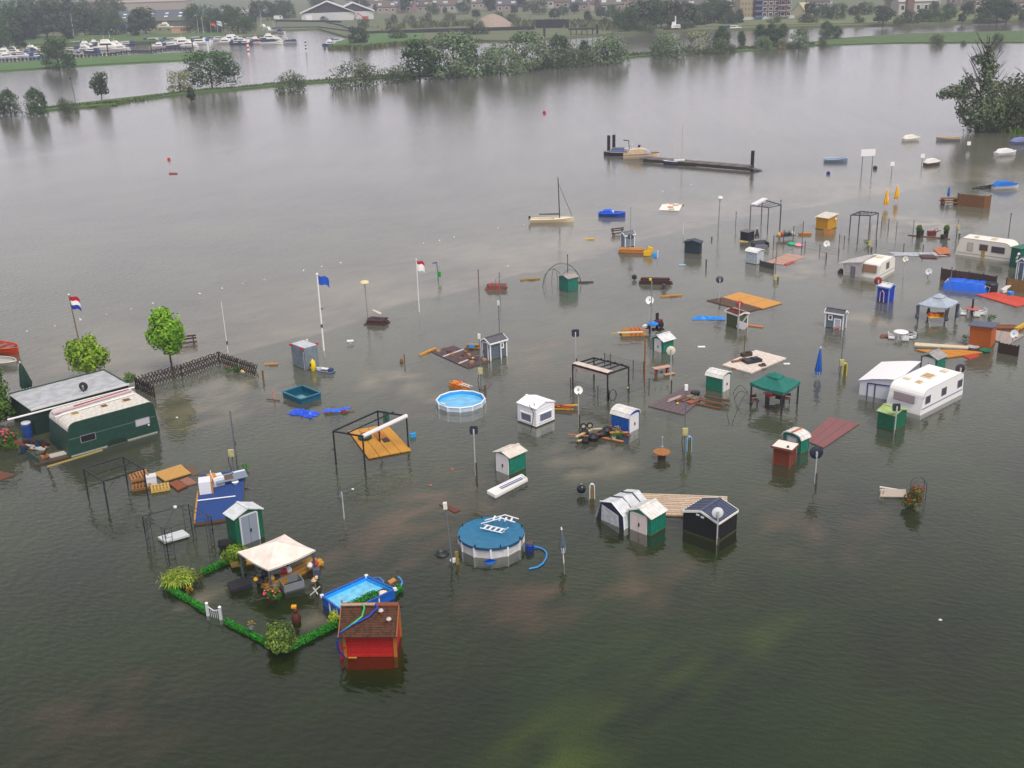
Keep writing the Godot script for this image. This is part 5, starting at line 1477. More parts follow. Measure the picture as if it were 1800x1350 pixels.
func garden() -> void:
	hedge("low green hedge on the upper side, from the grassy bush to the cream gazebo", V(-17.05,0,-52.43), V(-15.44,0,-53.99), 0.22, 0.3)
	hedge("low green hedge on the left side above the white gate", V(-18.33,0,-50.98), V(-15.67,0,-48.58), 0.2, 0.26)
	hedge("low green hedge between the white gate and the round bush", V(-14.59,0,-47.64), V(-11.33,0,-44.97), 0.18, 0.24)
	hedge("low green hedge from the round bush to the red hut", V(-11.25,0,-44.82), V(-8.73,0,-47.32), 0.24, 0.3)
	hedge("thick green hedge fallen across the corner of the blue pool", V(-8.78,0,-47.74), V(-7.19,0,-49.35), 0.5, 0.5, 0.0)
	hedge("green hedge piece floating right of the blue pool", V(-7.05,0,-49.12), V(-6.09,0,-50.18), 0.3, 0.36)
	var t := thing("garden_gate", "small grey-white gate between posts with white balls in the hedge", "gate", V(-15.61,0,-48.31))
	var e: Vector3 = V(-14.86,0,-47.91) - V(-15.61,0,-48.31)
	for p in [Vector3.ZERO, e]:
		var post := part(t, "post", G.new().box(p + V(0, 0.2, 0), V(0.13, 0.9, 0.13)), plain("b8bcc2", 0.5))
		part(post, "ball", G.new().lathe(p + V(0, 0.72, 0), [Vector2(0, -0.09), Vector2(0.09, 0), Vector2(0, 0.09)], 10), plain("e8e8e8", 0.4), 80.0)
	part(t, "top_rail", G.new().path([V(0, 0.55, 0), e * 0.5 + V(0, 0.4, 0), e + V(0, 0.55, 0)], 0.03, 6), plain("c8ccd2", 0.4))
	for i in 6:
		part(t, "rung", G.new().tube(e * (i + 0.7) / 6.5, e * (i + 0.7) / 6.5 + V(0, 0.44, 0), 0.015), plain("c8ccd2", 0.4))
	# bushes
	t = thing("grass_bush", "big lime green grassy bush at the garden's left corner", "bush", V(-17.94,0,-51.42))
	var g := G.new()
	var q := RandomNumberGenerator.new()
	q.seed = 12
	for i in 1500:
		var d := V(q.randfn(), absf(q.randfn()) * 0.9 + 0.15, q.randfn()).normalized()
		var root := V(q.randfn() * 0.25, 0.2, q.randfn() * 0.2)
		var l := q.randf_range(0.4, 0.85)
		var side := d.cross(Vector3.UP).normalized() * 0.03
		var mid := root + d * l * 0.65 + V(0, 0.12, 0)
		var tip := root + d * l - V(0, 0.12, 0)
		g.col = Color(0.10, 0.17, 0.012).lerp(Color(0.36, 0.46, 0.06), q.randf())
		g.tri(root - side, mid, root + side)
		g.tri(mid - side, tip, mid + side)
	part(t, "blades", g, leafy())
	t = thing("round_bush", "clipped round green and yellow bush in the hedge's front corner", "bush", V(-11.26,0,-45.2))
	put(t, "foliage", crown(31, lobes(31, 14, 0.78, 1.45, -0.1, 0.38, 0.25), 2600, 0.085, Color(0.025, 0.075, 0.012), Color(0.24, 0.34, 0.06)), leafy())
	part(t, "stem", G.new().tube(V(0, -0.8, 0), V(0, 0.8, 0), 0.05), wood("4a3a28", "y"))
	pot_plant("shrub", "olive brown shrub right of the grassy bush", "bush", V(-17.02,0,-51.72), 0.05, 0.34, [Color(0.05, 0.07, 0.015), Color(0.15, 0.15, 0.03)], [], "", 420)
	pot_plant("flower_pot", "orange yellow flowers below the grassy bush", "plant", V(-17.17,0,-50.58), 0.0, 0.22, [Color(0.1, 0.1, 0.02), Color(0.3, 0.22, 0.02)], ["d89a18", "e0b020"], "", 200)
	pot_plant("shrub", "yellow-green leafy shrub at the left corner of the blue pool", "bush", V(-9.12,0,-47.34), 0.05, 0.34, [Color(0.16, 0.24, 0.01), Color(0.45, 0.55, 0.03)], [], "", 420)
	pot_plant("hanging_basket", "basket of pink and red flowers floating before the cream gazebo", "plant", V(-12.61,0,-49.54), 0.12, 0.42, [Color(0.03, 0.11, 0.015), Color(0.1, 0.26, 0.03)], ["d04a74", "c02a4a", "e08a8a", "d8406a"], "3a2c20", 600)
	pot_plant("pot_plant", "withered plant in a grey pot on the front hedge", "plant", V(-12.99,0,-46.35), 0.5, 0.2, [Color(0.1, 0.1, 0.02), Color(0.25, 0.22, 0.05)], ["c0922a"], "8a8fa0", 160)
	t = thing("climbing_plant", "green climber hanging on the left post of the cream gazebo", "plant", V(-14.87,0,-52.54))
	put(t, "foliage", crown(33, [[V(-0.1, 1.25, 0), V(0.6, 0.4, 0.5)], [V(0.15, 0.7, 0.1), V(0.2, 0.8, 0.2)], [V(-0.5, 1.0, 0), V(0.4, 0.3, 0.3)]], 900, 0.12, Color(0.06, 0.12, 0.015), Color(0.2, 0.32, 0.03), 0.2), leafy())
	# statues
	t = thing("garden_statue", "brown garden figure with an orange lantern on its head", "statue", V(-11.04,0,-47.55))
	part(t, "body", G.new().lathe(V(0, -0.3, 0), [Vector2(0.2, 0), Vector2(0.22, 0.3), Vector2(0.26, 0.5), Vector2(0.14, 0.72), Vector2(0.1, 0.8)], 12), plain("4a2418", 0.6), 50.0)
	part(t, "head", G.new().lathe(V(0, 0.5, 0), [Vector2(0.07, 0), Vector2(0.13, 0.12), Vector2(0.08, 0.26), Vector2(0, 0.28)], 10), plain("5a3020", 0.6), 60.0)
	part(t, "lantern", G.new().box(V(-0.05, 0.84, 0), V(0.24, 0.1, 0.2)), plain("e2a22a"))
	t = thing("stork_figure", "brown and white bird figure on a stick right of the gazebo", "statue", V(-10.45,0,-50.08))
	part(t, "stick", G.new().tube(V(0, -0.8, 0), V(0, 0.7, 0), 0.04), plain("6a6a6a"))
	part(t, "body", G.new().lathe(V(-0.05, 0.8, 0), [Vector2(0, -0.18), Vector2(0.16, 0), Vector2(0, 0.2)], 10), plain("b89a7a"), 60.0)
	part(t, "head", G.new().box(V(0.1, 0.98, 0), V(0.14, 0.12, 0.12)), plain("e0c8a0"))
	part(t, "windmill_blade", G.new().bar(V(-0.3, 0.0, 0.1), V(0.25, 0.5, 0.1), 0.09, 0.03).bar(V(-0.1, 0.45, 0.1), V(0.1, 0.05, 0.1), 0.09, 0.03), plain("d8d4c8"))
	# cream gazebo and what floats under it
	canopy_tent("cream cloth gazebo over floating timber in the hedged garden", [V(-14.67,1.6,-51.9), V(-12.73,1.6,-49.95), V(-10.7,1.6,-51.84), V(-12.59,1.6,-53.65)], 1.6, 0.55, mt("f0e4de", 0.85, "grime", V(0.4, 0.4, 0.4)), "4a4e58", {"valance": 0.05})
	stack(V(-11.99,0,-52.01), 0.808, 3.6, 0.8, 3, ["b8862a", "c89a34", "8a6a2a"], "stack of yellow planks floating under the cream gazebo", {})
	panel("dark brown plank jutting out right of the cream gazebo", [V(-11.57,0,-52.23),V(-10.58,0,-53.33),V(-10.53,0,-53.01),V(-11.45,0,-51.86)], "4a3424")
	panel("yellow boards poking out left of the cream gazebo", [V(-15.66,0,-53.32),V(-14.42,0,-53.62),V(-14.25,0,-53.11),V(-15.42,0,-52.81)], "c09a44", {"y": 0.2, "seams": 2})
	var cr := thing("grey_crate", "grey plastic crate floating under the cream gazebo", "crate", V(-11.87,0,-50.96), 0.5)
	for s in [[0, 0.45, 1.1, 0.04], [0, -0.45, 1.1, 0.04], [0.53, 0, 0.04, 0.86], [-0.53, 0, 0.04, 0.86]]:
		part(cr, "side", G.new().box(V(s[0], 0.15, s[1]), V(s[2], 0.5, s[3])), plain("7c8088", 0.5))
	part(cr, "bottom", G.new().box(V(0, -0.05, 0), V(1.02, 0.05, 0.82)), plain("5a5e66"))
	var it := thing("garden_clutter", "heap of garden things, ball, tubs and a red box, under the gazebo's front corner", "junk", V(-13.21,0,-51.26))
	for a in [[-0.3, 0.2, 0.1, 0.3, "14161a"], [-0.1, 0.5, -0.2, 0.24, "1a1c22"], [0.5, 0.3, 0.0, 0.26, "22242c"], [0.9, 0.55, -0.3, 0.2, "a82c3c"], [1.1, 0.55, -0.4, 0.2, "dfe2ea"], [0.35, 0.5, 0.3, 0.16, "d8b458"], [-0.5, 0.45, 0.3, 0.13, "d8a414"], [0.5, 0.15, 0.5, 0.22, "6a6660"], [2.4, 0.6, -0.9, 0.22, "b83434"], [2.2, 0.62, -0.7, 0.18, "e0e2e6"]]:
		part(it, "item", G.new().lathe(V(a[0], a[1], a[2]), [Vector2(0, -a[3]), Vector2(a[3] * 0.8, -a[3] * 0.5), Vector2(a[3], 0.1 * a[3]), Vector2(a[3] * 0.6, a[3] * 0.8), Vector2(0, a[3])], 8), plain(a[4], 0.6))
	var pr := thing("propane_heater", "small dark grey box hanging at the right post of the cream gazebo", "box", V(-10.58,0,-51.35))
	part(pr, "body", G.new().box(V(0, 0.5, 0), V(0.34, 0.5, 0.3)), plain("4a5060"))
	panel("black bench top lying tilted in the water left of the gazebo's post", [V(-15.29,0,-51.15),V(-14.22,0,-51.79),V(-13.93,0,-50.96),V(-14.89,0,-50.33)], "1c1c22", {"y": 0.22, "thick": 0.2, "mat": plain("1f1f26", 0.6), "called": "bench_top"})
	var tr := thing("black_trough", "small black plastic trough beside the green shed", "tub", V(-16.42,0,-55.4), 0.2)
	part(tr, "body", G.new().lathe(V(0, -0.1, 0), [Vector2(0.3, 0), Vector2(0.5, 0.45), Vector2(0.44, 0.45), Vector2(0.28, 0.1), Vector2(0, 0.1)], 4, Basis(Vector3.UP, PI / 4)), plain("202226", 0.5))

func rect_pool() -> void:
	var t := thing("rectangular_pool", "rectangular blue frame pool full of pale blue water, partly under the hedge", "pool", Vector3.ZERO)
	var c: Array = [V(-9.95,0.5,-49.01),V(-7.91,0.5,-50.86),V(-6.29,0.5,-49.47),V(-8.58,0.5,-47.35)]
	var rail := plain("2f62b0", 0.4)
	var wallm := mt("1f6ac0", 0.4)
	var mid: Vector3 = (c[0] + c[2]) / 2.0
	for i in 4:
		var a: Vector3 = c[i]
		var b: Vector3 = c[(i + 1) % 4]
		part(t, "rail", G.new().bar(a, b, 0.09, 0.1), rail)
		part(t, "wall", G.new().bar(a.lerp(mid, 0.01) - V(0, 0.5, 0), b.lerp(mid, 0.01) - V(0, 0.5, 0), 0.04, 0.95), wallm)
		part(t, "liner", G.new().bar(a.lerp(mid, 0.04) - V(0, 0.5, 0), b.lerp(mid, 0.04) - V(0, 0.5, 0), 0.04, 0.9), plain("35a8ea", 0.4))
		part(t, "corner_cap", G.new().box(a + V(0, 0.02, 0), V(0.17, 0.13, 0.17), Basis(Vector3.UP, 0.5)), plain("d8dce4"))
		for k in 2:
			part(t, "leg", G.new().tube(a.lerp(b, 0.33 + 0.33 * k), a.lerp(b, 0.33 + 0.33 * k) - V(0, 1.1, 0), 0.05), plain("d8dce4"))
	var sh := []
	for p in c:
		sh.append(V(p.x, 0, p.z).lerp(V(mid.x, 0, mid.z), 0.04))
	var pw := part(t, "pool_water", G.new().slab(sh, 0.1, 0.28), mt("86d0f2", 0.06, "streak", V(0.4, 0.4, 0.4)))
	solo("pool_hose", "pale blue hose rising from the pool's right corner", "hose", G.new().path([V(-6.32,0.3,-49.58), V(-6.13,0.2,-50.07), V(-6.01,0.3,-50.46), V(-6.06,0.5,-50.47), V(-6.25,0.4,-50.88)], 0.05, 6), plain("5c9ad0", 0.4))
	solo("pool_hose", "blue hose looped behind the pool's back corner", "hose", G.new().path([V(-7.63,0.1,-51.36), V(-7.22,0.3,-50.99), V(-7,0.3,-50.63), V(-7.04,0.2,-50.35)], 0.05, 6), plain("4a88c0", 0.4))
	panel("small orange board at the pool's right corner", [V(-6.79,0,-50.67),V(-6.52,0,-51),V(-6.35,0,-50.76),V(-6.64,0,-50.38)], "c88a3a", {"y": 0.3})
	panel("brown board between pool and hedge at the right", [V(-7.22,0,-49.68),V(-6.52,0,-50.31),V(-6.32,0,-50.08),V(-7.01,0,-49.34)], "4a3428", {"y": 0.32})
	solo("white_disc", "white round lid lying at the pool's front right rail", "lid", G.new().lathe(Vector3.ZERO, [Vector2(0.26, 0), Vector2(0.22, 0.06), Vector2(0, 0.08)], 12), plain("e2d4d0"), V(-6.89,0.4,-49.28))

func red_hut() -> void:
	# log hut with a shingled roof
	var t := thing("red_hut", "red painted wooden hut with brown shingle roof, in front at the bottom", "hut", V(-6.98,0,-44.69), -0.04)
	var red := wood("c01812")
	var w := 2.35
	var d := 1.7
	var h := 1.42
	part(t, "wall", G.new().ext(PackedVector2Array([Vector2(-d / 2, -0.8), Vector2(d / 2, -0.8), Vector2(d / 2, h), Vector2(0, h + 0.62), Vector2(-d / 2, h)]), -w / 2, w / 2, Transform3D(Basis(Vector3.UP, PI / 2), V(0, 0, -d / 2 + 0.35))), red)
	for i in 13:
		part(t, "board", G.new().box(V(0, 0.0 + i * 0.112, 0.36), V(w - 0.2, 0.095, 0.035), Basis(Vector3.RIGHT, 0.12)), wood(["c41812", "c81c16", "bc1410"][i % 3]))
	for s in [-1.0, 1.0]:
		part(t, "corner_post", G.new().box(V(s * w / 2, h / 2 - 0.3, 0.36), V(0.15, h + 0.6, 0.14)), wood("b06a1c", "y"))
		part(t, "corner_post", G.new().box(V(s * w / 2, h / 2 - 0.3, -1.32), V(0.15, h + 0.6, 0.14)), wood("b06a1c", "y"))
	# roof: two slopes with rows of small shingles
	var top := V(0, h + 0.78, -0.5)
	var lip := V(0, h - 0.12, 0.78)
	var back := V(0, h - 0.05, -1.72)
	var half := V(w / 2 + 0.16, 0, 0)
	var rf := part(t, "roof", G.new().bar(top, lip, 2 * half.x, 0.06).bar(top, back, 2 * half.x, 0.06), wood("4a2a1c"))
	var g := G.new()
	var q := RandomNumberGenerator.new()
	q.seed = 8
	var n := (lip - top).cross(Vector3.RIGHT).normalized() * -1.0
	if n.y < 0:
		n = -n
	for r in 13:
		for k in 24:
			var u := (r + 0.5) / 13.0
			var x := -half.x + 2 * half.x * (k + (0.5 if r % 2 else 0.0) + 0.2) / 24.5
			var p := top.lerp(lip, u) + V(x, 0, 0) + n * (0.05 + 0.012 * q.randf())
			var z := (lip - top).normalized()
			var tone := q.randf_range(0.45, 1.3)
			g.col = Color(tone, tone * q.randf_range(0.9, 1.1), tone * q.randf_range(0.85, 1.15))
			if q.randf() < 0.05:
				g.col = Color(2.4, 2.3, 2.1)
			g.box(p, V(2 * half.x / 25.0, 0.025, 0.135), Basis(Vector3.RIGHT, n, -z) * Basis(Vector3.RIGHT, 0.16))
	stuff(part(rf, "shingles", g, mt("5a3a26", 0.8, "speckle", V(2, 2, 2))))
	part(rf, "ridge_board", G.new().bar(top - half + V(0, 0.08, 0), top + half + V(0, 0.08, 0), 0.26, 0.07), wood("8a4a30"))
	part(rf, "ridge_batten", G.new().bar(top - half * 1.0 + V(0, 0.14, 0.1), top + half * 0.2 + V(0, 0.16, 0.1), 0.16, 0.05), wood("b8a090"))
	for s in [-1.0, 1.0]:
		part(rf, "barge_board", G.new().bar(top + half * s + V(0.02 * s, 0, 0), lip + half * s + V(0.02 * s, 0, 0), 0.05, 0.18), wood("9a5a30"))
	for p in [[0.42, 0.28], [0.72, 0.55]]:
		var at := top.lerp(lip, p[1]) + V(p[0] * half.x, 0, 0) + n * 0.1
		var vt := part(rf, "roof_vent", G.new().tube(at, at + V(0, 0.16, 0), 0.07, 0.07, 8), plain("a04a22"))
		part(vt, "vent_cap", G.new().lathe(at + V(0, 0.16, 0), [Vector2(0.13, 0), Vector2(0.1, 0.08), Vector2(0, 0.11)], 10), plain("b4b6ba"), 60.0)
	part(t, "base_chip", G.new().box(V(-0.85, -0.02, 0.45), V(0.4, 0.06, 0.1)), wood("c08a3a"))
	var o := top + V(654.0 * 0, 0, 0)
	for a in [["3fb06a", 0.0, "green"], ["1d50b8", 0.62, "blue"]]:
		var pts := [V(-0.35 + a[1], h + 0.95, -0.4), V(-0.2 + a[1], h + 0.95, -0.1), V(-0.3 + a[1] * 0.5, h + 0.62, 0.15), V(-0.8, h + 0.34, 0.45), V(-1.25, h + 0.12, 0.7), V(-1.42, h - 0.3, 0.85), V(-1.38, h - 0.75, 0.85), V(-1.15, h - 1.2, 0.75)]
		for i in pts.size():
			pts[i] = Basis(Vector3.UP, -0.04) * pts[i] + t.position
		solo("garden_hose", a[2] + " garden hose trailing over the hut's shingles into the water", "hose", G.new().path(pts, 0.045, 6), plain(a[0], 0.4), Vector3.ZERO, 0.0, "", 80.0)
	solo("red_pump", "red hand pump standing in the water left of the red hut", "pump", G.new().tube(V(0, -0.5, 0), V(0, 0.45, 0), 0.09, 0.06, 8).tube(V(0, 0.4, 0), V(-0.05, 0.85, 0), 0.03).bar(V(-0.15, 0.8, 0), V(0.25, 0.6, 0), 0.04), plain("a8242e", 0.5), V(-8.34,0,-44.21))
	solo("thin_post", "thin grey post with pink knob behind the red hut", "post", G.new().tube(V(0, -0.8, 0), V(0, 1.1, 0), 0.04).box(V(0, 1.1, 0), V(0.1, 0.12, 0.1)), plain("a08a94"), V(-8.7,0,-47.52))

func platform_left() -> void:
	var tops: Array = [V(-26.22,0,-61.58), V(-24.72,0,-60.64), V(-22.8,0,-62.3), V(-24.67,0,-64.22)]
	tops[0] = tops[1] + tops[3] - tops[2]
	var f := frame("metal_frame", "bare black metal gazebo frame standing in the water below the green caravan", tops, 1.87, 0.08, "26282c", {"category": "frame"})
	var c: Vector3 = f.position
	var h := 1.87
	part(f, "brace", G.new().bar(tops[0].lerp(tops[1], 0.5) - c + V(0, h, 0), tops[3].lerp(tops[2], 0.5) - c + V(0, h + 0.05, 0), 0.05), plain("26282c"))
	for i in 4:
		part(f, "brace", G.new().bar(tops[i] - c + V(0, h - 0.02, 0), V(0, h + 0.42, 0), 0.03), plain("3a3d42"))
	for p in tops:
		for q in tops:
			if p != q and (p - q).length() < 3.2:
				part(f, "strut", G.new().bar(p - c + V(0, h * 0.55, 0), p.lerp(q, 0.3) - c + V(0, h * 0.98, 0), 0.025), plain("3a3d42"))
	# the floating jumble of pallets and boards
	for a in [[V(-23.86,0,-64.16), 0.5, 0.6, "b07a44", "upper pallet of the tilted pile beside the black frame"], [V(-23.59,0,-63.64), 0.3, 0.15, "9a6a34", "lower pallet of the pile beside the black frame"]]:
		pallet(a[0], a[1], a[2], a[3], a[4], 0.12)
	pallet(V(-22.29,0,-63.23), 0.35, 0.12, "c8a458", "pale pallet lying flat beside the brown boards", 0.0)
	panel("large pale plywood sheet beside the pallet pile", [V(-21.93,0,-66.7),V(-20.9,0,-65.31),V(-22.28,0,-64.22),V(-23.37,0,-65.48)], "c89a54", {"y": 0.12})
	panel("rusty brown board left of the pink one", [V(-21.93,0,-63.86),V(-21.55,0,-64.34),V(-20.61,0,-63.52),V(-21.07,0,-62.82)], "8a4a2a", {"y": 0.1})
	panel("pinkish brown board right of the rusty one", [V(-21.37,0,-64.32),V(-20.98,0,-64.8),V(-20.13,0,-63.91),V(-20.65,0,-63.53)], "9a6a58", {"y": 0.08})
	panel("dull brown board at the far corner of the plywood", [V(-21.68,0,-66.59),V(-21.09,0,-66.64),V(-20.34,0,-65.27),V(-20.75,0,-65.04)], "6a5446", {"y": 0.04})
	solo("white_box", "white plastic cool box beside the pallet pile", "box", G.new().box(V(0, 0.25, 0), V(0.62, 0.6, 0.5)).box(V(0, 0.58, 0), V(0.66, 0.08, 0.54)), plain("d2d4dc", 0.4), V(-23.06,0,-64.02), 0.4)
	# blue carpet platform with appliances
	var cp: Array = [V(-17.46,0,-65.59),V(-20.21,0,-64.92),V(-18.83,0,-58.14),V(-16.14,0,-58.83)]
	var pc: Vector3 = (cp[0] + cp[2]) / 2.0
	var pl := thing("carpet_platform", "blue carpeted floating platform with white appliances on it", "platform", pc)
	var loc := []
	for p in cp:
		loc.append(p - pc)
	part(pl, "deck", G.new().slab(loc, -0.05, 0.13), wood("6a4a2c"))
	var lc := []
	for p in loc:
		lc.append(p * 0.985)
	part(pl, "carpet", G.new().slab(lc, 0.13, 0.15), mt("2c4f8c", 0.95, "speckle", V(1.2, 1.2, 1.2)))
	part(pl, "edge_board", G.new().bar(loc[1].lerp(loc[2], 0.35) + V(0, 0.13, 0), loc[2] + V(0, 0.13, 0), 0.1, 0.1), wood("c08a3a", "z"))
	var fr := thing("fridge", "white fridge lying on its side on the blue carpet", "fridge", V(-19.2,0.15,-62.39), 0.25)
	part(fr, "body", G.new().box(V(0, 0.42, 0), V(0.72, 0.8, 0.9)), plain("dcdfe6", 0.35))
	part(fr, "door", G.new().box(V(0.42, 0.42, 0.02), V(0.08, 0.82, 0.92)), plain("c88a3c", 0.5))
	part(fr, "open_flap", G.new().box(V(0.5, 0.75, -0.3), V(0.03, 0.9, 0.3), Basis(Vector3.FORWARD, -0.2)), plain("e6e6ea"))
	var sk := thing("kitchen_unit", "white kitchen unit with steel sink lying on the blue carpet", "kitchen unit", V(-18.21,0.15,-63.46), 0.5)
	part(sk, "cupboard", G.new().box(V(-0.5, 0.3, -0.2), V(0.8, 0.55, 0.8)), plain("e0e2e8", 0.4))
	part(sk, "drawer_front", G.new().box(V(-0.75, 0.62, -0.3), V(0.5, 0.06, 0.6)), plain("c88a2c", 0.6))
	part(sk, "worktop", G.new().box(V(0.35, 0.42, 0.1), V(2.0, 0.06, 0.62), Basis(Vector3.RIGHT, 0.5)), plain("9aa4b4", 0.3, 0.6))
	part(sk, "sink", G.new().box(V(0.2, 0.45, 0.12), V(0.55, 0.05, 0.36), Basis(Vector3.RIGHT, 0.5)), plain("5a4a44", 0.4))
	part(sk, "tap", G.new().path([V(0.5, 0.45, 0), V(0.5, 0.75, 0.05), V(0.4, 0.72, 0.2)], 0.025, 6), plain("d0d4d8", 0.2, 0.8))
	part(sk, "side_panel", G.new().box(V(0.95, 0.42, 0.0), V(0.7, 0.5, 0.05), Basis(Vector3.RIGHT, -0.7)), plain("b8c4d4", 0.4))
	solo("plastic_bowl", "small white bowl on the blue carpet", "bowl", G.new().lathe(Vector3.ZERO, [Vector2(0.12, 0), Vector2(0.22, 0.16), Vector2(0.19, 0.16), Vector2(0, 0.04)], 12), plain("e6e6e8"), V(-17.57,0.15,-63.34))
	solo("white_pole", "white pole lying across the blue carpet", "pole", G.new().tube(V(-19.38,0.2,-61.04), V(-17.16,0.2,-61.52), 0.04), plain("e2e4e8"))
	meter_post(V(-18.25,0,-65.82), 1.4, "mossy wooden supply post with meter box behind the blue carpet", {"box": 1.25, "stump": 0.0})
	pot_plant("garden_stump", "post overgrown with bright green weed at the carpet's corner", "stump", V(-17.5,0,-65.77), 0.05, 0.26, [Color(0.02, 0.12, 0.012), Color(0.08, 0.3, 0.03)], [], "", 300)
	# lattice gazebo frame
	var lt: Array = [V(-21.03,0,-56.14), V(-19.35,0,-54.54), V(-17.12,0,-55.9), V(-18.95,0,-57.72)]
	lt[3] = lt[0] + lt[2] - lt[1]
	var lh := 1.7
	var m := plain("3a3e44", 0.5)
	var lf := thing("wrought_frame", "thin dark wrought iron gazebo frame with ladder-like corner posts", "frame", lt[0])
	for i in 4:
		var p: Vector3 = lt[i] - lt[0]
		for q in [lt[(i + 1) % 4], lt[(i + 3) % 4]]:
			var u: Vector3 = (q - lt[i]).normalized() * 0.36
			var g := G.new()
			g.bar(p + V(0, -0.5, 0), p + V(0, lh, 0), 0.035).bar(p + u + V(0, -0.5, 0), p + u + V(0, lh, 0), 0.025)
			for k in 7:
				g.bar(p + V(0, lh * k / 6.0, 0), p + u + V(0, lh * k / 6.0, 0), 0.02)
			for k in 3:
				g.bar(p + V(0, lh * k / 3.0, 0), p + u + V(0, lh * (k + 1) / 3.0, 0), 0.012)
			part(lf, "ladder_post", g, m)
		part(lf, "beam", G.new().bar(p + V(0, lh, 0), lt[(i + 1) % 4] - lt[0] + V(0, lh, 0), 0.03), m)
		part(lf, "roof_bar", G.new().bar(p + V(0, lh, 0), (lt[0] + lt[2]) / 2.0 - lt[0] + V(0, lh + 0.6, 0), 0.025), m)
	part(lf, "top_cap", G.new().lathe((lt[0] + lt[2]) / 2.0 - lt[0] + V(0, lh + 0.6, 0), [Vector2(0.1, -0.05), Vector2(0.1, 0.05), Vector2(0, 0.08)], 8), plain("d8dade"))
	panel("pale grey plastic tray floating inside the wrought iron frame", [V(-19.28,0,-57.32),V(-18.71,0,-56.67),V(-19.92,0,-55.87),V(-20.49,0,-56.51)], "c4ccd0", {"y": 0.2, "thick": 0.12, "mat": plain("c2cacd", 0.4), "called": "plastic_tray", "category": "tray"})
	shed(V(-15.37,0,-56.28),-0.825,0.94,1.71,1.79, {"label": "green metal shed with grey door and white roof behind the cream gazebo", "wall": mt("17604a", 0.45), "roof": mt("d4d8de", 0.5), "ridge": "x", "rise": 0.32, "door": "R", "door_color": plain("8b93a2", 0.5), "frame": plain("c8ccd2"), "door_width": 1.0})

func pallet(at: Vector3, yaw: float, y: float, hex: String, label: String, tilt: float) -> Node3D:
	var t := thing("pallet", label, "pallet", at, yaw, "wooden pallets")
	t.rotation.x = tilt
	for i in 6:
		part(t, "slat", G.new().box(V(-0.5 + i * 0.2, y + 0.06, 0), V(0.11, 0.025, 0.95)), wood(hex, "z"))
	for i in 3:
		part(t, "bearer", G.new().box(V(0, y - 0.01, -0.43 + i * 0.43), V(1.15, 0.11, 0.09)), wood(hex))
		part(t, "slat", G.new().box(V(0, y - 0.08, -0.43 + i * 0.43), V(1.15, 0.025, 0.1)), wood(hex))
	return t

func near_left() -> void:
	trees_left()
	green_home()
	lattice_fence()
	dutch_flag()
	garden()
	rect_pool()
	red_hut()
	platform_left()

func round_pool(at: Vector3, r: float, h: float, label: String, wallc: String, covered: bool) -> Node3D:
	var t := thing("round_pool", label, "pool", at)
	var n := 12
	for i in n:
		var a := TAU * i / n
		var b := TAU * (i + 1) / n
		var p := V(sin(a), 0, cos(a)) * r
		var q := V(sin(b), 0, cos(b)) * r
		part(t, "wall_panel", G.new().bar(p + V(0, h / 2 - 0.4, 0), q + V(0, h / 2 - 0.4, 0), 0.05, h + 0.8), mt(wallc, 0.45))
		part(t, "leg", G.new().box(p * 1.012 + V(0, h / 2 - 0.4, 0), V(0.09, h + 0.8, 0.09), Basis(Vector3.UP, a)), plain("e4e6e8", 0.4))
		part(t, "rail", G.new().tube(p + V(0, h, 0), q + V(0, h, 0), 0.06, 0.06, 8), plain("1f5a7c" if covered else "dfe6ee", 0.4))
	if covered:
		# a tight blue cover that sags and wrinkles
		var f := FastNoiseLite.new()
		f.seed = 6
		f.frequency = 0.5
		var rows := []
		for k in 11:
			var row := []
			for j in 37:
				var a := TAU * j / 36.0
				var rr := r * 1.03 * k / 10.0
				var p := V(sin(a) * rr, 0, cos(a) * rr)
				p.y = h + 0.07 - 0.10 * (1.0 - pow(k / 10.0, 2.0)) + 0.07 * f.get_noise_2d(p.x * 2.0, p.z * 2.0) * (1.0 - k / 10.0)
				row.append(p)
			rows.append(row)
		var cv := part(t, "cover", G.new().sheet(rows), mt("2a7499", 0.45, "grime", V(0.5, 0.5, 0.5)), 50.0)
		var g := G.new()
		for i in 36:
			var a := TAU * i / 36.0
			var b := TAU * (i + 1) / 36.0
			var p := V(sin(a), 0, cos(a)) * r * 1.035 + V(0, h + 0.08, 0)
			var q := V(sin(b), 0, cos(b)) * r * 1.035 + V(0, h + 0.08, 0)
			g.quad(p - V(0, 0.16, 0), q - V(0, 0.16, 0), q, p)
		part(cv, "hem", g, plain("174a68", 0.6))
		for i in 8:
			var a := TAU * i / 8.0 + 0.3
			part(cv, "clip", G.new().box(V(sin(a), 0, cos(a)) * r * 1.01 + V(0, h + 0.12, 0), V(0.07, 0.16, 0.07)), plain("16242c"))
	else:
		part(t, "liner", G.new().lathe(Vector3.ZERO, [Vector2(r * 0.94, h - 0.02), Vector2(r * 0.93, 0.05), Vector2(r * 0.93, 0.0)], 36), plain("4aa8e2", 0.4))
		part(t, "pool_water", G.new().lathe(Vector3.ZERO, [Vector2(r * 0.935, 0.08), Vector2(0, 0.081)], 36), mt("7cc4ee", 0.06, "grime", V(0.3, 0.3, 0.3)))
	return t

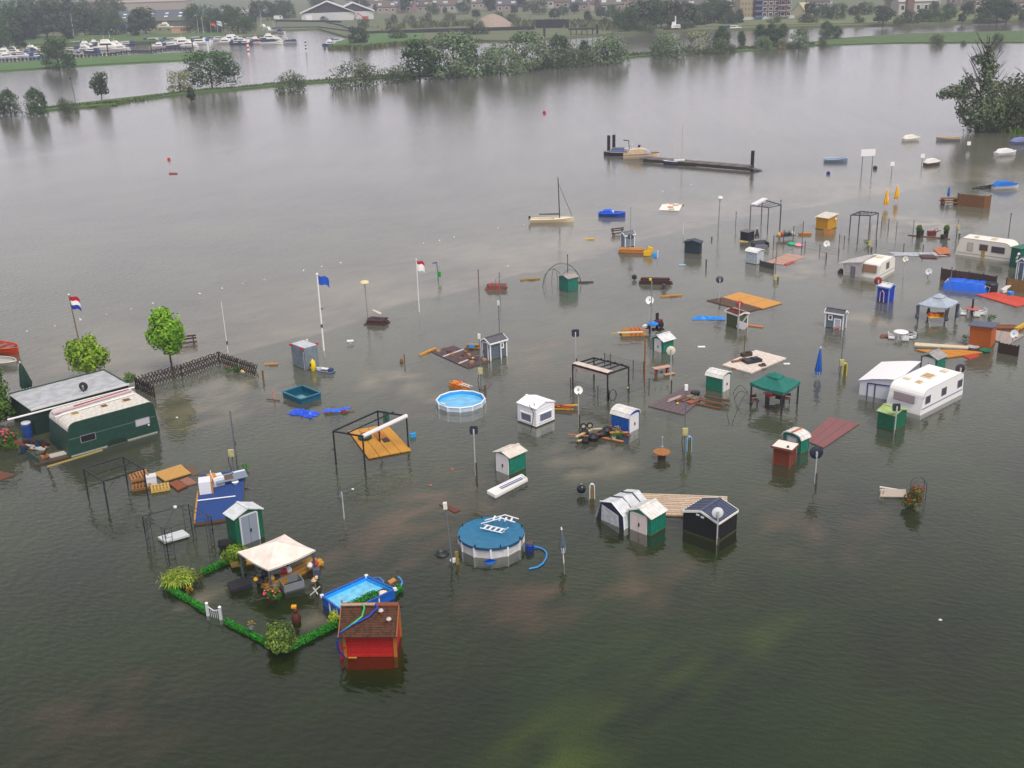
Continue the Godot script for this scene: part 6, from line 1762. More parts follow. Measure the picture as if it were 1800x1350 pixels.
func pools() -> void:
	var h := 0.59
	round_pool(V(-1.42,0,-55.01), 1.8, h, "white walled round pool with tight blue cover and a ladder on top", "cfcfd4", true)
	var t := thing("pool_ladder", "white folding pool ladder lying on the blue cover", "ladder", V(-1.22,0,-55.26) + V(0, h + 0.08, 0), -0.5)
	var m := plain("e4e6ea", 0.4)
	for s in [-1.0, 1.0]:
		part(t, "rail", G.new().path([V(-0.8, 0.05, s * 0.22), V(0.6, 0.05, s * 0.22), V(0.75, 0.2, s * 0.22)], 0.03, 6), m)
		part(t, "back_rail", G.new().path([V(-0.9, 0.15, s * 0.22 - 0.3), V(0.2, 0.55, s * 0.22 - 0.7), V(0.9, 0.3, s * 0.22 - 1.0)], 0.03, 6), m)
	for k in 4:
		part(t, "step", G.new().box(V(-0.55 + k * 0.32, 0.06, 0), V(0.1, 0.05, 0.46)), m)
		part(t, "back_step", G.new().box(V(-0.3 + k * 0.3, 0.42 - 0.03 * k, -0.55 - 0.12 * k), V(0.1, 0.05, 0.46), Basis(Vector3.UP, 0.3)), m)
	t = thing("pump_barrel", "dark blue filter barrel beside the covered pool", "barrel", V(0.7,0,-54.1))
	part(t, "body", G.new().lathe(Vector3.ZERO, [Vector2(0.22, -0.3), Vector2(0.25, 0), Vector2(0.25, 0.32), Vector2(0.2, 0.4)], 14), plain("1a3a8c", 0.4))
	part(t, "lid", G.new().lathe(Vector3.ZERO, [Vector2(0.22, 0.38), Vector2(0.22, 0.43), Vector2(0, 0.44)], 14), plain("4a4044"))
	solo("pool_hose", "curved light blue hose floating right of the covered pool", "hose", G.new().path([V(0.87,0.1,-54.29), V(1.27,0.06,-54.15), V(1.51,0.06,-53.88), V(1.62,0.05,-53.51), V(1.57,0.05,-53.01), V(1.36,0.05,-52.41), V(1.05,0.04,-52.08), V(0.62,0.03,-51.94)], 0.05, 6), plain("3f90d0", 0.4), Vector3.ZERO, 0.0, "", 80.0)
	solo("blue_tarp", "triangle of bright blue tarpaulin at the front of the covered pool", "tarpaulin", G.new().quad(V(-1.85,0.02,-52.84), V(-1.45,0.02,-52.51), V(-1.08,0.04,-52.94), V(-1.47,0.35,-52.6)), plain("1f78c4", 0.5))
	solo("rubber_ring", "dark rubber ring floating left of the covered pool", "ring", G.new().lathe(Vector3.ZERO, [Vector2(0.22, 0.0), Vector2(0.33, 0.1), Vector2(0.4, 0.04), Vector2(0.36, -0.05)], 18), plain("1a2430"), V(-4.12,0,-53.88))
	meter_post(V(-3.51,0,-52.72), 3.42, "supply pole with white head and mossy stump left of the covered pool", {"head": "d8d8d0", "box": 0.0, "stump": 0.75, "lean": 0.06, "stump_color": "8a7a34"})
	solo("white_bucket", "small white tub at the foot of the pole by the covered pool", "tub", G.new().lathe(Vector3.ZERO, [Vector2(0.16, -0.1), Vector2(0.26, 0.1), Vector2(0.22, 0.12), Vector2(0, 0.12)], 12), plain("dfe0e0"), V(-3.4,0,-53.02))
	panel("reddish brown board floating behind the pole by the covered pool", [V(-4.58,0,-59.85),V(-4.21,0,-59.98),V(-3.26,0,-59.02),V(-3.62,0,-58.75)], "6a3a30", {"y": 0.05, "seams": 2})
	h = 0.31
	round_pool(V(-3.83,0,-76.47), 1.79, h + 0.02, "open white rimmed round pool full of light blue water", "c4d2e6", false)
	solo("pool_pipe", "small white pipe bent over the open pool's left rim", "pipe", G.new().path([V(-5.4,0.1,-76), V(-5.23,0.5,-75.43), V(-4.92,0.5,-75.07)], 0.04, 6), plain("e6e8ea"))

func sheds_middle() -> void:
	var teal := mt("207a69", 0.45)
	var white := mt("e2e2e2", 0.5)
	var door := plain("dcdadc", 0.5)
	var cv := shed(V(-0.25,0,-64.66),-0.794,1.32,1.37,1.26, {"label": "teal metal shed with a white sheet tied over its roof, beside the long white tray", "wall": teal, "roof": mt("d8d2cc", 0.75), "rise": 0.2, "door": "L", "door_color": door, "roof_ribs": false, "over": 0.12, "door_width": 0.95})
	shed(V(7.44,0,-56.19),-0.779,1.54,1.32,1.14, {"label": "teal metal shed with ribbed white roof between the blue tent and the black shed", "wall": teal, "roof": white, "rise": 0.34, "door": "L", "door_color": plain("d8cccc", 0.5), "door_at": -0.05, "door_width": 1.0})
	var bk := shed(V(10.91,0,-55.7),-0.750,2.25,1.91,1.23, {"label": "black wooden shed with slate grey roof and white edges, largest of the front row", "wall": wood("12151c", "y"), "roof": mt("4a5268", 0.45), "cap": plain("4a5268"), "trim": plain("e4e2dc"), "rise": 0.36, "over": 0.06, "corners": false, "pitch_of_ribs": 0.14})
	for k in 2:
		part(bk, "vent", G.new().box(V(-0.18 + 0.3 * k, 1.32 - 0.06 * k, 0.985), V(0.2, 0.11, 0.04)), plain("dfe6f2"))
	dish(V(11.02,0,-54.05), 1.89, 0.32, "c9cdd0", "white dish on a pole before the black shed", {"back": true, "tilt": 0.15, "post": 0.4})
	# the blue and white tent left of it
	var tn := thing("frame_tent", "navy and white frame tent sagging into the water beside the teal shed", "tent", V(5.42,0,-56.88), -0.849)
	var tb := [Vector2(-1.0, -0.5), Vector2(1.0, -0.5), Vector2(0.95, 0.55), Vector2(0.0, 1.35), Vector2(-0.85, 0.95)]
	part(tn, "front_wall", G.new().ext(PackedVector2Array([Vector2(-1.15, -0.4), Vector2(1.0, -0.4), Vector2(0.92, 0.75), Vector2(0.1, 1.3), Vector2(-0.75, 1.05)]), -0.02, 0.0), mt("1f2842", 0.8))
	part(tn, "front_panel", G.new().ext(PackedVector2Array([Vector2(-0.72, -0.1), Vector2(0.7, -0.4), Vector2(0.62, 0.72), Vector2(-0.68, 0.98)]), 0.0, 0.025), mt("c4c8d0", 0.8, "streak", V(0.6, 0.6, 0.6)))
	var rows := []
	for k in 5:
		var z := -2.3 * k / 4.0
		var dy := 0.08 * sin(k * 2.4)
		rows.append([V(1.1, -0.4, z), V(1.0, 0.78 + dy, z), V(0.1, 1.36 - dy, z), V(-0.8, 1.12, z), V(-1.3, -0.4, z + 0.1)])
	part(tn, "roof", G.new().sheet(rows), mt("d2d6dc", 0.8, "streak", V(0.5, 0.5, 0.5)))
	for z in [0.01, -0.9, -1.75]:
		part(tn, "rib", G.new().path([V(1.12, -0.3, z), V(1.02, 0.8, z), V(0.1, 1.39, z), V(-0.82, 1.14, z)], 0.04, 5), plain("2a3350" if z < 0 else "e6e8ec"))
	var dk: Array = [V(7.24,0,-60.53),V(12.7,0,-59.7),V(12.19,0,-57.02),V(6.61,0,-57.87)]
	var w := thing("plank_deck", "bleached plank deck floating behind the teal and black sheds", "deck", (dk[0] + dk[2]) / 2.0)
	for i in 22:
		var u0 := i / 22.0 + 0.004
		var u1 := (i + 1) / 22.0 - 0.004
		for j in 4:
			var v0 := j / 4.0 + (0.02 * ((i * 5) % 7) if j else 0.0)
			var v1 := (j + 1) / 4.0 + (0.02 * ((i * 5) % 7) if j < 3 else 0.0) - 0.003
			var q := []
			for e in [[v0, u0], [v1, u0], [v1, u1], [v0, u1]]:
				q.append(dk[0].lerp(dk[3], e[1]).lerp(dk[1].lerp(dk[2], e[1]), e[0]) - w.position)
			part(w, "plank", G.new().slab(q, 0.02, 0.1 + 0.006 * ((i + j) % 3)), wood(["cdb8a4", "bfa48e", "d8c8b6", "b8987e"][(i * 3 + j * 2) % 4]))
	shed(V(7.75,0,-70.82),-0.726,1.38,1.27,1.22, {"label": "bright blue metal shed with white rounded roof beside the drifting junk", "wall": mt("1b68bc", 0.45), "roof": white, "ridge": "x", "style": "barrel", "rise": 0.3, "door": "R", "door_color": door, "door_width": 0.9})
	var w0 := shed(V(12.62,0,-87.24),-0.931,1.24,1.1,1.09, {"label": "teal metal shed with white tent sheet on its roof, behind the white dish", "wall": teal, "roof": mt("d8dade", 0.7), "rise": 0.3, "door": "L", "door_color": door, "over": 0.2, "roof_ribs": false})
	shed(V(5.89,0,-106.46),-0.931,1.39,1.21,1.39, {"label": "teal closed shed with grey felt roof under the wire hoops", "wall": mt("237468", 0.5), "roof": mt("a09a98", 0.8), "rise": 0.2, "roof_ribs": false})
	var gr := plain("5c6672", 0.6)
	var gh := shed(V(-1.41,0,-86.84),-0.899,1.21,1.68,1.47, {"called": "hut", "label": "grey plastic hut with white edges and green window on the paver raft", "wall": gr, "roof": mt("5a5a62", 0.7), "rise": 0.32, "trim": plain("e8eaec"), "boards": "boards", "roof_ribs": false, "door": "L", "door_color": plain("66707c"), "frame": plain("e4e6e8"), "leaves": 1, "door_width": 0.6, "windows": [["R", 0.35, 1.05, 0.3, 0.42, "1c7a34"]]})
	part(gh, "mid_trim", G.new().box(V(0.81, 0.45, -0.1), V(0.05, 1.7, 0.08)), plain("e8eaec"))
	# shipping container
	var ct := shed(V(-16.84,0,-85.9),-0.803,1.85,1.22,1.85, {"called": "container", "category": "container", "label": "grey steel container with red corner blocks standing in the water", "style": "flat", "wall": mt("7d8894", 0.5), "roof": mt("c2c8d0", 0.5), "over": 0.0, "pitch_of_ribs": 0.17, "roof_ribs": false})
	var hh := 1.85
	for sx in [-1.0, 1.0]:
		for sz in [-1.0, 1.0]:
			part(ct, "corner_casting", G.new().box(V(sx * 0.72, hh + 0.02, sz * 0.78), V(0.18, 0.16, 0.18)), plain("c0283c" if sx + sz > -1 else "d8cfc0"))
	for k in 8:
		part(ct, "door_corrugation", G.new().box(V(0.76, 0.05 + k * 0.2, 0), V(0.06, 0.09, 1.36)), plain("aeb6c0", 0.5))
	var ky := thing("kayak", "yellow kayak standing on end against the grey container", "kayak", V(-16.03,0,-84.62), -0.9)
	part(ky, "hull", G.new().lathe(V(0, -0.2, 0), [Vector2(0, 0), Vector2(0.16, 0.15), Vector2(0.24, 0.6), Vector2(0.2, 1.0), Vector2(0, 1.25)], 10), plain("dcc412", 0.4), 60.0)
	part(ky, "cockpit", G.new().lathe(V(0, 0.3, 0.12), [Vector2(0.05, 0.0), Vector2(0.13, 0.15), Vector2(0.12, 0.35), Vector2(0.04, 0.5)], 10), plain("2a2a18"))
	var mb := cruiser(1.6, "e8eaee", "d8dade", "white model-like small boat toy beside the grey container", V(-15.03,0,-84.13), 2.8, 1, "")
	# tent trailer, white
	var e := shed(V(1.64,0,-72.68),-0.800,1.81,1.87,1.41, {"called": "trailer_tent", "category": "tent", "label": "white trailer tent with dark mesh windows, standing alone in the middle", "wall": plain("e6e6ec", 0.8), "roof": plain("f2f2f5", 0.8), "ridge": "x", "rise": 0.26, "boards": "none", "roof_ribs": false, "over": 0.06, "windows": [["L", -0.05, 0.55, 1.05, 0.62, "6e7280"], ["R", 0.0, 0.6, 1.25, 0.62, "6a7082"]]})
	for a in [[0.86, 1.1, 1.0], [0.7, 1.3, 0.55]]:
		part(e, "guy_band", G.new().path([V(0.5, 1.72, a[2] + 0.2), V(a[0], a[1], a[2] + 0.1), V(a[0] - 0.1, -0.3, a[2] + 0.35)], 0.025, 5), plain("22242c"))
	var kd := thing("folded_kayak", "orange and yellow planks floating behind the white trailer tent", "timber", V(3.53,0,-74.64), -0.15)
	for i in 6:
		part(kd, "plank", G.new().box(V(0.15 * i - 0.3, 0.1 + 0.1 * (i % 3), 0.12 * (i % 4) - 0.2), V(1.5, 0.08, 0.16), Basis(Vector3.UP, 0.1 * i - 0.3)), wood(["d88a1c", "e0a428", "c8401c", "b88a2a"][i % 4]))

func middle_things() -> void:
	# dishes and posts: pixel foot and head measured to metres
	dish(V(-2.48,0,-63.86), 3.09, 0.26, "171d2a", "dark square flat dish on a pole above the mossy stump, left of centre", {"square": true, "post": 0.9, "back": true})
	dish(V(5.19,0,-84.39), 2.6, 0.3, "171c2a", "dark square dish with a white arm left of the black pergola", {"square": true, "post": 0.5, "back": true})
	dish(V(4.54,0,-71.15), 2.84, 0.3, "eceeec", "white round dish before the black pergola's left post", {"post": 1.0})
	dish(V(11.85,0,-77.65), 3.2, 0.34, "bdb8a8", "cream dish before the teal shed with the tent sheet", {"back": true, "post": 0.9})
	dish(V(12.17,0,-92.76), 2.75, 0.36, "e6e8ea", "white dish behind the pole of the blue topped junk raft", {"post": 0.8})
	dish(V(-10.1,0,-58.44), 1.63, 0.26, "7d8ca0", "blue-grey dish turned sideways on a short pole below the pergola", {"yaw": -1.2, "tilt": 0.1})
	dish(V(18.34,0,-61.28), 2.02, 0.42, "1b2436", "dark blue round dish on a stump right of the brown shed", {"back": true, "post": 0.7, "tilt": 0.1})
	dish(V(19.71,0,-100.3), 2.27, 0.36, "2c3440", "dark grey dish at the left corner of the brown boards", {"back": true, "post": 0.5})
	meter_post(V(-2.35,0,-78.83), 4.28, "supply pole with pale head and yellow meter box before the grey hut", {"head": "d4d8cc", "box": 1.7, "stump": 0.5})
	meter_post(V(11.14,0,-66.31), 4.5, "supply pole with white lamp head, yellow box and hoses below the purple deck", {"head": "e2e4e8", "box": 1.6, "stump": 1.0, "hose": "8ab4d4"})
	meter_post(V(4.32,0,-60.18), 0.5, "short mossy post with white box beside the round barbecue", {"box": 0.0, "stump": 0.75, "stump_color": "8a6a24", "hose": "c8ccd0"})
	meter_post(V(-0.92,0,-87.79), 4.2, "thin grey pole with small dishes behind the grey hut", {"box": 0.0, "stump": 1.3, "head": "c4c8cc"})
	for a in [[V(-3.02,0,-106.92),2.16, "thin brown pole left of the strapped timber raft", "5a3a30"], [V(-0.92,0,-105.04),2.3, "pole with small grey box behind the strapped timber raft", "6a7076"], [V(11.92,0,-89.6),5.2, "grey pole rising from the blue topped junk raft", "7c8288"], [V(6.11,0,-111.56),2.29, "dark pole rising behind the teal closed shed", "3a4044"], [V(13.75,0,-122.0),4.84, "tall grey-green pole before the upper grey hut", "8a9498"], [V(10.18,0,-79.75),3.4, "orange brown post right of the black pergola", "8a5a24"]]:
		solo("pole", a[2], "pole", G.new().tube(V(0, -0.8, 0), V(0, a[1], 0), 0.06 if a[3] == "8a5a24" else 0.045).box(V(0, a[1], 0), V(0.1, 0.14, 0.1)), plain(a[3]), a[0])
	parasol(V(2.5,0,-52.49), 2.1, "5a6672", "closed grey parasol with a white hem right of the covered pool", {"low": 0.8, "r": 0.16, "hem": "d4d8dc", "lean": 0.05})
	var gb := thing("green_post", "blue post with a green litter bin and bent blue top", "post", V(-7.27,0,-111.28))
	part(gb, "pole", G.new().tube(V(0, -0.8, 0), V(-0.1, 2.0, 0), 0.04), plain("3f4a68"))
	part(gb, "bin", G.new().box(V(0.1, 0.75, 0.08), V(0.34, 0.55, 0.3)), plain("1f8a34"))
	part(gb, "arm", G.new().bar(V(-0.1, 1.98, 0), V(-0.55, 1.9, 0), 0.1), plain("2a4a94"))
	part(gb, "ring", G.new().path([V(0, 1.6, 0), V(0.16, 1.5, 0), V(0.14, 1.25, 0), V(0, 1.15, 0)], 0.02, 5), plain("6a7488"))
	# the big black frame with a rolled white awning and boards under it
	var tp: Array = [V(-11.54,0,-65.97), V(-9.63,0,-65.22), V(-7.09,0,-68.48), V(-9.11,0,-69.49)]
	tp[0] = tp[1] + tp[3] - tp[2]
	var f := frame("pergola", "large black pergola frame over floating plywood sheets, left of centre", tp, 2.35, 0.1, "1c1c1f", {"rafters": 1})
	var fc: Vector3 = f.position
	part(f, "awning_roll", G.new().tube(tp[1] - fc + V(0, 2.33, -0.05), tp[2] - fc + V(0, 2.33, -0.05), 0.15, 0.15, 8), plain("d8d4d6", 0.7))
	panel("big yellow plywood sheets lying side by side under the black pergola", [V(-11.51,0,-71.56),V(-8.89,0,-72.49),V(-6.86,0,-67.9),V(-9.59,0,-66.81)], "cf9434", {"y": 0.12, "seams": 4})
	panel("orange brown sheet on the yellow plywood", [V(-9.92,0,-71.24),V(-9.57,0,-71.72),V(-8.62,0,-70.04),V(-9.21,0,-69.69)], "b86f20", {"y": 0.17})
	solo("green_bag", "dark green bag of cloth lying on the yellow plywood", "bag", G.new().lathe(Vector3.ZERO, [Vector2(0.42, 0), Vector2(0.5, 0.15), Vector2(0.3, 0.36), Vector2(0, 0.42)], 9), plain("1e3a30", 0.8), V(-10.17,0.13,-70.05), 0.0, "", 50.0)
	panel("small dark slab on the yellow plywood", [V(-9.02,0,-69.78),V(-8.7,0,-70.05),V(-8.41,0,-69.44),V(-8.78,0,-69.27)], "3a2c34", {"y": 0.2})
	solo("blue_cloth", "piece of bright blue cloth at the pergola's right post", "cloth", G.new().box(V(0, 0.12, 0), V(0.4, 0.3, 0.2)), plain("2f9ad0", 0.8), V(-6.93,0,-70.41), 0.3)
	solo("green_pump", "wooden stump with a green can behind the black pergola", "stump", G.new().box(V(0, 0, 0), V(0.16, 1.6, 0.16)).lathe(V(0.22, 0.35, 0), [Vector2(0.12, -0.5), Vector2(0.15, 0), Vector2(0.1, 0.35), Vector2(0, 0.4)], 8), plain("2a5a4a"), V(-9.19,0,-73.46))
	# teal tub and tarpaulins
	var tb := thing("plastic_tub", "big dark teal plastic tub with rainwater left of the middle", "tub", V(-15.95,0,-78.63), -0.796)
	var l2 := 2.35
	var w2 := 1.75
	for s in [[0, w2 / 2, l2, 0.07], [0, -w2 / 2, l2, 0.07], [l2 / 2, 0, 0.07, w2], [-l2 / 2, 0, 0.07, w2]]:
		part(tb, "side", G.new().box(V(s[0], 0.18, s[1]), V(s[2], 0.5, s[3])), plain("12566c", 0.4))
		part(tb, "rim", G.new().box(V(s[0] * 1.03, 0.44, s[1] * 1.03), V(maxf(s[2], 0.16), 0.06, maxf(s[3], 0.16))), plain("1a6a80", 0.4))
	part(tb, "bottom", G.new().box(V(0, 0.0, 0), V(l2, 0.06, w2)), plain("164c5c", 0.3))
	part(tb, "rainwater", G.new().box(V(0.1, 0.06, 0.15), V(l2 * 0.5, 0.02, w2 * 0.5)), plain("5a8a92", 0.06))
	tarp("blue_tarp", "crumpled royal blue tarpaulin below the teal tub", V(-15.24,0,-75.35), -0.5, 2.2, 1.1, "2f62d4", 0.4, 3)
	tarp("blue_tarp", "thin blue tarpaulin spread towards the pergola", V(-12.92,0,-75.73), 0.15, 1.9, 0.8, "3a70d8", 0.16, 8)
	timber("driftwood", "brown sticks and bricks on the thin blue tarpaulin", "driftwood", V(-12.85,0,-75.28), 0.1, [[-0.6, 0.1, 0.1, 0.6, 0.1, 0.16, 0.1, "6a4a34"], [0.5, 0.1, 0.0, 0.3, 0.2, 0.2, 0.5, "8a3a24"], [1.0, 0.08, -0.1, 0.6, 0.08, 0.1, 0.2, "9a6a40"], [0.2, 0.06, 0.25, 1.2, 0.05, 0.08, -0.1, "5a4438"]])
	var pk := thing("marker_post", "pink marker post with two sticks floating at its foot", "post", V(-17.99,0,-78.44))
	part(pk, "post", G.new().tube(V(0, -0.8, 0), V(-0.03, 0.75, 0), 0.05), plain("c88a84"))
	part(pk, "stick", G.new().bar(V(-0.6, 0.08, 0.1), V(0.5, 0.06, 0.45), 0.06), wood("5a3f2c"))
	for a in [[V(-19.79,0,-86.47), 0.0, "c8905a", "orange brown stick with pink ends right of the lattice fence"], [V(-7.01,0,-88.49), 0.95, "d89a2c", "orange plank slanting at the left of the paver raft"], [V(2.19,0,-110.66), 0.12, "a87a30", "long wet plank floating right of the timber raft"], [V(15.61,0,-103.07), 0.16, "c88a24", "yellow planks strapped together in the upper middle"], [V(7.52,0,-108.95), 0.0, "4a4a44", "thin dark stick floating above the teal closed shed"], [V(9.66,0,-127.9), -0.1, "e8c020", "bright yellow float below the sailing boat"]]:
		timber("plank", a[3], "plank", a[0], a[1], [[0, 0.06, 0, 1.1 if a[2] in ["c8905a", "e8c020"] else 2.1, 0.12, 0.2, 0.0, a[2]], [0.2, 0.1, 0.12, 0.7, 0.1, 0.14, 0.06, a[2]]])
	# raft of deck boards with paving blocks
	var rf: Array = [V(-6.76,0,-88.47),V(-4.85,0,-89.8),V(-1.71,0,-85.42),V(-3.53,0,-84.07)]
	panel("purple brown deck raft with paving blocks on it, before the grey hut", rf, "5c4a50", {"y": 0.08, "seams": 9, "called": "deck_raft", "category": "raft"})
	var i := 0
	for p in [[0.1, 0.18], [0.22, 0.45], [0.42, 0.86], [0.36, 0.38], [0.5, 0.6], [0.62, 0.32], [0.56, 0.78], [0.72, 0.55], [0.7, 0.86], [0.86, 0.42], [0.8, 0.7], [0.93, 0.25], [0.9, 0.9]]:
		i += 1
		var q: Vector3 = rf[0].lerp(rf[3], p[0]).lerp(rf[1].lerp(rf[2], p[0]), p[1])
		solo("paving_block", "brown concrete block lying on the purple deck raft", "block", G.new().box(V(0, 0.06, 0), V(0.34, 0.16, 0.24)), mt(["7a5a48", "a8845e", "5a4034"][i % 3], 0.85), q + V(0, 0.09, 0), 0.3 * i, "blocks on the deck raft")
	for k in 2:
		panel("%s white lath lying across the purple deck raft" % ["upper", "lower"][k], [rf[0].lerp(rf[3], 0.33 + 0.42 * k), rf[1].lerp(rf[2], 0.25 + 0.4 * k), rf[1].lerp(rf[2], 0.28 + 0.4 * k), rf[0].lerp(rf[3], 0.36 + 0.42 * k)], "d8d0d2", {"y": 0.12})
	stack(V(-3.14,0,-89.03), -0.4, 1.3, 0.7, 3, ["b88a3a", "6a4a2c", "d0a050"], "small heap of wood under a blue cloth left of the grey hut", {"tilt": 0.05})
	solo("blue_cloth", "blue cloth on the small heap of wood left of the grey hut", "cloth", G.new().lathe(Vector3.ZERO, [Vector2(0.3, 0), Vector2(0.24, 0.14), Vector2(0, 0.2)], 8), plain("2f78b8", 0.8), V(-3.3,0.4,-88.31))
	stack(V(-4.03,0,-79.71), -0.759, 1.75, 0.75, 3, ["e0901c", "c87a1a", "e8a830"], "orange timber raft with a white ladder behind the open pool", {"straps": [-0.05]})
	solo("short_ladder", "short white ladder lying on the orange timber raft", "ladder", G.new().bar(V(-0.6, 0, 0.15), V(0.6, 0, 0.15), 0.05).bar(V(-0.6, 0, -0.15), V(0.6, 0, -0.15), 0.05).box(V(-0.3, 0, 0), V(0.05, 0.04, 0.3)).box(V(0, 0, 0), V(0.05, 0.04, 0.3)).box(V(0.3, 0, 0), V(0.05, 0.04, 0.3)), plain("d4d6da"), V(-3.55,0.45,-79.09), -0.759)
	panel("dull purple sheet just under water behind the open pool", [V(-2.53,0,-79.34),V(-1.85,0,-80.77),V(-1.58,0,-80.5),V(-2.09,0,-78.57)], "6a6068", {"y": 0.03})
	stack(V(-1.26,0,-107.56), -0.12, 2.3, 0.9, 4, ["c89018", "6a4248", "8a5a50", "5a3a34"], "timber raft with yellow beam and red straps in the upper middle", {"straps": [0.05, -0.25], "strap_color": "c8443a"})
	solo("bent_pipe", "thin bent pipe standing on the timber raft with yellow beam", "pipe", G.new().path([V(0, 0.3, 0), V(0.05, 0.9, 0), V(0.4, 1.15, 0), V(0.7, 1.15, 0)], 0.025, 6), plain("5a6068"), V(-1.37,0,-108.22))
	stack(V(-12.15,0,-97.01), -0.25, 2.0, 1.2, 4, ["4a3034", "5a3c3a", "3a2a2c"], "dark red-brown stack of crates and boards behind the street lamp", {})
	panel("pale board lying on the dark stack by the street lamp", [V(-12.64,0.55,-97.57),V(-12.45,0.55,-97.73),V(-11.6,0.55,-96.58),V(-11.78,0.55,-96.25)], "d8cfc4", {"y": 0.6})
	# table in the water, buckets
	solo("white_table", "small white table top standing out of the water", "table", G.new().box(V(0, 0.26, 0), V(0.55, 0.05, 0.4)).box(V(0, 0, 0), V(0.12, 0.5, 0.12)), plain("e0e2e4"), V(-13.89,0,-91.41), 0.1)
	solo("garden_tap", "brown pot and hook on a short post in the open water", "post", G.new().tube(V(0.15, -0.8, 0), V(0.15, 0.75, 0), 0.05).lathe(V(-0.1, 0.1, 0), [Vector2(0.05, -0.2), Vector2(0.17, 0), Vector2(0.08, 0.25), Vector2(0, 0.26)], 8), plain("6a4a2c"), V(-8.9,0,-85.93))
	var bb := thing("barbecue", "round black kettle barbecue half under water beside a mossy post", "barbecue", V(4.01,0,-60.66))
	part(bb, "kettle", G.new().lathe(V(0, 0.42, 0), [Vector2(0, -0.3), Vector2(0.22, -0.2), Vector2(0.3, 0), Vector2(0.22, 0.2), Vector2(0, 0.3)], 16), plain("1c1e24", 0.3), 70.0)
	part(bb, "handle", G.new().box(V(0, 0.73, 0), V(0.12, 0.05, 0.05)), plain("9a9ca0"))
	for s in [-0.12, 0.12]:
		part(bb, "leg", G.new().tube(V(s, -0.6, 0), V(s * 0.7, 0.2, 0), 0.02), plain("a0a2a6"))
	var tr: Array = [V(-1.73,0,-61.21),V(0.47,0,-63.49),V(0.81,0,-62.8),V(-1.2,0,-60.55)]
	var lt := thing("long_tray", "long white plastic tray with blue poles in it, before the teal shed", "tray", (tr[0] + tr[2]) / 2.0)
	var tl := tr.map(func(p): return p - lt.position)
	part(lt, "bottom", G.new().slab(tl, 0.0, 0.1), plain("dcdcda", 0.5))
	for k in 4:
		part(lt, "rim", G.new().bar(tl[k] * 0.97 + V(0, 0.15, 0), tl[(k + 1) % 4] * 0.97 + V(0, 0.15, 0), 0.07, 0.12), plain("e6e6e6", 0.5))
	for k in 3:
		part(lt, "pole", G.new().tube(tl[0].lerp(tl[3], 0.35 + 0.15 * k).lerp(tl[1], 0.3) + V(0, 0.15, 0), tl[1].lerp(tl[2], 0.3 + 0.15 * k) * 0.85 + V(0, 0.15, 0), 0.03), plain(["3a40a8", "c8ccd8", "5a5c66"][k]))
	# spool table
	var sp := thing("cable_drum", "wooden cable drum used as a table with a bottle-like lantern on it", "table", V(9.56,0,-65.62))
	part(sp, "drum", G.new().lathe(Vector3.ZERO, [Vector2(0.26, -0.8), Vector2(0.26, 0.42)], 14), wood("4a2a1c", "y"))
	part(sp, "top", G.new().lathe(Vector3.ZERO, [Vector2(0.3, 0.42), Vector2(0.58, 0.44), Vector2(0.58, 0.5), Vector2(0, 0.51)], 9), wood("a8703a"))
	solo("oil_lantern", "tall grey lantern standing on the cable drum", "lantern", G.new().lathe(Vector3.ZERO, [Vector2(0.1, 0), Vector2(0.05, 0.08), Vector2(0.05, 0.6), Vector2(0.08, 0.66), Vector2(0, 0.8)], 8), plain("8a949e", 0.3), V(9.69,0.5,-66.39) )

